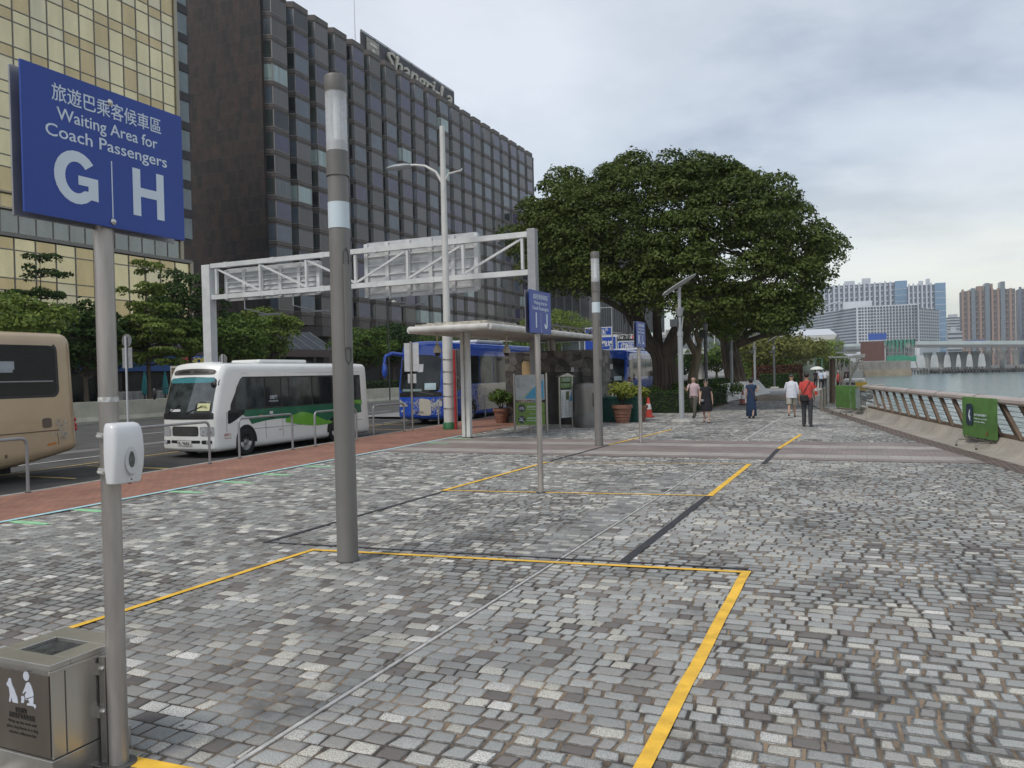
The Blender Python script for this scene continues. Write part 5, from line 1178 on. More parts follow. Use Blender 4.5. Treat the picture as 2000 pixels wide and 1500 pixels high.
# ================================================================== VEHICLES (local: front at y=0 facing -Y, length along +Y)
class Shell:
    """rounded, tapering body box; surf() places any point of its faces so glass and trim follow the same skin"""
    def __init__(s, W, Ln, z0, z1, r=.18, slant=.35, bow=.12, tumble=.04, rslant=.06, crown=.05, nose=0., fz=None, rbow=.05, r_bot=None):
        s.__dict__.update(locals())
    def warp(s, x, y, z):
        t = (z-s.z0)/(s.z1-s.z0); tc = min(max(t, 0), 1); h = s.W/2
        fy = max(0, 1-y/1.6); ry = max(0, 1-(s.Ln-y)/1.2)
        lean = s.slant*max(0, (tc-.38)/.62)**1.25 + s.nose*max(0, .38-tc)/.38*-0
        ny = y + fy*(lean + s.bow*(x/h)**2) - ry*(s.rslant*tc + s.rbow*(x/h)**2)
        nx = x*(1-s.tumble*tc)*(1-.05*fy*fy)
        nz = z - (s.crown*(x/h)**2 if t > .9 else 0)
        if s.fz and t < .3: nz += s.fz(y)*(1-t/.3)
        return (nx, ny, nz)
    def surf(s, face, a, c, off=0.):
        h = s.W/2; r = s.r
        p = {'F': Vector((a, 0, c)), 'B': Vector((a, s.Ln, c)), 'L': Vector((h, a, c)), 'R': Vector((-h, a, c)), 'T': Vector((a, c, s.z1)), 'D': Vector((a, c, s.z0))}[face]
        q = Vector((min(max(p.x, -h+r), h-r), min(max(p.y, r), s.Ln-r), min(max(p.z, s.z0+r*.6), s.z1-r)))
        d = p-q
        if d.length > 1e-6: n = d.normalized(); p = q+n*(r+off) if True else p
        x, y, z = p; return s.warp(x, y, z)
    def body(s, nx=10, ny=34, nz=14):
        b = MB()
        def lin(a, c, n, r): # denser near the rounded ends
            e_ = [a, a+r*.25, a+r*.6, a+r]; f = [c-r, c-r*.6, c-r*.25, c]; m = [a+r+(c-a-2*r)*i/n for i in range(1, n)]; return e_+m+f
        h = s.W/2; X_ = lin(-h, h, nx, s.r); Y_ = lin(0, s.Ln, ny, s.r); Z_ = lin(s.z0, s.z1, nz, s.r)
        for f, A, B_, flip in (('F',X_,Z_,0),('B',X_,Z_,1),('L',Y_,Z_,0),('R',Y_,Z_,1),('T',X_,Y_,0),('D',X_,Y_,1)):
            vs = [s.surf(f, a, c) for c in B_ for a in A]; n = len(A)
            fs = [(j*n+i, j*n+i+1, (j+1)*n+i+1, (j+1)*n+i) for j in range(len(B_)-1) for i in range(n-1)]
            if flip: fs = [q[::-1] for q in fs]
            b.add(vs, fs)
        return b
    def patch(s, face, a0, a1, fc0, fc1, off=.006, na=16, nc=8, rad=0., b=None, mat=0, flip=None):
        """patch over a0..a1, bounded by functions (or constants) fc0(a), fc1(a)"""
        b = b or MB(); g0 = fc0 if callable(fc0) else (lambda a: fc0); g1 = fc1 if callable(fc1) else (lambda a: fc1)
        vs = []
        for i in range(na+1):
            t = i/na
            if rad: # cluster samples at ends for round corners
                L_ = abs(a1-a0); t = t if na < 6 else (0.5-0.5*math.cos(math.pi*t))
            a = a0+(a1-a0)*t; e_ = min(abs(a-a0), abs(a1-a)); ins = 0
            if rad and e_ < rad: ins = rad-math.sqrt(max(0, rad*rad-(rad-e_)**2))
            lo, hi = g0(a)+ins, g1(a)-ins
            for j in range(nc+1): vs.append(s.surf(face, a, lo+(hi-lo)*j/nc, off))
        fs = [(i*(nc+1)+j, (i+1)*(nc+1)+j, (i+1)*(nc+1)+j+1, i*(nc+1)+j+1) for i in range(na) for j in range(nc)]
        if face in 'RB': fs = [q[::-1] for q in fs]
        b.add(vs, fs, mat); return b
glass = M('vehicle_glass', (.016,.021,.023), .06, var=.5, scale=1.1, spec=.3)
glass_l = M('vehicle_glass_light', (.032,.040,.042), .07, var=.8, scale=2.2, spec=.3)
rubber = M('rubber', (.016,.016,.017), .8, var=.3); blackt = M('black_trim', (.018,.018,.02), .4)
chrome = M('chrome', (.6,.6,.6), .15, .95, var=.05); hl = M('headlight_glass', (.48,.50,.52), .08, .3, var=.5, scale=14, coat=1.)
def wheel(root, x, y, r, w_, side, hub):
    o = thing('w', '', 'w'); bpy.data.objects.remove(o)
    b = MB(); s_ = side
    prof = [(r*.62,-w_/2),(r*.93,-w_/2),(r,-w_/2+.03),(r,w_/2-.03),(r*.93,w_/2),(r*.62,w_/2)]
    b.lathe([(a, c*s_) for a, c in prof], (0,0,0), 30, 0, 'x', False); t = b.build('wheel', rubber, root, smooth=True); t.location = (x, y, r)
    b = MB(); b.lathe([(r*.62,w_/2*s_-.01*s_),(r*.60,w_/2*s_-.05*s_),(r*.35,w_/2*s_-.09*s_),(r*.22,w_/2*s_-.02*s_),(r*.18,w_/2*s_+.0),(.01,w_/2*s_+.005*s_)], n=24, axis='x', cap=False)
    for i in range(8):
        a = 2*math.pi*i/8; b.lathe([(.017,0),(.017,.02*s_),(.005,.025*s_)], (w_/2*s_-.03*s_, r*.30*math.cos(a), r*.30*math.sin(a)), 6, 0, 'x')
    b.build('rim', hub, t, smooth=True)
    b = MB(); arch = [(1.16*r*math.cos(a), 1.16*r*math.sin(a)) for a in [R(-22)+R(224)*i/16 for i in range(17)]]
    return t
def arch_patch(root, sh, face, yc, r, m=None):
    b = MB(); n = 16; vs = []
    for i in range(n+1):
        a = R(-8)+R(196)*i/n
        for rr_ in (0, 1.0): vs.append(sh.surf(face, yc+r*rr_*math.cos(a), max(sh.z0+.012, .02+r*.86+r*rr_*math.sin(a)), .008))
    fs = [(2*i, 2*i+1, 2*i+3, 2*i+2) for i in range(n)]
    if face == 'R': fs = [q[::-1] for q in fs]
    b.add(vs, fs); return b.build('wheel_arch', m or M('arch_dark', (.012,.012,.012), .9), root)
def seam(sh, face, pts, root_b, r=.006):
    root_b.tube([sh.surf(face, a, c, .003) for a, c in pts], r, 4)

# ---- white minibus with green wave
mbx, mby = -16.98, 16.25
mini = thing('minibus', 'white minibus with dark green band and lime wave, number plate PK 9683', 'minibus', (mbx, mby, -.13))
sh_ = Shell(2.10, 7.45, .24, 2.62, r=.16, slant=.44, bow=.16, tumble=.055, rslant=.12, crown=.07)
whitep = M('bus_white', (.76,.77,.75), .28, var=.05, coat=.5, scale=1.5)
sh_.body().build('body', whitep, mini, smooth=True)
b = sh_.patch('F', -.93, .93, lambda a: 1.20, lambda a: 2.22-.05*a*a, .008, 22, 10, .10); b.build('windscreen', M('screen_glass', (.045,.055,.055), .05, var=.85, scale=2.2, coat=.6, spec=.8), mini, smooth=True)
b = sh_.patch('F', -.86, .86, 2.06, 2.20, .013, 20, 3, .04); b.build('sun_band', M('sunband', (.06,.22,.25), .1, coat=.5), mini, smooth=True)
b = sh_.patch('F', -.98, .98, lambda a: 1.07, lambda a: 1.24, .010, 20, 3, .03); b.build('cowl', blackt, mini, smooth=True)
b = sh_.patch('F', -.84, .84, 2.28, 2.45, .012, 18, 4, .07); b.build('roof_vent', M('vent_brown', (.06,.052,.05), .5), mini, smooth=True)
b = MB(); sh_.patch('F', -.6, -.08, 2.33, 2.40, .018, 8, 2, .02, b); sh_.patch('F', .08, .6, 2.33, 2.40, .018, 8, 2, .02, b); b.build('vent_slot', M('black_plastic', (.01,.01,.01), .4), mini)
b = sh_.patch('F', -.50, .50, .62, .88, .010, 14, 5, .05); b.build('grille', M('grille_black', (.03,.03,.03), .4), mini)
b = MB()
for i in range(5): sh_.patch('F', -.47, .47, .65+.043*i, .663+.043*i, .018, 12, 1, 0, b)
b.build('grille_bar', M('grille_chrome', (.22,.22,.22), .25, .6), mini)
for s_ in (-1, 1):
    b = sh_.patch('F', .56*s_ if s_ > 0 else -.98, .98 if s_ > 0 else -.56, .62, .87, .012, 10, 4, .04); b.build('headlight', hl, mini, smooth=True)
    b = sh_.patch('F', .60*s_ if s_ > 0 else -.92, .92 if s_ > 0 else -.60, .40, .50, .012, 8, 3, .03); b.build('fog_lamp', blackt, mini)
    b = MB(); c_ = sh_.surf('F', .80*s_, .45, .02); b.lathe([(.045,0),(.045,-.02),(.01,-.025)], c_, 12, 0, 'y'); b.build('fog_lens', hl, mini)
b = sh_.patch('F', -1.0, 1.0, .27, .57, .006, 20, 4, .06); b.build('bumper', M('bumper_white', (.72,.73,.72), .35, coat=.3), mini, smooth=True)
b = sh_.patch('F', -.55, .55, .42, .50, .012, 12, 2, .02); b.build('bumper_slot', blackt, mini)
b = sh_.patch('F', -.27, .27, .36, .49, .025, 6, 2, 0); pl_ = b.build('number_plate', M('plate_white', (.62,.62,.6), .4), mini)
text('PK 9683', .085, M('plate_black', (.012,.012,.012), .5), mini, Vector(sh_.surf('F', 0, .425, .055)), X1, Z1, width=.44, depth=.004)
b = MB(); c_ = sh_.surf('F', .78, .62, .02); text('A/C', .05, blackt, mini, Vector(sh_.surf('F', .9, .72, .02)), X1, Z1, width=.06)
# side facing the plaza (x = +W/2 : 'L')
GL, GH_ = 1.30, 2.16
def wave_lo(y):  # dark green band lower edge
    return .98-.13*math.exp(-((y-1.55)/.9)**2)+.05*math.sin(y*1.1)
b = sh_.patch('L', .85, 6.9, lambda y: (1.26-(y-.85)*.55) if y < 1.35 else (.84+.10*math.sin((y-1.35)*1.3)), 1.34, .006, 50, 5); b.build('green_band', M('band_green', (.008,.12,.06), .28, coat=.5), mini, smooth=True)
b = sh_.patch('L', 2.9, 6.3, lambda y: .82-.20*math.sin(max(0, (y-2.9)/3.4)*math.pi), lambda y: .90+.20*math.sin((y-2.9)/3.4*2*math.pi+.3)*(1-abs((y-4.6)/1.75)**4), .010, 46, 4); b.build('lime_wave', M('lime_green', (.13,.38,.035), .28, coat=.5), mini, smooth=True)
b = sh_.patch('L', 5.6, 6.95, lambda y: 1.34-.75*max(0, 1-((y-5.6)/1.35))**.8*.45, 1.34, .011, 16, 3); b.build('gold_wave', M('gold_wave', (.22,.13,.035), .3, coat=.4), mini, smooth=True)
b = sh_.patch('L', 5.8, 6.95, lambda y: 1.34-.17*((y-5.8)/1.15)**1.3, 1.345, .014, 12, 2); b.build('lime_tip', MATS['lime_green'], mini, smooth=True)
for (y0, y1_, z0, z1, m, nm) in ((.72,2.02,1.32,GH_,glass_l,'side_window'),(2.08,2.72,1.32,GH_,glass,'door_window'),(2.78,3.08,GL,GH_,glass_l,'side_window'),(3.12,4.18,GL,GH_,glass_l,'side_window'),(4.24,5.2,GL,GH_,glass,'side_window'),(5.26,6.1,GL,GH_,glass_l,'side_window'),(6.16,6.86,GL,GH_,glass_l,'side_window')):
    lo = z0 if y0 > 1 else (lambda y: 1.30-.0*y)
    b = sh_.patch('L', y0, y1_, lo, z1 if y0 > 1 else (lambda y: min(2.16, 1.36+(y-.40)*1.6)), .012, 12, 6, .05); b.build(nm, m, mini, smooth=True)
b = sh_.patch('L', .55, 6.93, lambda y: 1.27 if y > 1.0 else 1.27, lambda y: min(2.20, 1.36+(y-.5)*1.9) if y < 1.2 else 2.20, .007, 40, 4, .02); b.build('window_band', blackt, mini, smooth=True)
b = sh_.patch('L', .45, 1.15, lambda y: .90+.28*max(0,(y-.45)/.7)**1.2 if y < 1.2 else 1.2, lambda y: 1.29, .012, 10, 5, .05); b.build('lower_window', glass, mini, smooth=True)
for y0 in (.85, 3.3, 4.9):   # pale head rests glimpsed in the windows
    pass
b = MB(); seam(sh_, 'L', [(2.04,.40),(2.04,1.28)], b); seam(sh_, 'L', [(2.78,.40),(2.78,1.28)], b); seam(sh_, 'L', [(1.3,.72),(6.9,.66)], b); seam(sh_, 'L', [(.4,.70),(.4,1.25)], b); seam(sh_, 'L', [(.95,2.3),(6.9,2.3)], b, .004)
b.build('panel_seam', M('seam_grey', (.14,.14,.135), .6), mini)
text('自動門', .09, sign_white, mini, Vector(sh_.surf('L', 2.4, 1.58, .02)), Y1, Z1, width=.30); text('POWER OPERATED', .045, sign_white, mini, Vector(sh_.surf('L', 2.4, 1.47, .02)), Y1, Z1, width=.40)
text('旅遊巴士', .06, M('red_print', (.42,.06,.05), .5), mini, Vector(sh_.surf('L', .42, .62, .012)), Y1, Z1, width=.26); text('PUBLIC BUS', .035, MATS['red_print'], mini, Vector(sh_.surf('L', .42, .53, .012)), Y1, Z1, width=.26)
text('16人', .05, MATS['red_print'], mini, Vector(sh_.surf('L', 2.66, .62, .012)), Y1, Z1, width=.12)
b = sh_.patch('L', 1.78, 1.90, 1.02, 1.10, .012, 3, 2); b.build('orange_notice', M('orange_sticker', (.5,.12,.04), .5), mini)
b = sh_.patch('L', 2.22, 2.36, 1.10, 1.18, .012, 3, 2); b.build('white_notice', M('notice_white', (.6,.6,.6), .6), mini); b = sh_.patch('L', 2.2, 2.4, .98, 1.09, .012, 3, 2); b.build('door_handle', M('black_plastic', (.01,.01,.01), .4), mini)
b = sh_.patch('F', .46, .86, 1.30, 1.50, .016, 4, 2); b.build('screen_notice', M('notice_yellow', (.62,.62,.36), .6), mini)
text('預約車輛', .06, M('notice_ink', (.3,.32,.12), .6), mini, Vector(sh_.surf('F', .66, 1.41, .03)), X1, Z1, width=.22)
b = sh_.patch('F', -.62, -.15, 1.28, 1.35, .016, 6, 2, .02); b.build('dashboard_paper', M('notice_white', (.6,.6,.6), .6), mini)
b = MB(); b.tube([sh_.surf('F', -.7, 1.24, .03), sh_.surf('F', -.2, 1.46, .03)], .012, 5); b.tube([sh_.surf('F', .1, 1.24, .03), sh_.surf('F', .62, 1.42, .03)], .012, 5); b.build('wiper', blackt, mini)
b = MB(); b.tube([(1.0,.32,2.12),(1.14,.14,2.08),(1.16,.10,1.98)], .015, 6); b.build('mirror_arm', blackt, mini); b = MB(); b.ell((1.08,.02,2.0),(.10,.05,.09),10,6); b.build('mirror', blackt, mini, smooth=True)
b = MB(); b.tube([(-1.0,.45,1.95),(-1.2,.2,1.9)], .015, 6); b.ell((-1.24,.15,1.78),(.08,.05,.17),10,6); b.build('mirror', blackt, mini, smooth=True)
hubm = M('hub_grey', (.26,.26,.255), .4, .5, var=.3)
for y in (1.20, 5.35):
    for s_ in (-1, 1):
        wheel(mini, s_*.975, y, .365, .20, s_, hubm)
    arch_patch(mini, sh_, 'L', y, .45); arch_patch(mini, sh_, 'R', y, .45)
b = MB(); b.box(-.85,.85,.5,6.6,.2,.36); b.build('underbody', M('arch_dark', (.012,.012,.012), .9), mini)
b = MB(); b.box(-.55,.55,2.4,4.6,2.60,2.71); b.build('air_unit', whitep, mini, bevel=.05)
b = MB(); b.box(-.18,.18,.9,1.3,2.58,2.64); b.build('roof_hatch', whitep, mini, bevel=.02)
# driver seen through the glass: pale shirt shape is left to the glass tone

# ---- coaches
def coach(x, y, lab, kind):
    t = thing('coach', lab, 'coach', (x, y, -.13)); blue = kind != 'tan'
    W_, Ln_, H_ = 2.5, 11.6, (3.62 if blue else 3.32)
    s = Shell(W_, Ln_, .34, H_, r=.24, slant=.42 if blue else .3, bow=.22, tumble=.05, rslant=.10, crown=.08, rbow=.09, fz=(lambda y: .32*max(0, (y-Ln_+2.6)/2.6)**1.5))
    bodym = M('coach_blue', (.018,.075,.42), .22, var=.08, coat=.6, scale=.8) if blue else M('coach_tan', (.44,.335,.215), .3, .25, var=.08, coat=.5, scale=.9)
    s.body(12, 46, 16).build('body', bodym, t, smooth=True)
    if blue:
        s.patch('F', -1.05, 1.05, lambda a: 1.38+.08*a*a, lambda a: 3.02-.10*a*a, .012, 24, 12, .14).build('windscreen', M('coach_screen', (.022,.026,.027), .06, var=.8, scale=1.2, spec=.35), t, smooth=True)
        s.patch('F', -1.12, 1.12, 1.22, 1.42, .009, 20, 3, .05).build('cowl', blackt, t, smooth=True)
        # big side glazing: curved first pane then a ribbon
        for sd_ in 'LR':
            s.patch(sd_, .55, 2.0, lambda y: 1.12+.50*((y-.55)/1.45)**.7, lambda y: 2.86+.10*(y-.55)/1.45, .012, 14, 8, .08).build('side_window', glass, t, smooth=True)
            for k_ in range(6):
                y0 = 2.06+k_*1.5; s.patch(sd_, y0, y0+1.44, 1.72, 2.98, .012, 8, 6, .04).build('side_window', glass_l if k_ % 2 else glass, t, smooth=True)
        if kind == 'speckled':
            rnn = random.Random(21); cr_ = M('coach_cream', (.46,.43,.36), .3, var=.08, coat=.4); ch = MB()
            s.patch('L', 3.3, 11.2, .50, 1.70, .010, 46, 6).build('cream_panel', cr_, t, smooth=True)
            s.patch('F', .05, .62, lambda a: .42, lambda a: 1.18-.15*a, .010, 8, 6, .1).build('cream_panel', cr_, t, smooth=True)
            def chip(f, a, c, sz): 
                pts = [(a-sz*rnn.uniform(.4,1), c-sz*.8), (a+sz, c-sz*rnn.uniform(.2,.8)), (a+sz*.5, c+sz*1.1)]; ch.add([s.surf(f, p_[0], p_[1], .014) for p_ in pts], [(0,1,2)])
            for _ in range(420):
                q_ = rnn.random()**1.3; chip('L', 3.4-q_*1.4, rnn.uniform(.5,1.68), rnn.uniform(.018,.045)*(1.1-q_*.5))
            for _ in range(240):
                q_ = rnn.random()**1.2; sg = rnn.choice((-1,1)); chip('F', (.05 if sg < 0 else .62)+sg*q_*.42, rnn.uniform(.45,1.15), rnn.uniform(.014,.03))
            ch.build('paint_speckle', cr_, t)
            ch = MB()
            for _ in range(150): chip('L', 3.32+rnn.random()**1.6*.8, rnn.uniform(.5,1.68), rnn.uniform(.015,.035))
            ch.build('blue_speckle', bodym, t)
        else:
            s.patch('F', -1.05, 1.05, .55, 1.2, .010, 20, 4, .1).build('dusty_panel', M('coach_blue_mid', (.05,.11,.36), .3), t)
        for s_ in (-1, 1):
            a0, a1 = (.58, 1.12) if s_ > 0 else (-1.12, -.58)
            s.patch('F', a0, a1, lambda a: .80+.0*a, lambda a: .88+.26*(abs(a)-.58)/.54, .014, 10, 4, .05).build('headlight', hl, t, smooth=True)
            b = MB(); b.lathe([(.055,0),(.055,-.02),(.01,-.03)], s.surf('F', .92*s_, .60, .015), 14, 0, 'y'); b.build('fog_lamp', hl, t, smooth=True)
        b = MB(); b.tube([(-1.0,.5,3.05),(-1.28,.05,3.12),(-1.48,-.18,3.0),(-1.52,-.22,2.7)], [.09,.085,.08,.07], 10); b.build('mirror_arm', bodym, t, smooth=True)
        b = MB(); b.ell((-1.53,-.2,2.4),(.13,.10,.34),12,8); b.build('mirror', bodym, t, smooth=True)
        b = MB(); b.tube([(1.0,.5,3.02),(1.25,.12,3.0),(1.30,.02,2.85)], .05, 8); b.ell((1.3,0,2.6),(.09,.08,.24),10,7); b.build('mirror', bodym, t, smooth=True)
        s.patch('F', -.05, .22, 2.28, 2.62, .016, 3, 3).build('screen_paper', M('notice_white', (.6,.6,.6), .6), t)
        s.patch('F', .34, .88, 1.52, 1.80, .016, 4, 3).build('screen_notice', M('notice_pale_blue', (.42,.55,.60), .6), t)
        s.patch('F', -.9, .2, 1.46, 1.56, .016, 8, 2, .02).build('dashboard_paper', M('dash_tone', (.20,.28,.28), .6), t)
        b = MB(); b.tube([s.surf('F',-.9,1.3,.03), s.surf('F',-.3,1.42,.03)], .015, 5); b.tube([s.surf('F',.1,1.42,.03), s.surf('F',.8,1.3,.03)], .015, 5); b.build('wiper', blackt, t)
        text('旅遊巴', .09, M('faint_letter', (.15,.22,.5), .4), t, Vector(s.surf('F', -.45, .98, .02)), X1, Z1, width=.5)
        if kind == 'speckled': text('DK 330', .09, blackt, t, Vector(s.surf('F', .05, .56, .03)), X1, Z1, width=.4)
    else:
        for sd_ in 'LR':
            for k_, (y0, y1_) in enumerate(((1.2,3.0),(3.1,5.0),(5.1,7.0),(7.1,8.9),(9.0,11.05))):
                s.patch(sd_, y0, y1_, 1.88, 2.98, .012, 16, 8, .14 if k_ == 4 else .05).build('side_window', M('coach_window', (.010,.012,.014), .07, var=.5, scale=.9, spec=.25), t, smooth=True)
            s.patch(sd_, 1.1, 11.12, 1.82, 3.04, .007, 50, 6, .18).build('window_band', blackt, t, smooth=True)
        b = MB(); b.tube([s.surf('L', 7.2, 2.18, .02), s.surf('L', 10.95, 2.18, .02)], .014, 5); b.build('rail_line', M('rail_pale', (.3,.31,.32), .5), t)
        s.patch('L', 9.6, 10.0, 2.44, 2.62, .017, 3, 2).build('window_paper', M('paper_grey', (.30,.33,.36), .6), t); s.patch('L', 9.66, 9.96, 2.38, 2.44, .017, 3, 2).build('window_paper', MATS['paper_grey'], t)
        s.patch('L', 10.62, 10.86, 1.12, 1.36, .012, 4, 3, .03).build('side_grille', M('grille_brown', (.11,.085,.065), .6), t)
        b = MB(); seam(s, 'L', [(1,.98),(11.05,1.02)], b, .012); seam(s, 'L', [(9.6,.42),(9.6,.98)], b, .006); seam(s, 'L', [(11.0,.95),(11.02,.6)], b, .006)
        for y_ in (9.45, 9.72): s.patch('L', y_, y_+.05, .52, .60, .012, 2, 2, 0, b)
        b.build('panel_seam', M('tan_seam', (.14,.09,.055), .6), t)
        s.patch('L', 10.72, 10.95, .62, .68, .012, 3, 2).build('side_marker', M('amber', (.50,.17,.03), .4), t)
        rnn = random.Random(8); sc2 = MB()
        for _ in range(70):
            a, c = 11.12+rnn.gauss(0,.09), rnn.uniform(.72,1.30); sz = rnn.uniform(.012,.05)
            sc2.add([s.surf('L', a-sz*.6, c-sz, .006), s.surf('L', a+sz*.5, c-sz*.7, .006), s.surf('L', a+sz*.3, c+sz, .006), s.surf('L', a-sz*.5, c+sz*.6, .006)], [(0,1,2,3)])
        sc2.build('scraped_paint', M('scrape', (.40,.36,.30), .7, var=.5, scale=20), t)
        for z in (.98, 1.12, 1.28):
            b = MB(); b.ell(s.surf('B', 1.14, z, .0), (.05,.05,.055), 10, 6); b.build('tail_light', M('tail_red', (.42,.02,.02), .25), t, smooth=True)
    hubc = M('hub_grey')
    for y_ in (2.45, 8.2):
        for s_ in (-1, 1): wheel(t, s_*1.145, y_, .49, .26, s_, hubc)
        arch_patch(t, s, 'L', y_, .60); arch_patch(t, s, 'R', y_, .60)
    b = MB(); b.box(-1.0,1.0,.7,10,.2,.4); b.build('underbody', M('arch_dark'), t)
    b = MB(); b.box(-.9,.9,4,7,H_-.03,H_+.14); b.build('air_unit', bodym if not blue else M('roof_white', (.5,.52,.56), .4), t, bevel=.08)
    return t
coach(-17.95, 1.38, 'tan coach with big dark rear side window, cropped by the left edge of the photo', 'tan')
coach(-17.5, 29.6, 'blue coach with cream speckled flank beside the shelter', 'speckled')
q = onx(1213, 770, -15.6); coach(q.x-.2, q.y-2, 'blue coach seen beyond the stone wall behind the second lamp column', 'plain')
# ---- white van next to the far blue coach
q = gp(1252, 772); vn = thing('van', 'white delivery van partly hidden between the far blue coach and the banyan trunk', 'van', (-15.2, 62, -.13))
sv = Shell(1.9, 5.0, .3, 2.5, r=.2, slant=.8, bow=.12, tumble=.05, rslant=.05)
sv.body().build('body', M('van_white', (.58,.59,.59), .3, coat=.4), vn, smooth=True); sv.patch('F', -.78, .78, 1.3, 2.1, .01, 14, 8, .08).build('windscreen', glass, vn)
sv.patch('L', .9, 1.7, 1.3, 2.0, .012, 8, 5, .05).build('side_window', glass, vn)
for s_ in (-1, 1): sv.patch('F', min(.5*s_,.82*s_), max(.5*s_,.82*s_), .75, .95, .012, 5, 3, .03).build('headlight', hl, vn)
for y_ in (1.0, 3.9):
    for s_ in (-1, 1): wheel(vn, s_*.82, y_, .34, .2, s_, hubm)
# ---- red car beyond the minibus
rc_ = thing('parked_car', 'dark red car half hidden behind the nose of the white minibus', 'car', (-25.35, 24.0, -.13))
def car_body(W_, Ln_):
    prof = [(0,.38),(-.02,.62),(.10,.72),(.95,.90),(1.15,.96),(1.75,1.36),(2.1,1.43),(3.1,1.43),(3.75,1.1),(4.15,.98),(4.25,.7),(4.2,.36)]
    b = MB(); vs = []; nx_ = 9
    for y, z in prof:
        for i in range(nx_):
            x = -1+2*i/(nx_-1); ed = abs(x)**4; zz = .34+(z-.34)*(1-.13*ed); yy = y+(.22*x*x if y < 1.0 else (-.12*x*x if y > 3.9 else 0)); tw = 1-.16*max(0, (z-.95)/.48); vs.append((x*W_/2*tw, yy, zz))
    k = nx_; fs = [(i*k+j, i*k+j+1, (i+1)*k+j+1, (i+1)*k+j) for i in range(len(prof)-1) for j in range(k-1)]
    for sgn, j in ((1, k-1), (-1, 0)):
        o = len(vs); 
        for (y, z) in prof: v_ = vs[prof.index((y,z))*k+j]; vs.append((v_[0], v_[1], .30))
        for i in range(len(prof)-1):
            f = (i*k+j, o+i, o+i+1, (i+1)*k+j); fs.append(f if sgn < 0 else f[::-1])
    b.add(vs, fs); return b
car_body(1.72, 4.2).build('body', M('car_red', (.13,.012,.015), .2, var=.1, coat=.8), rc_, smooth=True)
b = MB(); b.add([(-.66,1.14,.985),(.66,1.14,.985),(.58,1.72,1.37),(-.58,1.72,1.37)], [(0,1,2,3)]); b.build('windscreen', glass, rc_)
for s_ in (-1, 1):
    b = MB(); b.add([(s_*.80,1.35,.97),(s_*.80,3.6,.98),(s_*.735,3.15,1.36),(s_*.735,1.85,1.36)], [(0,1,2,3) if s_ > 0 else (3,2,1,0)]); b.build('side_window', glass, rc_)
    b = MB(); b.ell((s_*.58,.12,.66),(.2,.1,.07),12,7); b.build('headlight', hl, rc_, smooth=True)
    for y_ in (.82, 3.35): wheel(rc_, s_*.74, y_, .30, .19, s_, hubm)
b = MB(); b.box(-.24,.24,-.06,-.035,.46,.57); b.build('number_plate', M('plate_white'), rc_); text('TU 68', .07, M('plate_black'), rc_, (0,-.062,.515), X1, Z1, width=.36)
b = MB(); b.box(-.6,.6,-.035,.02,.34,.42); b.build('bumper_intake', blackt, rc_)
# ---- lorry behind the minibus
ly = thing('lorry', 'brown sided lorry with pale headboard rail parked beyond the white minibus', 'lorry', (-31, 33, -.13))
p0, p1 = ony(330, 716, 33), ony(432, 712, 33)
b = MB(); b.box(p0.x+31+.2, p1.x+31+.6, 0, 2.3, .9, p0.z+.13-.1); b.build('cargo_body', M('lorry_brown', (.22,.17,.13), .7, var=.3), ly, bevel=.03)
b = MB(); w0, w1, zt_ = p0.x+31+.2, p1.x+31+.6, p0.z+.13
b.box(w0-.05, w1+.05, -.06, 2.36, zt_-.1, zt_+.02); 
for i in range(6): x = w0+(w1-w0)*i/5; b.box(x-.05, x+.05, -.05, 0, .9, zt_-.1)
b.build('side_rail', M('rail_pale2', (.38,.36,.32), .6, var=.3), ly)
b = MB(); b.box(w1+.1, w1+1.9, .1, 2.2, .6, 2.3); b.build('cab', M('van_white'), ly, bevel=.15)
b = MB(); b.box(w0, w1+1.8, .3, 2.0, .55, .9); b.build('chassis', blackt, ly)
for x in (w0+.7, w1-.5, w1+1.1):
    b = MB(); b.lathe([(.42,-.12),(.45,-.1),(.45,.1),(.42,.12)], (x, .12, .45), 20, 0, 'y'); b.build('wheel', rubber, ly)
# ================================================================== TREES AND PLANTS
from mathutils import noise
leaf_banyan = Mleaf('leaf_banyan', (.018,.038,.009), (.105,.14,.032))
leaf_mid = Mleaf('leaf_mid', (.03,.07,.015), (.13,.20,.04))
leaf_light = Mleaf('leaf_light', (.06,.115,.020), (.21,.27,.06))
leaf_dark = Mleaf('leaf_dark', (.018,.042,.014), (.07,.12,.03))
leaf_yel = Mleaf('leaf_yellowish', (.07,.09,.02), (.20,.20,.06))
leaf_croton = Mleaf('leaf_croton', (.06,.11,.015), (.33,.35,.07))
leaf_red = Mleaf('leaf_red', (.05,.025,.018), (.12,.055,.035))
leaf_hedge = Mleaf('leaf_hedge', (.020,.045,.012), (.055,.10,.022), .6)
bark = M('bark_grey', (.105,.085,.066), .9, var=.45, scale=5, streak=.12, bump=.6, bscale=9)
bark_pale = M('bark_pale', (.21,.175,.12), .9, var=.35, scale=4, streak=.2, bump=.5, bscale=9)
bark_dark = M('bark_dark', (.05,.042,.035), .9, var=.4, scale=5, streak=.2, bump=.5)
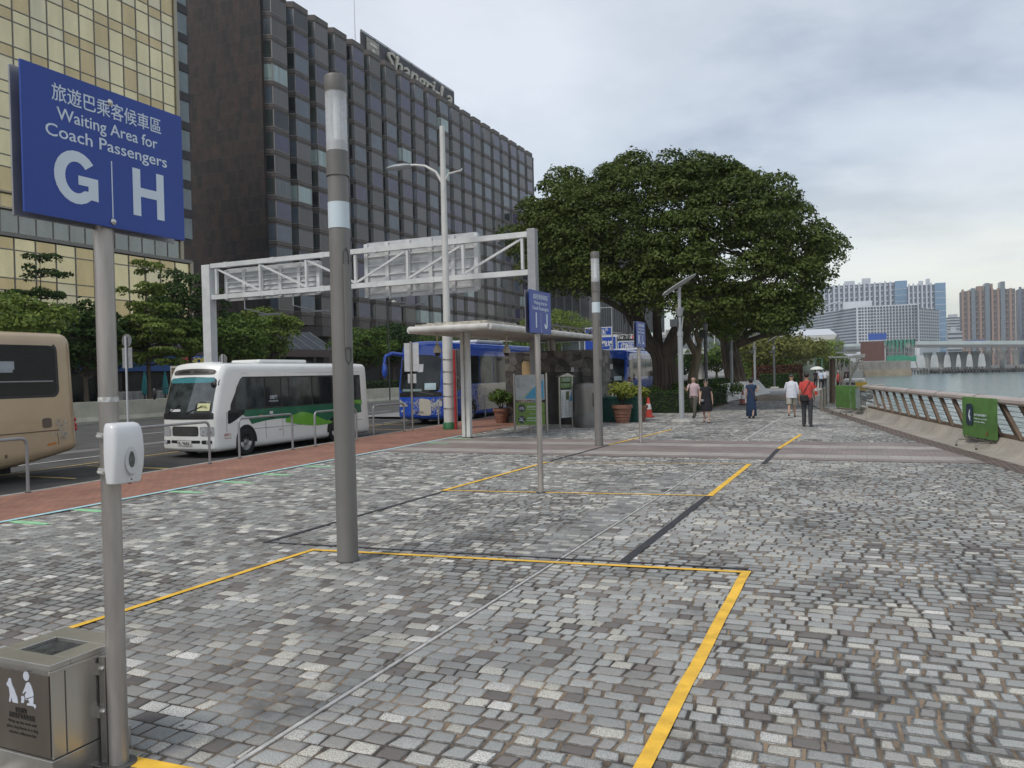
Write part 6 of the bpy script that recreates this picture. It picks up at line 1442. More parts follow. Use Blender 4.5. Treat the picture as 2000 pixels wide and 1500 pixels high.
def leaves(name, cl, per, size, mat, parent, seed, lower=.35, asp=1.9, tint_bias=None, world=False, kind=None, flat=.5):
    """cl: list of (centre, (rx,ry,rz)) clumps; leaves sit on and just inside each clump's skin"""
    g = np.random.default_rng(seed); C_ = np.array([c for c, _ in cl], float); R_ = np.array([r for _, r in cl], float)
    vol = (R_[:,0]*R_[:,1]+R_[:,0]*R_[:,2]+R_[:,1]*R_[:,2])/3; cnt = np.maximum(8, (per*vol/vol.mean())).astype(int)
    idx = np.repeat(np.arange(len(cl)), cnt); n = len(idx)
    d = g.normal(size=(n,3)); d /= np.linalg.norm(d, axis=1)[:,None]
    low = (d[:,2] < -.1) & (g.random(n) > lower); d[low,2] *= -1
    rad = 1-.32*g.random(n)**1.6+.14*g.normal(size=n)*(g.random(n) < .25)
    P = C_[idx]+d*R_[idx]*rad[:,None]
    nrm = d*.75+g.normal(size=(n,3))*.55; nrm[:,2] += flat; nrm /= np.linalg.norm(nrm, axis=1)[:,None]
    a = np.cross(nrm, g.normal(size=(n,3))); a /= np.linalg.norm(a, axis=1)[:,None]; b_ = np.cross(nrm, a)
    s = size*g.uniform(.65, 1.35, n)[:,None]; L_ = a*s; W_ = b_*s/asp
    V = np.stack([P-L_*.5, P+W_*.5-L_*.02+nrm*s*.06, P+L_*.5, P-W_*.5-L_*.02+nrm*s*.06], 1).reshape(-1,3)
    if parent is not None and world: V = V-np.array(parent.location)
    me = bpy.data.meshes.new(name); me.vertices.add(4*n); me.vertices.foreach_set('co', V.astype(np.float32).ravel())
    me.loops.add(4*n); me.loops.foreach_set('vertex_index', np.arange(4*n, dtype=np.int32)); me.polygons.add(n)
    me.polygons.foreach_set('loop_start', np.arange(0, 4*n, 4, dtype=np.int32)); me.update(calc_edges=True)
    ctint = g.random(len(cl))*.3+np.array([.22+.3*noise.noise(Vector(tuple(c))*.3) for c in C_]); t = np.clip(ctint[idx]+g.random(n)*.55+(0 if tint_bias is None else tint_bias), 0, 1)
    at = me.attributes.new('tint', 'FLOAT', 'POINT'); at.data.foreach_set('value', np.repeat(t, 4).astype(np.float32)); me.materials.append(mat)
    o = bpy.data.objects.new(name, me); COL.objects.link(o)
    if parent is not None: o.parent = parent
    if kind: o['kind'] = kind
    return o
def limb(b, p0, p1, r0, r1, rnd, seg=5, sag=.0, wob=.12, n=8):
    p0, p1 = Vector(p0), Vector(p1); L_ = (p1-p0).length; pts = [p0]; rs = [r0]
    for i in range(1, seg+1):
        t = i/seg; q = p0.lerp(p1, t)+Vector((rnd.uniform(-1,1), rnd.uniform(-1,1), rnd.uniform(-.6,.6)))*wob*L_*(.35 if i < seg else 0)*.6; q.z += sag*math.sin(t*math.pi)*L_; pts.append(q); rs.append(r0+(r1-r0)*t)
    b.tube(pts, rs, n); return pts
# ---- the big banyan
by_ = 44.0; bq = ony(1303, 768, by_)
ban = thing('banyan_tree', 'huge spreading banyan with ropy forked trunk in the middle of the view', 'tree', (bq.x, by_, 0))
rnd = random.Random(12)
def BP_(u, v, dy=0): return ony(u, v, by_+dy)
b = MB(); base = Vector((bq.x, by_, 0)); fork = BP_(1296, 700)
b.tube([base, base+Vector((0,0,.8)), base+Vector((-.05,0,1.6)), fork], [.98,.74,.66,.62], 18)
arms = [([fork, BP_(1262,665,-.3), BP_(1240,620,-.6), BP_(1225,570,-.8), BP_(1190,500,-1.5)], [.42,.38,.42,.40,.16]),
        ([fork, BP_(1285,668,.3), BP_(1282,620,.5), BP_(1290,560,.8), BP_(1270,470,1)], [.40,.27,.24,.22,.12]),
        ([fork, BP_(1330,660,-.2), BP_(1352,618,-.5), BP_(1385,590,-1), BP_(1450,560,-1.5), BP_(1530,520,-2)], [.46,.40,.33,.27,.2,.1]),
        ([fork, BP_(1322,640,.6), BP_(1350,560,1.2), BP_(1370,480,1.5), BP_(1380,400,1)], [.40,.30,.26,.2,.1]),
        ([BP_(1352,618,-.5), BP_(1420,600,.8), BP_(1500,595,1.5), BP_(1560,575,2)], [.2,.16,.12,.06]),
        ([BP_(1240,620,-.6), BP_(1190,590,-1.2), BP_(1120,560,-1.5), BP_(1060,540,-1.5)], [.2,.15,.11,.05])]
for pts, rs in arms: b.tube(pts, rs, 12)
for i in range(34):   # ropy roots fused round the trunk and the left arm
    a = 2*math.pi*i/34+rnd.uniform(-.1,.1); r_ = rnd.uniform(.05,.10)
    pts = [base+Vector((1.06*math.cos(a), 1.06*math.sin(a), -.02)), base+Vector((.80*math.cos(a), .80*math.sin(a), .6)), base+Vector((.68*math.cos(a+.1), .68*math.sin(a+.1), 1.5)), fork+Vector((.60*math.cos(a+.25), .60*math.sin(a+.25), -.1)), fork+Vector((.45*math.cos(a+.3)*1.1, .45*math.sin(a+.3), .9))+(Vector((-.5,0,.3)) if math.cos(a) < 0 else Vector((.4,0,.3)))]
    b.tube(pts, [r_*1.4,r_*1.1,r_,r_*.8,r_*.5], 6)
for i in range(16):
    c0, c1, c2, c3 = fork, BP_(1262,665,-.3), BP_(1240,620,-.6), BP_(1225,570,-.8); a = 2*math.pi*i/16
    o_ = Vector((.40*math.cos(a), .40*math.sin(a), 0)); b.tube([c0+o_, c1+o_*.95, c2+o_*1.1, c3+o_*1.05], rnd.uniform(.04,.08), 6)
trunk_b = b
hang = MB()
for i in range(70):
    u = rnd.uniform(1208, 1262); v0 = rnd.uniform(530, 580); l = rnd.uniform(30, 95); p = BP_(u, v0, rnd.uniform(-1.4,-.2)); q_ = BP_(u+(1240-u)*.25+rnd.uniform(-6,6), v0+l, rnd.uniform(-1.2,-.4))
    hang.tube([p, p.lerp(q_, .5)+Vector((rnd.uniform(-.1,.1),0,0)), q_], [.03,.022,.008], 4)
# crown clumps: inside the silhouette read off the photograph, spread in depth
sil_top = [(985,440),(1008,395),(1050,350),(1100,325),(1150,312),(1200,300),(1260,298),(1330,290),(1390,300),(1450,300),(1510,320),(1525,350),(1545,388),(1590,408),(1620,428),(1636,452)]
sil_bot = [(992,475),(1030,545),(1080,572),(1150,570),(1230,600),(1300,622),(1380,625),(1450,630),(1520,640),(1560,640),(1590,570),(1612,520),(1636,490)]
def itp(t, x):
    for (a, b_), (c, d) in zip(t, t[1:]):
        if a <= x <= c: return b_+(d-b_)*(x-a)/(c-a)
    return t[-1][1]
cl = []
for _ in range(4000):
    u = rnd.uniform(1000, 1628); t_, b2_ = itp(sil_top, u), itp(sil_bot, u); v = rnd.uniform(t_, b2_)
    hx = (u-1325)/335; dep = 8.2*math.sqrt(max(0.03, 1-hx*hx)); tt = (v-t_)/(b2_-t_); dep *= math.sqrt(max(.05, 1-(1-min(1, tt*1.25))**2))
    t_ += 26*noise.noise(Vector((u*.022, 4.2, 0))); sgn = rnd.choice((-1,-1,1)); dy = sgn*dep*rnd.uniform(.72, 1) if rnd.random() < .8 else rnd.uniform(-dep, dep)
    rx = rnd.uniform(.45, 1.05)
    m = rx*35.5; ok = (t_+m*.8 < v < b2_-m*.35) and not (1255 < u < 1400 and v > 580 and rnd.random() < .75)
    if not ok: continue
    p = BP_(u, v, dy*.9) if False else None
    k_ = by_/1.0; pc = BP_(u, v); pc = Vector((pc.x, pc.y+dy, pc.z))
    # keep the same bearing so the crown stays inside its outline as it gets depth
    f_ = (by_+dy)/by_; pc = Vector((pc.x*f_, by_+dy, CAMH+(pc.z-CAMH)*f_)) if dy < 0 else Vector((pc.x*(1+(f_-1)*.6), by_+dy, CAMH+(pc.z-CAMH)*(1+(f_-1)*.45)))
    if noise.noise(pc*.42+Vector((3,1,7))) < -.17 and tt < .8: continue
    if all((pc-q2).length > .78*(rx+r2[0])*.60 for q2, r2 in cl): cl.append((pc, (rx*rnd.uniform(.9,1.2), rx, rx*rnd.uniform(.6,.9))))
    if len(cl) >= 470: break
print('banyan clumps', len(cl))
tips = [arms[i][0][j] for i in range(6) for j in (2, len(arms[i][0])-1)]+[arms[i][0][3] for i in (0,1,2,3)]
for c, r_ in cl[:190]:
    q2 = min(tips, key=lambda t2: (t2-c).length); trunk_b.tube([q2, q2.lerp(c, .5)+Vector((0,0,rnd.uniform(-.5,.1))), c-Vector((0,0,r_[2]*.4))], [.085,.05,.018], 5)
trunk_b.build('trunk', bark, ban, True, smooth=True)
hang.build('hanging_roots', M('root_brown', (.075,.055,.042), .9, var=.3), ban, True)
leaves('crown', cl, 330, .19, leaf_banyan, ban, 5, lower=.30, world=True)

def tree(name, lab, x, y, h, crown_r, base_z, leafm, barkm, seed, ncl=40, per=170, size=.26, trunk_r=.14, crown_h=None, fork=.4, group=None, lean=0., tiers=None, cat='tree'):
    t = thing(name, lab, cat, (x, y, base_z), 0, group); rnd = random.Random(seed); ch = crown_h or h*.6; b = MB()
    zc = h-ch; b.tube([(0,0,0),(lean*.3,0,zc*.5),(lean*.6,rnd.uniform(-.1,.1),zc+.1),(lean,0,h-ch*.35)], [trunk_r*1.25,trunk_r,trunk_r*.85,trunk_r*.3], 10); cl = []
    if tiers:
        for k, (z, r) in enumerate(tiers):
            n_ = max(3, int(r*3.2))
            for i in range(n_):
                a = 2*math.pi*(i+rnd.random()*.6)/n_; rr_ = r*rnd.uniform(.35,.95); c = Vector((lean+rr_*math.cos(a), rr_*math.sin(a), z+rnd.uniform(-.3,.25))); q_ = rnd.uniform(.4,.95)
                cl.append((c, (q_, q_, rnd.uniform(.14,.34)))); b.tube([(lean*z/h,0,z-.25), c], [.045,.012], 5)
        b.tube([(lean*.8,0,zc),(lean,0,tiers[-1][0])], [trunk_r*.5,.02], 6)
    else:
        tries = 0
        while len(cl) < ncl and tries < ncl*20:
            tries += 1; d = Vector((rnd.gauss(0,1), rnd.gauss(0,1), rnd.gauss(0,1))).normalized()*rnd.uniform(.45,1)**.6
            q_ = rnd.uniform(.45,.85)*crown_r*.42; c = Vector((lean+d.x*(crown_r-q_*.6), d.y*(crown_r-q_*.6), h-ch/2+d.z*(ch/2-q_*.4)))
            if d.z < -.2: c.x = lean+(c.x-lean)*.8
            if all((c-p_).length > (q_+r2[0])*.42 for p_, r2 in cl): cl.append((c, (q_, q_, q_*.6)))
        for c, r2 in cl[::2]: b.tube([(lean*.5,0,zc*.9), Vector((lean*.7,0,zc*.9)).lerp(c, .55)-Vector((0,0,.15)), c], [trunk_r*.42,trunk_r*.25,.015], 5)
    b.build('trunk', barkm, t, smooth=True)
    leaves('crown', cl, per, size, leafm, t, seed+50, lower=.4)
    return t
def at(u, v, Y): return ony(u, v, Y)
# row across the road (u of trunk, Y, top v, radius, leaf, seed, label)
TG = 'street trees beyond the road barrier'
def onroad(u, X): return onx(u, 740, X)
specs = [(-14,-43,566,4.0,leaf_light,31,'bright green round street tree cut by the left photo edge',.6),
         (168,-45,590,2.8,leaf_dark,32,'small dark dense street tree behind the near pole',.75),
         (205,-46.5,605,2.6,leaf_dark,33,'dark street tree squeezed right of the near pole, under the gold podium',.75),
         (372,-46,525,3.4,leaf_dark,34,'tall dark street tree at the left gantry post',.7),
         (452,-43,606,3.4,leaf_mid,35,'broad green street tree just right of the left gantry post',.68),
         (523,-45,596,3.2,leaf_light,36,'yellow green street tree over the white minibus roof',.68),
         (712,-46,634,3.7,leaf_mid,38,'street tree immediately right of the big lamp column',.7),
         (770,-47,628,3.4,leaf_dark,39,'street tree rising behind the left end of the shelter canopy',.7),
         (842,-49,648,4.2,leaf_mid,40,'street tree behind the white mast above the shelter',.7),
         (925,-50,655,4.8,leaf_dark,41,'street tree above the middle of the shelter canopy',.7),
         (1085,-44,600,6.0,leaf_light,42,'tall light green street tree between the I J sign and the far lamp column',.7),
         (1000,-48,668,5.0,leaf_mid,43,'low street tree above the blue coach tail and stone wall',.7)]
for (u, X, vt, cr_, lf_, sd_, lab, chf) in specs:
    q = onroad(u, X); h = onx(u, vt, X).z
    tree('street_tree', lab, X, q.y, h, cr_, 0, lf_, bark, sd_, ncl=int(26+cr_*5), per=150, size=.30, trunk_r=.16, crown_h=h*chf*.86, group=TG)
# tiered trees
q = onroad(291, -44); h = onx(285, 498, -44).z
tree('tiered_tree', 'tiered light green tree with flat layered branches before the gold podium', -44, q.y, h, 3, 0, leaf_light, bark, 61, size=.24, per=210, crown_h=h*.75, tiers=[(3.4,2.6),(3.9,3.3),(4.3,3.4),(4.7,3.3),(5.1,3.1),(5.5,2.8),(6.0,2.6),(7.0,1.9),(8.3,1.6),(9.7,.8)], trunk_r=.15)
q = onroad(85, -50); h = onx(80, 518, -50).z
tree('tiered_tree', 'smaller dark tiered tree standing against the gold glass left of the near pole', -50, q.y, h, 3, 0, leaf_dark, bark_dark, 62, size=.22, per=190, crown_h=h*.75, tiers=[(4.4,3.0),(5.6,2.6),(6.8,2.2),(8.0,1.9),(9.4,1.5),(10.6,.8)], trunk_r=.12)
# pale barked tree behind the nearest solar lamp
pq = ony(1350, 770, 47); pt = thing('pale_tree', 'pale barked tree with bent forked stems right of the banyan trunk', 'tree', (pq.x, 47, .5)); b = MB(); rnd = random.Random(3)
def Q_(u, v, d=0): return ony(u, v, 47+d)-Vector((pq.x, 47, .5))
b.tube([Q_(1352,772), Q_(1354,730), Q_(1362,695), Q_(1345,665), Q_(1337,640), Q_(1352,600,.5), Q_(1360,560,1)], [.34,.30,.26,.18,.15,.12,.06], 12)
b.tube([Q_(1362,700), Q_(1366,672), Q_(1358,650), Q_(1372,620), Q_(1400,590,1)], [.22,.15,.12,.09,.05], 10)
b.tube([Q_(1366,672), Q_(1378,640), Q_(1362,628), Q_(1385,600), Q_(1430,585,1)], [.12,.1,.08,.07,.04], 8)
b.build('trunk', bark_pale, pt, smooth=True)
cl = [(Q_(rnd.uniform(1330,1440), rnd.uniform(575,655), rnd.uniform(-1.5,3)), (rnd.uniform(.5,.8),)*2+(.4,)) for _ in range(26)]
leaves('crown', cl, 80, .24, leaf_light, pt, 77, lower=.5)
# second banyan behind, spreading lower right
sb2 = thing('banyan_tree', 'second darker banyan behind, spreading low to the right of the white post', 'tree', (ony(1432,770,62).x, 62, 0)); b = MB(); o2 = sb2.location
def S_(u, v, d=0): return ony(u, v, 62+d)-o2
b.tube([S_(1438,770), S_(1436,735), S_(1428,700), S_(1420,660), S_(1425,620)], [.95,.72,.6,.5,.3], 14)
for i in range(12): a = 2*math.pi*i/12; oo = Vector((.66*math.cos(a), .66*math.sin(a), 0)); b.tube([S_(1438,770)+oo*1.35, S_(1436,735)+oo, S_(1428,700)+oo*.9, S_(1421,660)+oo*.7], .12, 6)
for (u, v) in ((1380,640),(1470,620),(1510,630),(1545,650),(1400,600),(1450,590)): b.tube([S_(1424,680), S_((1424+u)/2, (665+v)/2), S_(u, v)], [.3,.18,.07], 7)
b.build('trunk', bark, sb2, smooth=True)
cl = []
for _ in range(120):
    u = rnd.uniform(1365,1560); lo_ = 700-max(0,(u-1365))*.08+(-18 if u < 1400 else 0); v = rnd.uniform(585, min(642, lo_)); cl.append((S_(u, v, rnd.uniform(-5,6)), (rnd.uniform(.9,1.4),)*2+(rnd.uniform(.5,.8),)))
leaves('crown', cl, 150, .30, leaf_banyan, sb2, 78, lower=.5)
# distant yellowish trees and row behind
dg = 'trees beyond the hedges by the far promenade'
for (u, Y, vt, r_, lf_, sd_, lab) in ((1500,98,650,4.6,leaf_yel,81,'yellow green far tree left of the row of far solar lamps'),(1545,112,655,5.0,leaf_yel,82,'yellow green far tree in the middle of the far row'),(1590,130,662,5.2,leaf_light,83,'far light green tree at the right end of the far row'),(1470,115,655,5.5,leaf_mid,84,'far green tree mostly behind the second banyan'),(1400,120,665,6.0,leaf_mid,85,'far green tree behind the pale post, under the banyan'),(1622,170,690,4,leaf_mid,86,'tiny dark far tree left of the landing frame')):
    q = ony(u, 740, Y); h = ony(u, vt, Y).z; tree('far_tree', lab, q.x, Y, h, r_, 0, lf_, bark_pale, sd_, ncl=34, per=120, size=.42, trunk_r=.18, crown_h=h*.72, group=dg)
for i, (u, Y, r_) in enumerate(((1150,150,9),(1330,140,8))):
    q = ony(u, 740, Y); h = ony(u, 690-6*i, Y).z; tree('far_tree', ('far','farther')[i]+' dark tree seen under the banyan crown '+('left' if i == 0 else 'right')+' of its trunk', q.x, Y, h, r_, 0, leaf_dark, bark_dark, 90+i, ncl=40, per=120, size=.6, crown_h=h*.8, group=dg)
# ---- hedges and beds
def hedge(name, lab, x0, x1, y0, y1, z0, z1, leafm, seed, dens=240, size=.09, cat='hedge'):
    t = thing(name, lab, cat, ((x0+x1)/2, (y0+y1)/2, z0)); b = MB(); b.box(x0+.06, x1-.06, y0+.06, y1-.06, z0, z1-.06); b.build('hedge_core', M('hedge_core', (.012,.02,.008), .95), t, True)
    g = np.random.default_rng(seed); pts = []
    faces = [((x0,x1),(y0,y0),(z0,z1),(0,-1,0)),((x1,x1),(y0,y1),(z0,z1),(1,0,0)),((x0,x0),(y0,y1),(z0,z1),(-1,0,0)),((x0,x1),(y0,y1),(z1,z1),(0,0,1)),((x0,x1),(y1,y1),(z0,z1),(0,1,0))]
    P, N_ = [], []
    for fx, fy, fz, nn in faces:
        ar = max(1e-3, [l for l in ((fx[1]-fx[0]) or 1, (fy[1]-fy[0]) or 1, (fz[1]-fz[0]) or 1)][0]*((fy[1]-fy[0]) or 1)*((fz[1]-fz[0]) or 1)); k = int(min(26000, ar*dens))
        P.append(np.stack([g.uniform(*fx, k), g.uniform(*fy, k), g.uniform(*fz, k)], 1)+g.normal(size=(k,3))*.025); N_.append(np.tile(nn, (k,1)))
    P = np.concatenate(P)-np.array(t.location); N_ = np.concatenate(N_)+g.normal(size=P.shape)*.6; n = len(P); N_ /= np.linalg.norm(N_, axis=1)[:,None]
    a = np.cross(N_, g.normal(size=(n,3))); a /= np.linalg.norm(a, axis=1)[:,None]; c = np.cross(N_, a); s = size*g.uniform(.6,1.3,n)[:,None]
    V = np.stack([P-a*s*.5, P+c*s*.3, P+a*s*.5, P-c*s*.3], 1).reshape(-1,3)
    me = bpy.data.meshes.new('foliage'); me.vertices.add(4*n); me.vertices.foreach_set('co', V.astype(np.float32).ravel()); me.loops.add(4*n); me.loops.foreach_set('vertex_index', np.arange(4*n, dtype=np.int32)); me.polygons.add(n); me.polygons.foreach_set('loop_start', np.arange(0,4*n,4,dtype=np.int32)); me.update(calc_edges=True)
    at_ = me.attributes.new('tint','FLOAT','POINT'); at_.data.foreach_set('value', np.repeat(g.random(n),4).astype(np.float32)); me.materials.append(leafm)
    o = bpy.data.objects.new('foliage', me); COL.objects.link(o); o.parent = t; return t
hedge('box_hedge', 'clipped dark green box hedge at the foot of the banyan', -11.6, -7.25, 36.7, 38.0, 0, .98, leaf_hedge, 101)
hedge('box_hedge', 'clipped hedge running back beside the path behind the two walkers in pink and black', -8.3, -7.35, 38.05, 47.5, 0, .92, leaf_hedge, 102, 160)
hedge('box_hedge', 'sloping green hedge strip above the white planter wall', -10.6, -8.9, 48, 66, .3, 1.25, leaf_hedge, 103, 90, .14)
hedge('box_hedge', 'long clipped green hedge beyond the blue dress woman', ony(1484,750,82).x, ony(1556,750,82).x, 82, 85, 0, 1.35, leaf_hedge, 104, 120, .16)
hedge('flower_bed', 'bed of dark red leaved shrubs behind the long clipped hedge', ony(1470,750,90).x, ony(1562,750,90).x, 90, 94, .5, 2.2, leaf_red, 105, 110, .26, 'shrub bed')
hedge('flower_bed', 'bright green shrub bed right of the second banyan trunk', ony(1440,750,96).x, ony(1545,750,96).x, 96, 99, .5, 2.9, leaf_light, 106, 100, .26, 'shrub bed')
bushes = [(1345,-1.2,42.5,.8,leaf_mid,'loose green shrub under the banyan, right of its trunk'),(1260,0,41.5,.7,leaf_mid,'low shrub left of the banyan foot behind the pots'),(1398,0,52,.8,leaf_mid,'green shrub behind the hedge near the dark grey lamp post')]
for i, (u, dx, Y, r_, lf_, lab) in enumerate(bushes):
    q = ony(u, 760, Y); t = thing('shrub', lab, 'shrub', (q.x, Y, .4)); b = MB()
    for k in range(6): a = k; b.tube([(0,0,-.3),(.5*r_*math.cos(a),.5*r_*math.sin(a),.5)], .02, 5)
    b.build('stem', bark_dark, t); rn = random.Random(i); leaves('foliage', [(Vector((rn.uniform(-1.6,1.6)*r_, rn.uniform(-.6,.6), rn.uniform(.2,.8)*r_)), (.55*r_,.5*r_,.4*r_)) for _ in range(12)], 160, .15, lf_, t, 200+i)
# white sloping planter wall
A0, A1 = gp(1396, 789), gp(1452, 762)
wl = thing('planter_wall', 'smooth white sloping planter wall beside the path', 'wall', (A0.x, A0.y, 0)); b = MB()
A0, A1 = Vector((A0.x, A0.y, 0)), Vector((-6.9, 66, 0)); d = (A1-A0).normalized(); n = Vector((-d.y, d.x, 0))
b.add([A0, A1, A1+n*.9+Z1*1.05, A0+n*1.7+Z1*.92, A1+n*1.2, A0+n*2.0, A0+n*2.0+Z1*.92, A1+n*1.2+Z1*1.05], [(0,1,2,3),(3,2,7,6),(0,3,6,5),(1,4,7,2),(4,5,6,7)])
b.build('wall_slope', M('pale_render', (.50,.50,.48), .7, var=.1, scale=1.2), wl, True)
# potted shrubs
for (u, v, s_, lab, cr_) in ((1216,826,1.12,'terracotta pot with round yellow green shrub before the green planter box',.62),(1249,822,1.0,'terracotta pot with yellow green shrub half behind the K L pole',.55),(979,826,.95,'potted green shrub left of the promenade map board',.62)):
    t, s2 = pot(u, v, s_, lab); rn = random.Random(u); b = MB(); lfm = leaf_croton if u > 1100 else leaf_mid
    for k in range(9): a = 2*math.pi*k/9; b.tube([(0,0,.5*s2),(.08*math.cos(a),.08*math.sin(a),.7*s2),(.3*math.cos(a),.3*math.sin(a),1.0*s2)], [.02,.014,.006], 5)
    b.build('stem', bark_dark, t)
    cl = []
    for _ in range(26):
        d = Vector((rn.gauss(0,1), rn.gauss(0,1), rn.gauss(0,1))).normalized()*rn.uniform(.3,1)**.5; cl.append((Vector((d.x*cr_*.72, d.y*cr_*.72, 1.12*s2+d.z*cr_*.42)), (.17,.17,.13)))
    leaves('foliage', cl, 70, .10, lfm, t, u, lower=.5, flat=.3)
# roadside planting strip beyond blue coach
hedge('box_hedge', 'low dark hedge along the far pavement behind the barrier, left of the blue coach', -42.5, -41, 52, 78, 0, 1.6, leaf_hedge, 107, 40, .22)
# green mesh fence far right of hedges
gf = thing('mesh_fence', 'green mesh fence panels beyond the red shrub bed', 'fence', (ony(1540,740,118).x, 118, 0)); xa, xb = ony(1505,740,118).x, ony(1606,740,118).x
b = MB()
for i in range(9): x = xa+(xb-xa)*i/8; b.box(x-.05, x+.05, 118, 118.1, 0, 3.2)
for z in (.2, 1.7, 3.15): b.box(xa, xb, 118, 118.06, z, z+.07)
b.build('fence_frame', M('fence_green', (.10,.24,.19), .6), gf, True)
b = MB(); b.box(ony(1562,740,117).x, ony(1592,740,117).x, 117.4, 117.5, 0, 3.5); b.build('fence_panel', M('panel_greygreen', (.27,.31,.27), .7, var=.2, scale=2), gf, True)
# ================================================================== PEOPLE (local: facing -Y, feet at z=0)
def skinned(name, nodes, edges, mat, parent, root=0, sub=1):
    """nodes: list of (pos, (rx, ry)); one continuous skin grown over connected joints"""
    me = bpy.data.meshes.new(name); me.from_pydata([tuple(p) for p, _ in nodes], edges, []); me.update()
    o = bpy.data.objects.new(name, me); COL.objects.link(o); sk = o.modifiers.new('s', 'SKIN'); sk.use_smooth_shade = True; sk.branch_smoothing = .6
    if not me.skin_vertices: 
        bpy.context.view_layer.objects.active = o
    lay = me.skin_vertices[0].data if me.skin_vertices else None
    for i, (_, r) in enumerate(nodes): lay[i].radius = r if isinstance(r, tuple) else (r, r); lay[i].use_root = (i == root)
    ss = o.modifiers.new('u', 'SUBSURF'); ss.levels = sub; ss.render_levels = sub
    dg = bpy.context.evaluated_depsgraph_get(); m2 = bpy.data.meshes.new_from_object(o.evaluated_get(dg)); bpy.data.objects.remove(o); bpy.data.meshes.remove(me)
    m2.name = name; m2.materials.clear(); m2.materials.append(mat); m2.polygons.foreach_set('use_smooth', [True]*len(m2.polygons))
    ob = bpy.data.objects.new(name, m2); COL.objects.link(ob); ob.parent = parent; return ob
skin_t = M('skin', (.42,.25,.17), .5, var=.05)
skin_p = M('skin_pale', (.50,.32,.24), .5, var=.05)
def cloth(n, c): return M('cloth_'+n, c, .9, var=.14, scale=7, bump=.25, bscale=22)
hair_m = M('hair_dark', (.018,.014,.012), .5, var=.3); shoe_m = M('shoe_dark', (.02,.02,.022), .6)
def rotx(v, a): c, s = math.cos(a), math.sin(a); return Vector((v.x, v.y*c - v.z*s, v.y*s + v.z*c))
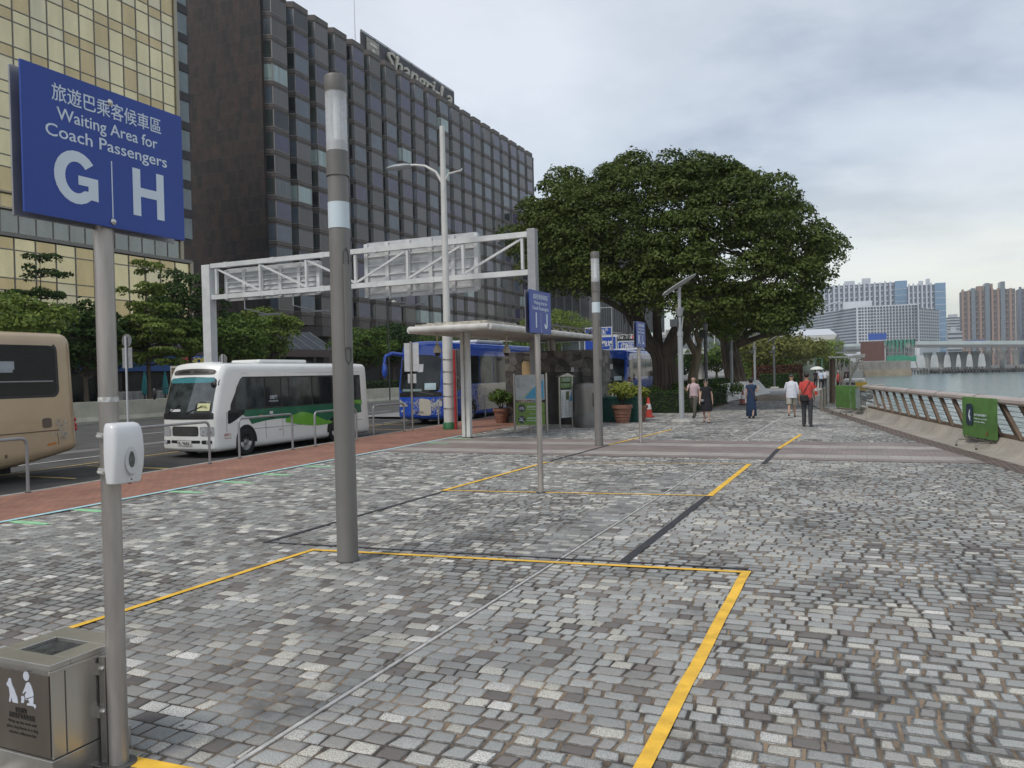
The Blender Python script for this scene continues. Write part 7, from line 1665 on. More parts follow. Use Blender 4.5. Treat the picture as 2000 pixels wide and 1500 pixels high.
def person(lab, x, y, H, face, pose, top, bottom, hair='short', skin=None, sleeve=.5, legs='trousers', shoes=shoe_m, stout=1., group=None, detail=True, head_turn=0., barefoot=False):
    """pose: dict(L=(thigh, knee), R=(thigh, knee), la=(swing, elbow, out), ra=..., lean)  angles in degrees, forward positive"""
    skin = skin or skin_t; k = H/1.70; t = thing('person', lab, 'person', (x, y, 0), face, group)
    V = lambda a, b_, c: Vector((a*k, b_*k, c*k))
    nodes = []; edges = []
    def add(p, r, par=None):
        nodes.append((p, r if isinstance(r, tuple) else (r*k, r*k))); i = len(nodes)-1
        if par is not None: edges.append((par, i))
        return i
    S = stout; lean = R(pose.get('lean', 2))
    def up(a, b_, c): v = rotx(Vector((a, b_, c-.93)), lean); return V(v.x, v.y, v.z+.93)
    pel = add(up(0,0,.93), (.125*k*S,.085*k*S)); sp = add(up(0,0,1.08), (.105*k*S,.078*k*S), pel); ch = add(up(0,.0,1.27), (.125*k*S,.085*k*S), sp)
    nb = add(up(0,.01,1.41), (.055*k,.05*k), ch); nk = add(up(0,-.0,1.465), .052, nb); h0 = add(up(0,-.018,1.53), (.070*k,.078*k), nk); h1 = add(up(0,-.012,1.61), (.084*k,.10*k), h0); h2 = add(up(0,-.002,1.672), (.064*k,.078*k), h1)
    J = {}
    for s_, nm, an in ((1,'L','la'), (-1,'R','ra')):
        th, kn = [R(q) for q in pose.get(nm, (0,0))]
        hip = Vector((.088*s_, 0, .90)); knee = hip+rotx(Vector((.008*s_,0,-.43)), -th) ; 
        ank = knee+rotx(Vector((0,0,-.40)), -th+kn)
        toe = ank+rotx(Vector((.02*s_,-.13,-.035)), -(th-kn)*.8 if ank.z > .13 else 0)
        i = add(V(*hip), (.078*k*S,.075*k*S), pel); j = add(V(*(hip.lerp(knee,.5))), .068*S, i); a = add(V(*knee), .054, j); c2 = add(V(*(knee.lerp(ank,.35))), .052, a); d = add(V(*ank), .034, c2); e_ = add(V(*ank.lerp(toe,.95)), (.036*k,.024*k), d)
        J[nm] = (hip, knee, ank, toe)
        sw, el, out = [R(q) for q in pose.get(an, (0,12,8))]
        sh0 = Vector((.158*s_*S, 0, 1.36)); dirv = rotx(Vector((math.sin(out)*s_, 0, -math.cos(out))), -sw); elb = sh0+dirv*.285
        d2 = rotx(Vector((math.sin(out*.6)*s_*.6, 0, -math.cos(out*.6))), -(sw+el)); wr = elb+d2*.25
        shi = add(up(*sh0), (.046*k,.044*k), ch); e1 = add(up(*elb), .041, shi); w1 = add(up(*wr), .027, e1)
        pm = wr+d2*.075; p1 = add(up(*pm), (.040*k,.018*k), w1)
        side = d2.cross(Vector((s_,0,0))).normalized()
        if detail:
            for f in range(4):
                o_ = side*(.024-.016*f); ln = (.070,.078,.074,.058)[f]; q1 = pm+o_+d2*.03+side*0; q2 = q1+(d2*.8+Vector((-s_*.35,0,0))).normalized()*ln*.5; q3 = q2+(d2*.6+Vector((-s_*.7,0,0))).normalized()*ln*.5
                a1 = add(up(*q1), .0095, p1); a2 = add(up(*q2), .0085, a1); add(up(*q3), .007, a2)
            tb_ = wr+d2*.03+side*.03; a1 = add(up(*tb_), .011, w1); add(up(*(tb_+(side*.6+d2).normalized()*.05)), .009, a1)
        J[an] = (sh0, elb, wr, pm)
    skinned('body', nodes, edges, skin, t)
    # top garment: lofted torso with sleeves
    def loft(b, rings, n_=28, cap=True, fold=0.):
        vs = []
        for c, rx, ry in rings:
            for i in range(n_):
                a = 2*math.pi*i/n_; f = 1+fold*(math.sin(a*5+c.z*9)*.6+math.sin(a*3+c.z*17)*.4); vs.append(c+Vector((rx*k*f*math.cos(a), ry*k*f*math.sin(a), 0)))
        m_ = len(rings); b.add(vs, [(i*n_+j, i*n_+(j+1) % n_, (i+1)*n_+(j+1) % n_, (i+1)*n_+j) for i in range(m_-1) for j in range(n_)]+([tuple(range((m_-1)*n_, m_*n_)), tuple(range(n_-1, -1, -1))] if cap else []))
    if top:
        b = MB(); hem = pose.get('hem', .86); lo_ = pose.get('loose', 1.)
        loft(b, [(up(0,0,hem), .165*S*lo_, .125*S*lo_), (up(0,0,hem+.10), .162*S*lo_, .124*S*lo_), (up(0,0,1.10), .155*S*lo_, .122*S*lo_), (up(0,0,1.25), .172*S, .126*S), (up(0,0,1.33), .174*S, .116*S), (up(0,.005,1.385), .145*S, .098), (up(0,.008,1.425), .098, .078), (up(0,.008,1.455), .066, .062)], fold=.03)
        for s_, an in ((1,'la'), (-1,'ra')):
            sh0, elb, wr, _ = J[an]; st_ = Vector((.06*s_, 0, 1.375))
            if sleeve <= 1: b.tube([up(*st_), up(*sh0), up(*sh0.lerp(elb, sleeve*.6)), up(*sh0.lerp(elb, sleeve))], [.035*k,.066*k,.066*k,.064*k], 14)
            else: b.tube([up(*st_), up(*sh0), up(*sh0.lerp(elb,.6)), up(*elb), up(*elb.lerp(wr, sleeve-1))], [.035*k,.066*k,.064*k,.056*k,.048*k], 14)
        b.build('top', top, t, smooth=True)
    if legs in ('trousers', 'shorts'):
        b = MB(); loft(b, [(up(0,0,.84), .158*S, .122*S), (up(0,0,.90), .165*S, .128*S), (up(0,0,.97), .150*S, .118*S)])
        for nm in 'LR':
            hip, knee, ank, toe = J[nm]; h2_ = hip+Vector((0,0,-.02))
            if legs == 'trousers': b.tube([V(*h2_), V(*hip.lerp(knee,.25)), V(*hip.lerp(knee,.6)), V(*knee), V(*knee.lerp(ank,.5)), V(*knee.lerp(ank,.98))], [.094*k*S,.098*k*S,.082*k*S,.070*k,.064*k,.060*k], 16)
            else: b.tube([V(*h2_), V(*hip.lerp(knee,.25)), V(*hip.lerp(knee,.92))], [.094*k*S,.104*k*S,.102*k*S], 16)
        b.build('trousers' if legs == 'trousers' else 'shorts', bottom, t, smooth=True)
    if legs == 'dress':
        b = MB(); z_end = pose.get('dress', .42); n_ = 36; vs = []; rings = [(1.43,.08,.065),(1.395,.135,.092),(1.335,.170,.112),(1.22,.172,.118),(1.08,.150,.110),(.98,.165,.122),(.85,.188,.14),((.85+z_end)/2,.205,.165),(z_end+.02,.215,.185),(z_end,.205,.175)]
        for z, rx, ry in rings:
            for i in range(n_):
                a = 2*math.pi*i/n_; f = 1+(.05*math.sin(a*7)+.03*math.sin(a*11+1))*max(0, (1.0-z))/(1-z_end); q = up(rx*S*f*math.cos(a), ry*S*f*math.sin(a), z) if z > .93 else V(rx*S*f*math.cos(a), ry*S*f*math.sin(a)-.00, z); vs.append(q)
        m_ = len(rings); b.add(vs, [(i*n_+j, (i+1)*n_+j, (i+1)*n_+(j+1) % n_, i*n_+(j+1) % n_) for i in range(m_-1) for j in range(n_)]+[tuple(range(n_))])
        b.build('dress', bottom, t, smooth=True)
        nd = []; ed = []
        for s_, an in ((1,'la'), (-1,'ra')):
            sh0, elb, wr, _ = J[an]; b = MB(); b.tube([up(sh0.x*.4, 0, sh0.z+.01), up(*sh0), up(*sh0.lerp(elb, sleeve))], [.035*k,.066*k,.064*k], 14); b.build('sleeve', bottom, t, smooth=True)
    for nm in 'LR':
        hip, knee, ank, toe = J[nm]; b = MB(); c = ank.lerp(toe, .45); 
        if barefoot: b.ell(V(c.x, c.y-.01, max(.018, c.z-.035)), (.05*k,.135*k,.02*k), 12, 6)
        else: b.ell(V(c.x, c.y-.01, max(.035, c.z-.012)), (.052*k,.14*k,.048*k), 14, 8, fn=lambda q: 1)
        b.build('shoe', shoes, t, smooth=True)
    b = MB(); hc = up(0,.008,1.628)
    if hair == 'short': b.ell(hc, (.090*k,.108*k,.085*k), 18, 12, fn=lambda q: 1.0+.03*math.sin(q.x*20) if (q.z > .05 or q.y > .25) else .86)
    elif hair == 'bob': b.ell(up(0,.02,1.60), (.10*k,.105*k,.125*k), 18, 12, fn=lambda q: 1.0 if (q.y > -.45 or q.z > .45) else .70)
    elif hair == 'cap':
        b.ell(up(0,.005,1.645), (.088*k,.105*k,.068*k), 18, 10, fn=lambda q: 1.0 if q.z > -.1 else .85); b.ell(up(0,-.11,1.628), (.06*k,.06*k,.012*k), 12, 6)
    elif hair == 'thin': b.ell(up(0,.02,1.62), (.081*k,.09*k,.078*k), 16, 10, fn=lambda q: 1.0 if q.y > .1 or q.z > .6 else .8)
    b.build('cap' if hair == 'cap' else 'hair', pose.get('hairm', hair_m), t, smooth=True)
    if detail:
        b = MB(); b.ell(up(0,-.108,1.59), (.011*k,.014*k,.020*k), 8, 6); b.build('nose', skin, t, smooth=True)
        b = MB()
        for s_ in (-1, 1): b.ell(up(.030*s_,-.092,1.612), (.011*k,.006*k,.006*k), 8, 5)
        b.build('eyes', M('eye_dark', (.03,.02,.015), .3), t); b = MB(); b.ell(up(0,-.090,1.553), (.024*k,.006*k,.006*k), 8, 5); b.build('mouth', M('lips', (.30,.09,.07), .5), t)
        for s_ in (-1, 1): b = MB(); b.ell(up(.080*s_,.005,1.60), (.012*k,.02*k,.03*k), 8, 6); b.build('ear', skin, t, smooth=True)
    return t, up, J, k
g_ = gp(1380, 826)
t, up, J, k = person('woman in black dress and sunglasses walking towards the camera with a small bag', g_.x, g_.y, 1.60, R(4), dict(L=(10,8),R=(-9,14),la=(-14,12,12),ra=(12,14,10),dress=.46), None, cloth('black', (.014,.014,.018)), 'short', skin_p, .42, 'dress', M('sandal', (.04,.025,.02), .6), barefoot=True)
b = MB(); b.ell(up(0,.03,1.70), (.06*k,.06*k,.055*k), 12, 8); b.build('hair_bun', hair_m, t, smooth=True)
b = MB()
for s_ in (-1, 1): b.ell(up(.034*s_,-.098,1.612), (.028*k,.012*k,.024*k), 10, 6)
b.build('sunglasses', M('lens', (.01,.008,.008), .1), t, smooth=True)
b = MB(); b.ell(up(-.13,-.17,.88), (.085*k,.045*k,.065*k), 12, 8); b.build('bag', M('bag_silver', (.20,.20,.22), .35, .3, var=.5, scale=30), t, smooth=True)
b = MB(); b.tube([up(-.10,-.17,.95), up(-.0,-.13,1.2), up(.10,-.06,1.42), up(.10,.06,1.40)], .006, 5); b.build('bag_strap', shoe_m, t)
g_ = gp(1361, 817)
t, up, J, k = person('older man in pale pink shirt and grey trousers walking behind the woman in black', g_.x-.1, g_.y, 1.68, R(-12), dict(L=(20,8),R=(-16,22),la=(-10,20,10),ra=(35,95,12),hem=.86), cloth('pink', (.50,.38,.40)), cloth('olive_grey', (.085,.08,.065)), 'thin', skin_p, .55, stout=1.12)
b = MB(); b.tube([up(-.19,-.09,.9), up(-.15,-.14,1.25), up(-.11,-.07,1.42), up(-.12,.06,1.40), up(-.17,.11,1.0)], .012, 6); b.build('bag_strap', shoe_m, t); b = MB(); b.ell(up(-.22,.06,.92), (.07*k,.10*k,.13*k), 10, 8); b.build('bag', shoe_m, t, smooth=True)
g_ = gp(1468, 817)
t, up, J, k = person('woman in long dark blue dress walking away with her left hand raised', g_.x, g_.y, 1.60, R(176), dict(L=(8,6),R=(-8,12),la=(-8,14,8),ra=(8,128,14),dress=.10), None, cloth('navy', (.018,.038,.085)), 'bob', skin_p, .40, 'dress', shoe_m)
b = MB(); b.tube([up(.16,.0,1.40), up(.05,.13,1.28), up(-.12,.14,1.02), up(-.17,.06,.85)], .008, 5); b.build('bag_strap', M('strap_brown', (.15,.06,.03), .6), t); b = MB(); b.ell(up(-.2,.02,.80), (.05*k,.10*k,.09*k), 10, 8); b.build('bag', M('bag_brown', (.06,.035,.025), .6), t, smooth=True)
b = MB(); q = up(*J['la'][3]); b.cyl(q-Z1*.10, q+Z1*.06, .03, .03, 10); b.build('drink_bottle', M('bottle_white', (.6,.6,.58), .3), t, smooth=True)
g_ = gp(1547, 815)
t, up, J, k = person('man in loose white shirt, pale shorts and grey cap walking away', g_.x, g_.y, 1.68, R(182), dict(L=(-14,26),R=(12,6),la=(12,40,16),ra=(-6,30,16),hem=.78,loose=1.22,hairm=cloth('cap_grey', (.06,.062,.065))), cloth('white', (.60,.62,.68)), cloth('khaki', (.30,.29,.25)), 'cap', skin_t, 1.7, 'shorts', M('slipper', (.04,.025,.02), .6), stout=1.06, barefoot=True)
g_ = gp(1577, 833)
t, up, J, k = person('man in red T-shirt and dark grey trousers with a black shoulder bag, seen from behind', g_.x, g_.y, 1.78, R(180), dict(L=(3,3),R=(-4,4),la=(-4,16,8),ra=(6,40,8),hem=.86,lean=1), cloth('red', (.52,.065,.055)), cloth('dark_grey', (.045,.046,.052)), 'short', skin_t, .62, 'trousers', M('trainer', (.06,.06,.065), .6))
b = MB(); b.tube([up(-.11,-.05,1.44), up(-.09,.10,1.40), up(.02,.148,1.20), up(.13,.14,1.0), up(.17,.10,.96)], .012, 6); b.build('bag_strap', shoe_m, t); b = MB(); b.box(-.13, .13, -.04, .04, -.11, .11); o = b.build('bag', M('bag_black', (.012,.012,.013), .6), t, bevel=.03); o.location = up(.08,.17,.90)
q = ony(1229, 760, 39.5)
t, up, J, k = person('man with white shirt standing in front of the far blue coach', q.x, 39.5, 1.68, R(8), dict(L=(0,0),R=(0,0),la=(10,30,18),ra=(4,14,14)), cloth('white2', (.62,.64,.72)), cloth('dark_grey', (.045,.046,.052)), 'short', M('skin_brown', (.16,.085,.055), .5), .6)
b = MB(); b.tube([up(.14,.02,1.42), up(.02,-.12,1.2), up(-.14,-.12,.95)], .008, 5); b.build('bag_strap', shoe_m, t)
WG = 'small group walking under a white umbrella'
for (u, v, d_, lab, tp, pose_) in ((1596,757,-.12,'left walker of the umbrella group in dark clothes, half hidden',cloth('charcoal', (.03,.03,.035)),dict(L=(12,6),R=(-12,16),la=(0,20,8),ra=(0,20,8))),
                         (1601,759,.12,'middle walker of the umbrella group in pale blue shirt and black trousers',cloth('sky', (.50,.56,.70)),dict(L=(-12,16),R=(14,6),la=(0,60,14),ra=(6,20,16))),
                         (1609,757,.1,'right walker of the umbrella group in white top and black leggings',cloth('white', (.60,.62,.68)),dict(L=(10,6),R=(-10,14),la=(6,90,10),ra=(0,20,8)))):
    g_ = gp(u, v); person(lab, g_.x+d_, g_.y, 1.68, R(180), pose_, tp, cloth('black', (.014,.014,.018)), 'short', skin_t, .6, detail=False, group=WG)
g_ = gp(1597, 757); um = thing('umbrella', 'open white umbrella held over the small walking group', 'umbrella', (g_.x-.05, g_.y+.1, 0)); b = MB()
prof = [(.62,1.74),(.56,1.84),(.42,1.94),(.2,2.01),(.01,2.03)]; b.lathe(prof, n=8); b.build('canopy', M('umbrella_white', (.66,.68,.62), .6), um, smooth=True); b = MB(); b.cyl((0,0,1.2),(0,0,2.06),.01,n=6); b.build('shaft', shoe_m, um)
q = ony(1639, 750, 60); person('person in red jacket and white cap jogging beside the landing frame', q.x, 60, 1.68, R(20), dict(L=(30,20),R=(-25,50),la=(-20,70,14),ra=(30,70,14),hairm=M('cap_white', (.6,.6,.58), .6)), cloth('red', (.52,.065,.055)), cloth('black', (.014,.014,.018)), 'cap', skin_t, 1.6, 'shorts', detail=False)
for (u, Y, lab, c) in ((1649,95,'distant dark dressed walker right of the jogger, left one','charcoal'),(1656,97,'distant dark dressed walker right of the jogger, right one','charcoal')):
    q = ony(u, 740, Y); person(lab, q.x, Y, 1.68, 0, dict(L=(10,6),R=(-10,14)), cloth(c, (.03,.03,.035)), cloth('black', (.014,.014,.018)), 'short', skin_t, .6, detail=False)
q = ony(1301, 740, 58); person('tall figure in grey clothes and white cap standing right of the banyan trunk', q.x, 58, 1.85, R(200), dict(L=(0,0),R=(0,0),hem=.6,hairm=MATS['cap_white']), cloth('grey', (.11,.11,.115)), cloth('grey', (.11,.11,.115)), 'cap', skin_t, 1.8, detail=False)
# fallen leaves and grit lying on the setts
rl = random.Random(17); b = MB()
for i in range(420):
    y = rl.uniform(2.6, 24); x = rl.uniform(-9.5, edge_x(y)-.2); a = rl.uniform(0, 6.28); s_ = rl.uniform(.006, .02); e1_ = Vector((math.cos(a), math.sin(a), 0))*s_; e2_ = Vector((-math.sin(a), math.cos(a), 0))*s_*.5; c = Vector((x, y, .006))
    b.add([c-e1_, c+e2_, c+e1_+Z1*rl.uniform(0,.006), c-e2_], [(0,1,2,3)], 0 if rl.random() < .7 else 1)
b.build('leaf_litter', [M('litter_dark', (.03,.022,.015), .8), M('litter_brown', (.14,.08,.035), .8)], kind='stuff')
# ================================================================== FAR SHORE
whitec = M('far_white', (.52,.54,.57), .6, var=.05, scale=.05)
fw = M('far_window', (.075,.09,.115), .25, var=.3, scale=.08)
def xat(u, Y): return ony(u, 700, Y).x
def zat(u, v, Y): return ony(u, v, Y).z
def wins(root, cells, mat, name='window', depth=.35):
    """cells: (x0,x1,y,z0,z1) on faces looking at -Y; the first hundred are parts, the others one part"""
    rest = None
    for n_, (x0, x1, y, z0, z1) in enumerate(cells):
        if n_ < 90: b = MB(); b.box(x0, x1, y-.15, y+depth, z0, z1); b.build(name, mat, root, True)
        else:
            rest = rest or MB(); rest.box(x0, x1, y-.15, y+depth, z0, z1)
    if rest: rest.build(name, mat, root, True, kind='stuff')
# white harbour hotel: left wing of ribbon windows sweeping back, right faces of square windows
Y0 = 760
xl, xm, xr, xr2 = xat(1520, 900), xat(1675, Y0), xat(1795, Y0+10), xat(1836, Y0+40)
zt = zat(1675, 600, Y0); zb = zat(1700, 671, Y0)
wh = thing('harbour_hotel', 'broad white waterfront hotel with ribbon windows left and square windows right', 'building', (xm, Y0, 0))
b = MB()
P = [(xl, 900), (xm, Y0), (xr-22, Y0), (xr-22, Y0+.01), (xr, Y0+10), (xr2, Y0+40)]
def slabwall(b, p, q, z0, z1, th=18, mat=0):
    p, q = Vector((*p, 0)), Vector((*q, 0)); d = (q-p).normalized(); n = Vector((-d.y, d.x, 0))*th
    vs = [p, q, q+n, p+n]; b.add([(v.x, v.y, z0) for v in vs]+[(v.x, v.y, z1) for v in vs], [(0,3,2,1),(4,5,6,7),(0,1,5,4),(1,2,6,5),(2,3,7,6),(3,0,4,7)], mat)
slabwall(b, P[0], P[1], -.5, zt); slabwall(b, P[1], (xr, Y0+1), -.5, zt+.5); slabwall(b, (xr, Y0+1), (xr2, Y0+40), -.5, zt-4)
b.box(xat(1648,Y0+25), xat(1705,Y0+25), Y0+25, Y0+40, zt, zt+7); b.build('wall', whitec, wh, True)
nfl = 12; fh = (zt-zb)/nfl
b = None; P0, P1 = Vector((*P[0], 0)), Vector((*P[1], 0)); dd = (P1-P0).normalized(); nn_ = Vector((dd.y, -dd.x, 0))
for j in range(nfl):
    b = MB(); z = zt-(j+1)*fh+fh*.25; a, c = P0+nn_*.2, P1-dd*1+nn_*.2
    b.bar((a.x, a.y, z+fh*.28), (c.x, c.y, z+fh*.28), .8, fh*.52); b.build('ribbon_window', fw, wh, True)
cells = []
nc = 19; w_ = (xr-xm-2)/nc
for j in range(nfl):
    for i in range(nc):
        x = xm+1+i*w_; wide = i in (0, 4, 18); cells.append((x+w_*(.05 if wide else .2), x+w_*(.95 if wide else .8), Y0, zt-(j+1)*fh+fh*.2, zt-(j+1)*fh+fh*.8))
wins(wh, cells, fw)
Q0, Q1 = Vector((xr, Y0+1, 0)), Vector((xr2, Y0+40, 0)); qd = (Q1-Q0)
for j in range(1, nfl):
    for i in range(9):
        b = MB(); a = Q0+qd*((i+.3)/9.2); c = Q0+qd*((i+.72)/9.2); z = zt-(j+1)*fh+fh*.5; b.bar((a.x,a.y-.1,z),(c.x,c.y-.1,z),.6,fh*.55); b.build('side_window', fw, wh, True)
b = MB()
for i in range(12):
    u0 = 1608+i*3.2; z = zt+3+3*math.sin(i/11*2.4-.4); b.box(xat(u0,Y0+15), xat(u0+3.4,Y0+15), Y0+12, Y0+20, z, z+.8)
b.build('roof_canopy', whitec, wh, True)
b = MB(); b.box(xl-20, xr2+30, Y0-25, Y0-2, -.5, 9.5, 0); b.build('podium', M('podium_pale', (.42,.43,.43), .7, var=.3, scale=.06), wh, True)
# slab towers behind, striped with recessed balconies, blue glass noses
def stripe_tower(u0, u1, v0, Y, ns, glass_u, lab, mat_rib, mat_dark, mat_glass, vbot=715):
    x0, x1 = xat(u0, Y), xat(u1, Y); zt_ = zat((u0+u1)/2, v0, Y); r = thing('tower_block', lab, 'building', (x0, Y, 0), 0, None)
    b = MB(); b.box(x0, x1, Y, Y+22, -.5, zt_); b.build('wall', mat_dark, r, True)
    xg = xat(glass_u, Y) if glass_u else x1
    step = (xg-x0)/ns
    for i in range(ns):
        b = MB(); b.box(x0+i*step, x0+i*step+step*.38, Y-1.6, Y, -.5, zt_+random.uniform(.5, 2.2))
        k = int(zt_/6)
        for j in range(k): b.box(x0+i*step+step*.38, x0+(i+.72)*step, Y-1.1, Y, 3+j*6, 4.3+j*6)
        b.build('facade_rib', mat_rib, r, True)
    if glass_u:
        b = MB(); b.box(xg, x1, Y-3, Y+12, -.5, zt_+1); b.build('glass_bay', mat_glass, r, True)
        b = MB()
        for j in range(int(zt_/7)): b.box(xg-.1, x1+.1, Y-3.2, Y+12, 4+j*7, 4.5+j*7)
        b.build('glass_ledge', mat_rib, r, True)
    b = MB(); b.box(x0+(x1-x0)*.3, x0+(x1-x0)*.42, Y+4, Y+14, zt_, zt_+5); b.box(x0+(x1-x0)*.5, x0+(x1-x0)*.6, Y+4, Y+14, zt_, zt_+7)
    b.build('plant_room', mat_rib, r, True); return r
fr = M('tower_rib', (.48,.51,.56), .6, var=.06); fd = M('tower_dark', (.16,.18,.22), .5); bgm = M('tower_glass', (.16,.26,.38), .12, .1, var=.15, scale=.03)
stripe_tower(1601, 1774, 555, 1010, 15, 1750, 'long pale slab tower with many grey fins and a blue glass end', fr, fd, bgm)
stripe_tower(1776, 1849, 556, 990, 6, 1828, 'shorter pale slab tower with blue glass corner at its right, behind the white hotel', fr, fd, bgm)
stripe_tower(1560, 1597, 568, 960, 4, None, 'pale narrow tower half hidden by the banyan crown', M('pale_rib', (.56,.58,.6), .6), M('pale_wall', (.42,.44,.47), .6), bgm)
orib = M('tower_orange', (.31,.22,.18), .7, var=.1); odk = M('tower_brown', (.17,.155,.155), .6); ogl = M('tower_bluegrey', (.17,.20,.23), .3)  # tower tones paled so distance haze is put into the colours
r_ = stripe_tower(1880, 1985, 566, 1000, 9, None, 'cluster of tall brown and orange ribbed apartment towers over the bridge', orib, odk, ogl)
for (a, c, v) in ((1899,1907,563),(1926,1935,553),(1956,1965,550)):
    b = MB(); b.box(xat(a,998), xat(c,998), 997, 1016, -.5, zat(a, v, 998)); b.build('glass_column', ogl, r_, True)
stripe_tower(1992, 2070, 562, 1060, 6, None, 'blue grey apartment tower cut by the right edge of the view', M('navy_rib', (.16,.19,.25), .6), odk, ogl)
for (u0, u1, v, Y, lab) in ((1850,1880,621,1300,'pale stepped building seen small between the glass tower and the brown towers'),(1852,1880,648,900,'low white block standing left of the brown towers')):
    r_ = thing('low_block', lab, 'building', (xat(u0,Y), Y, 0)); x0, x1 = xat(u0,Y), xat(u1,Y); z = zat(u0, v, Y)
    b = MB(); b.box(x0, x1, Y, Y+20, -.5, z); b.box(x0+3, x1-5, Y+2, Y+15, z, z+5); b.build('wall', M('grey_block', (.42,.44,.45), .7), r_, True)
    b = MB()
    for j in range(int(z/4)): b.box(x0-.2, x1+.2, Y-.4, Y, 3+j*4, 4.5+j*4)
    b.build('window_band', fw, r_, True)
# white sports hall with angular roof
co = thing('sports_hall', 'white angular hall with sloping roof beyond the yellowish trees', 'building', (xat(1590, 430), 430, 0))
b = MB(); Yc = 430; x0, x1, x2 = xat(1556, Yc), xat(1618, Yc), xat(1636, Yc); z0_, z1_, z2_ = zat(1600, 682, Yc), zat(1600, 655, Yc), zat(1600, 641, Yc)
b.add([(x0-8,Yc,-.5),(x1-8,Yc,-.5),(x2,Yc,z1_),(x0-12,Yc,z1_),(x0-8,Yc+60,-.5),(x1-8,Yc+60,-.5),(x2,Yc+60,z1_),(x0-12,Yc+60,z1_)], [(0,1,2,3),(1,5,6,2),(5,4,7,6),(4,0,3,7),(3,2,6,7)])
b.build('wall', M('hall_wall', (.50,.50,.46), .7), co, True)
b = MB(); b.add([(x0-12,Yc,z1_+.1),(x2,Yc,z1_+.1),(x1,Yc+10,z2_),(x0,Yc+10,z2_),(x0-12,Yc+60,z1_+.1),(x2,Yc+60,z1_+.1),(x1,Yc+50,z2_),(x0,Yc+50,z2_)], [(0,1,2,3),(1,5,6,2),(5,4,7,6),(4,0,3,7),(3,2,6,7)])
b.build('roof', whitec, co, True)
# viaduct over the water
br = thing('road_bridge', 'long concrete road bridge on flared piers over the harbour', 'bridge', (xat(1860, 560), 560, -3.5))
A = Vector((xat(1560, 620), 620, zat(1560, 684, 620))); Bp = Vector((xat(1790, 560), 560, zat(1790, 676, 560))); Cp = Vector((xat(2150, 520), 520, zat(2000, 680, 520)))
bc = M('bridge_concrete', (.30,.30,.285), .8, var=.2, scale=.08); bd = M('bridge_under', (.16,.16,.155), .85, var=.2)
deck = MB(); par = MB()
for a, c in ((A,Bp),(Bp,Cp)):
    deck.bar(a, c, 14, 1.8, 0); par.bar(a+Vector((0,-7.2,1.7)), c+Vector((0,-7.2,1.7)), .4, 2.4, 0)
deck.build('deck', bd, br, True); par.build('parapet', M('parapet_pale', (.40,.45,.45), .5, var=.15, scale=.1), br, True)
for u, v in ((1812,690),(1838,690),(1862,690),(1882,690),(1905,690),(1930,690),(1957,690),(1985,690),(2030,690)):
    Y = 556; x = xat(u, Y)
    b = MB(); b.tube([(x,Y,-4),(x,Y,2),(x,Y,6.5),(x,Y,9.4)], [1.3,1.35,1.9,2.9], 8, flat=.55); b.build('pier', bc, br, True)
    b = MB(); b.box(x-6, x+6, Y-4, Y+4, -4, -1.6); b.build('pier_base', bd, br, True)
for u, v0, v1, lab in ((1712,651,664,'left'),(1902,664,671,'middle'),(1927,667,672,'right')):
    Y = 575; p = ony(u, v1, Y); q = ony(u+9, v0, Y); b = MB(); b.box(p.x-5, p.x+6, Y-.3, Y, p.z, q.z, 0); b.box(p.x-4, p.x-3.6, Y, Y+.4, p.z-6, q.z, 1); b.box(p.x+4, p.x+4.4, Y, Y+.4, p.z-6, q.z, 1)
    tag(b.build('highway_sign', [M('far_sign_blue', (.03,.09,.36), .5), M('pier_grey')]), 'distant blue highway sign over the bridge road, the '+lab+' one', 'road sign', 'far blue highway signs')
# rust clad box and netted scaffold on the pier
Yr = 470
def U(u): return xat(u, Yr)
def Zv(u, v): return zat(u, v, Yr)
rk = thing('rust_pavilion', 'rust brown clad box standing on the pier by the water', 'building', (U(1700), Yr, 0))
b = MB(); b.box(U(1681), U(1728), Yr, Yr+14, Zv(1700,705), Zv(1700,667)); b.build('cladding', M('rust', (.155,.075,.06), .75, var=.1, scale=.3), rk, True)
b = MB()
for i in range(23): x = U(1681)+(U(1728)-U(1681))*i/23; b.box(x, x+.08, Yr-.1, Yr, Zv(1700,705), Zv(1700,667))
b.build('cladding_seam', M('rust_dark', (.11,.055,.045), .8), rk, True)
sc_ = thing('netted_scaffold', 'scaffold with torn green netting beside the rust brown box', 'scaffold', (U(1760), Yr, 0))
b = MB(); rn = random.Random(4)
for i in range(9):
    x = U(1729)+(U(1790)-U(1729))*i/8; b.cyl((x,Yr,Zv(1750,706)), (x,Yr,Zv(1750,662)), .12, n=5)
for j in range(6):
    z = Zv(1750,706)+(Zv(1750,662)-Zv(1750,706))*j/5; b.cyl((U(1729),Yr,z), (U(1790),Yr,z), .1, n=5)
b.build('pole_frame', M('scaf_grey', (.33,.33,.32), .6), sc_, True)
b = MB(); b.box(U(1731), U(1788), Yr+3, Yr+9, Zv(1750,705), Zv(1750,668)); b.build('inner_block', M('inner_pale', (.3,.31,.31), .8, var=.5, scale=.5), sc_, True)
b = MB(); top, bot = Zv(1750,663), Zv(1750,706)
for i in range(16):
    x = U(1729)+(U(1789)-U(1729))*i/16; w = (U(1789)-U(1729))/16; l = rn.uniform(.2,.75)
    b.prism([(0,0),(w*.95,rn.uniform(-1,0)),(w*rn.uniform(.3,.7),-(top-bot)*l),(0,-(top-bot)*rn.uniform(.1,.4))], (x, Yr-.3, top), X1, Z1, .1, i % 2)
b.prism([(0,0),(U(1789)-U(1732),0),(U(1789)-U(1732),3.2),(12,2.2),(6,3.6),(0,2.8)], (U(1732), Yr-.3, bot), X1, Z1, .1, 0)
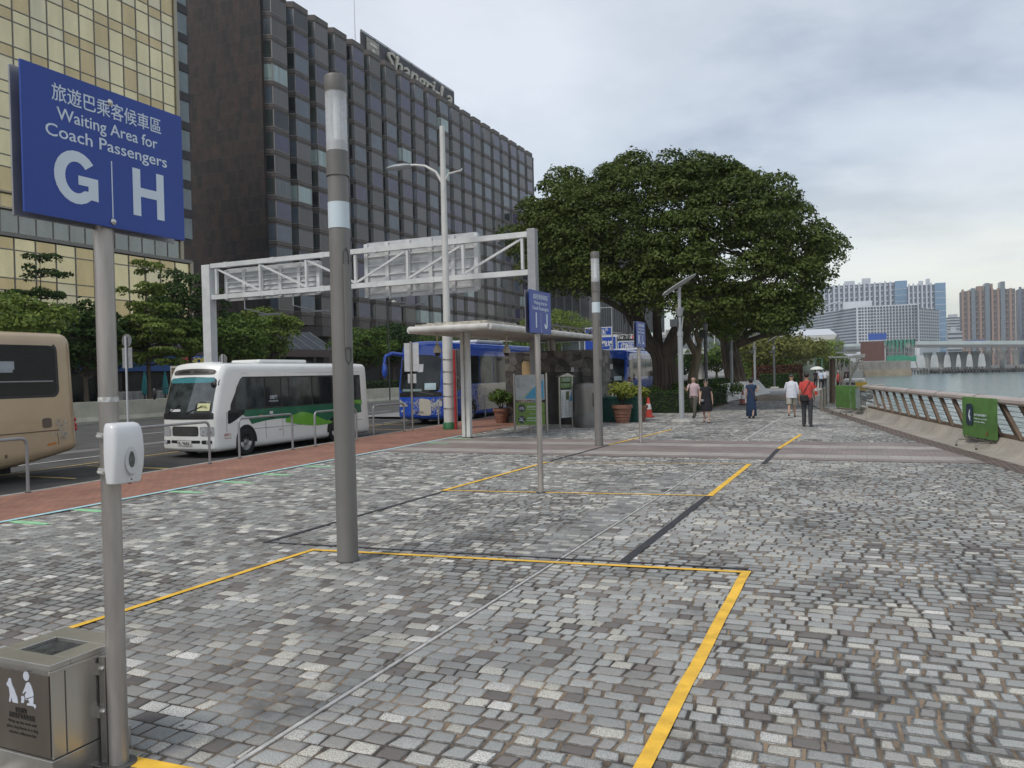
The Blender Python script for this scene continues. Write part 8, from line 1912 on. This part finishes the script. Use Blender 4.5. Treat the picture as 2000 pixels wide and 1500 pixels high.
b.build('netting', [M('net_green', (.045,.25,.155), .8, var=.3, scale=.4), M('net_dark', (.015,.07,.055), .8)], sc_, True)
pr = thing('pier', 'low concrete pier on fender piles under the rust brown box', 'pier', (U(1730), Yr, -3.5))
b = MB(); b.box(U(1600), U(1778), Yr-3, Yr+30, -1.2, Zv(1700,706)); b.build('pier_wall', M('pier_wall', (.24,.235,.215), .85, var=.25, scale=.1), pr, True)
b = MB(); b.box(U(1600), U(1779), Yr-5, Yr-3, -3.9, -.2); b.build('fender_beam', M('pier_tan', (.27,.23,.17), .85, var=.3, scale=.2), pr, True)
b = MB()
for i in range(7): x = U(1690)+i*4.2; b.bar((x, Yr-4.5, -1), (x-1.2, Yr-3.2, Zv(1700,708)), .5, .5)
b.build('fender', M('pier_wall'), pr, True)
jt = thing('jetty', 'row of dark fender dolphins and low jetties under the bridge', 'jetty', (xat(1880,540), 535, -3.5))
b = MB()
for i in range(40):
    x = xat(1780+i*6, 535); b.cyl((x,535,-4), (x,535,rn.uniform(-1.4,.2)), .45, n=6)
b.build('pile', M('pile_dark', (.07,.065,.06), .9), jt, True)
b = MB()
for u0, u1 in ((1795,1812),(1822,1880),(1925,1976)): b.box(xat(u0,536), xat(u1,536), 536, 538, -2.2, -.9)
b.build('jetty_deck', bd, jt, True)
# distant street-level clutter in front of the white hotel
vd = thing('approach_viaduct', 'grey elevated approach road with parapet left of the rust box', 'bridge', (xat(1620,420), 420, 0))
b = MB(); b.bar((xat(1540,440), 440, zat(1540,690,440)), (xat(1690,500), 500, zat(1690,684,500)), 8, 1.6); b.build('deck', bc, vd, True)
b = MB(); b.bar((xat(1540,435), 435, zat(1540,684,435)), (xat(1690,496), 496, zat(1690,679,496)), .4, 1.8); b.build('parapet', M('parapet_pale'), vd, True)
for u in (1560,1590,1620,1650,1675):
    b = MB(); x = xat(u,455); b.cyl((x,455,-1),(x,455,7),.9,n=8); b.build('pier', bc, vd, True)
b = MB(); b.box(xat(1626,430), xat(1648,430), 428, 434, zat(1630,703,430), zat(1630,671,430)); tag(b.build('gate_house', M('gate_dark', (.08,.085,.09), .5)), 'small dark glazed box below the approach road by the steel landing frame', 'kiosk')

# ------------------------------------------------ thin harbour haze
hz = MB(); hz.box(-1700, 2800, -500, 2700, -9, 150)
hm = bpy.data.materials.new('haze'); hm.use_nodes = True; ht = hm.node_tree; ht.nodes.clear()
hv = ht.nodes.new('ShaderNodeVolumePrincipled'); hv.inputs['Color'].default_value = (.80, .86, .93, 1); hv.inputs['Density'].default_value = .00017; hv.inputs['Anisotropy'].default_value = .2
ho = ht.nodes.new('ShaderNodeOutputMaterial'); ht.links.new(hv.outputs[0], ho.inputs['Volume'])
hz.build('haze', hm, kind='stuff')
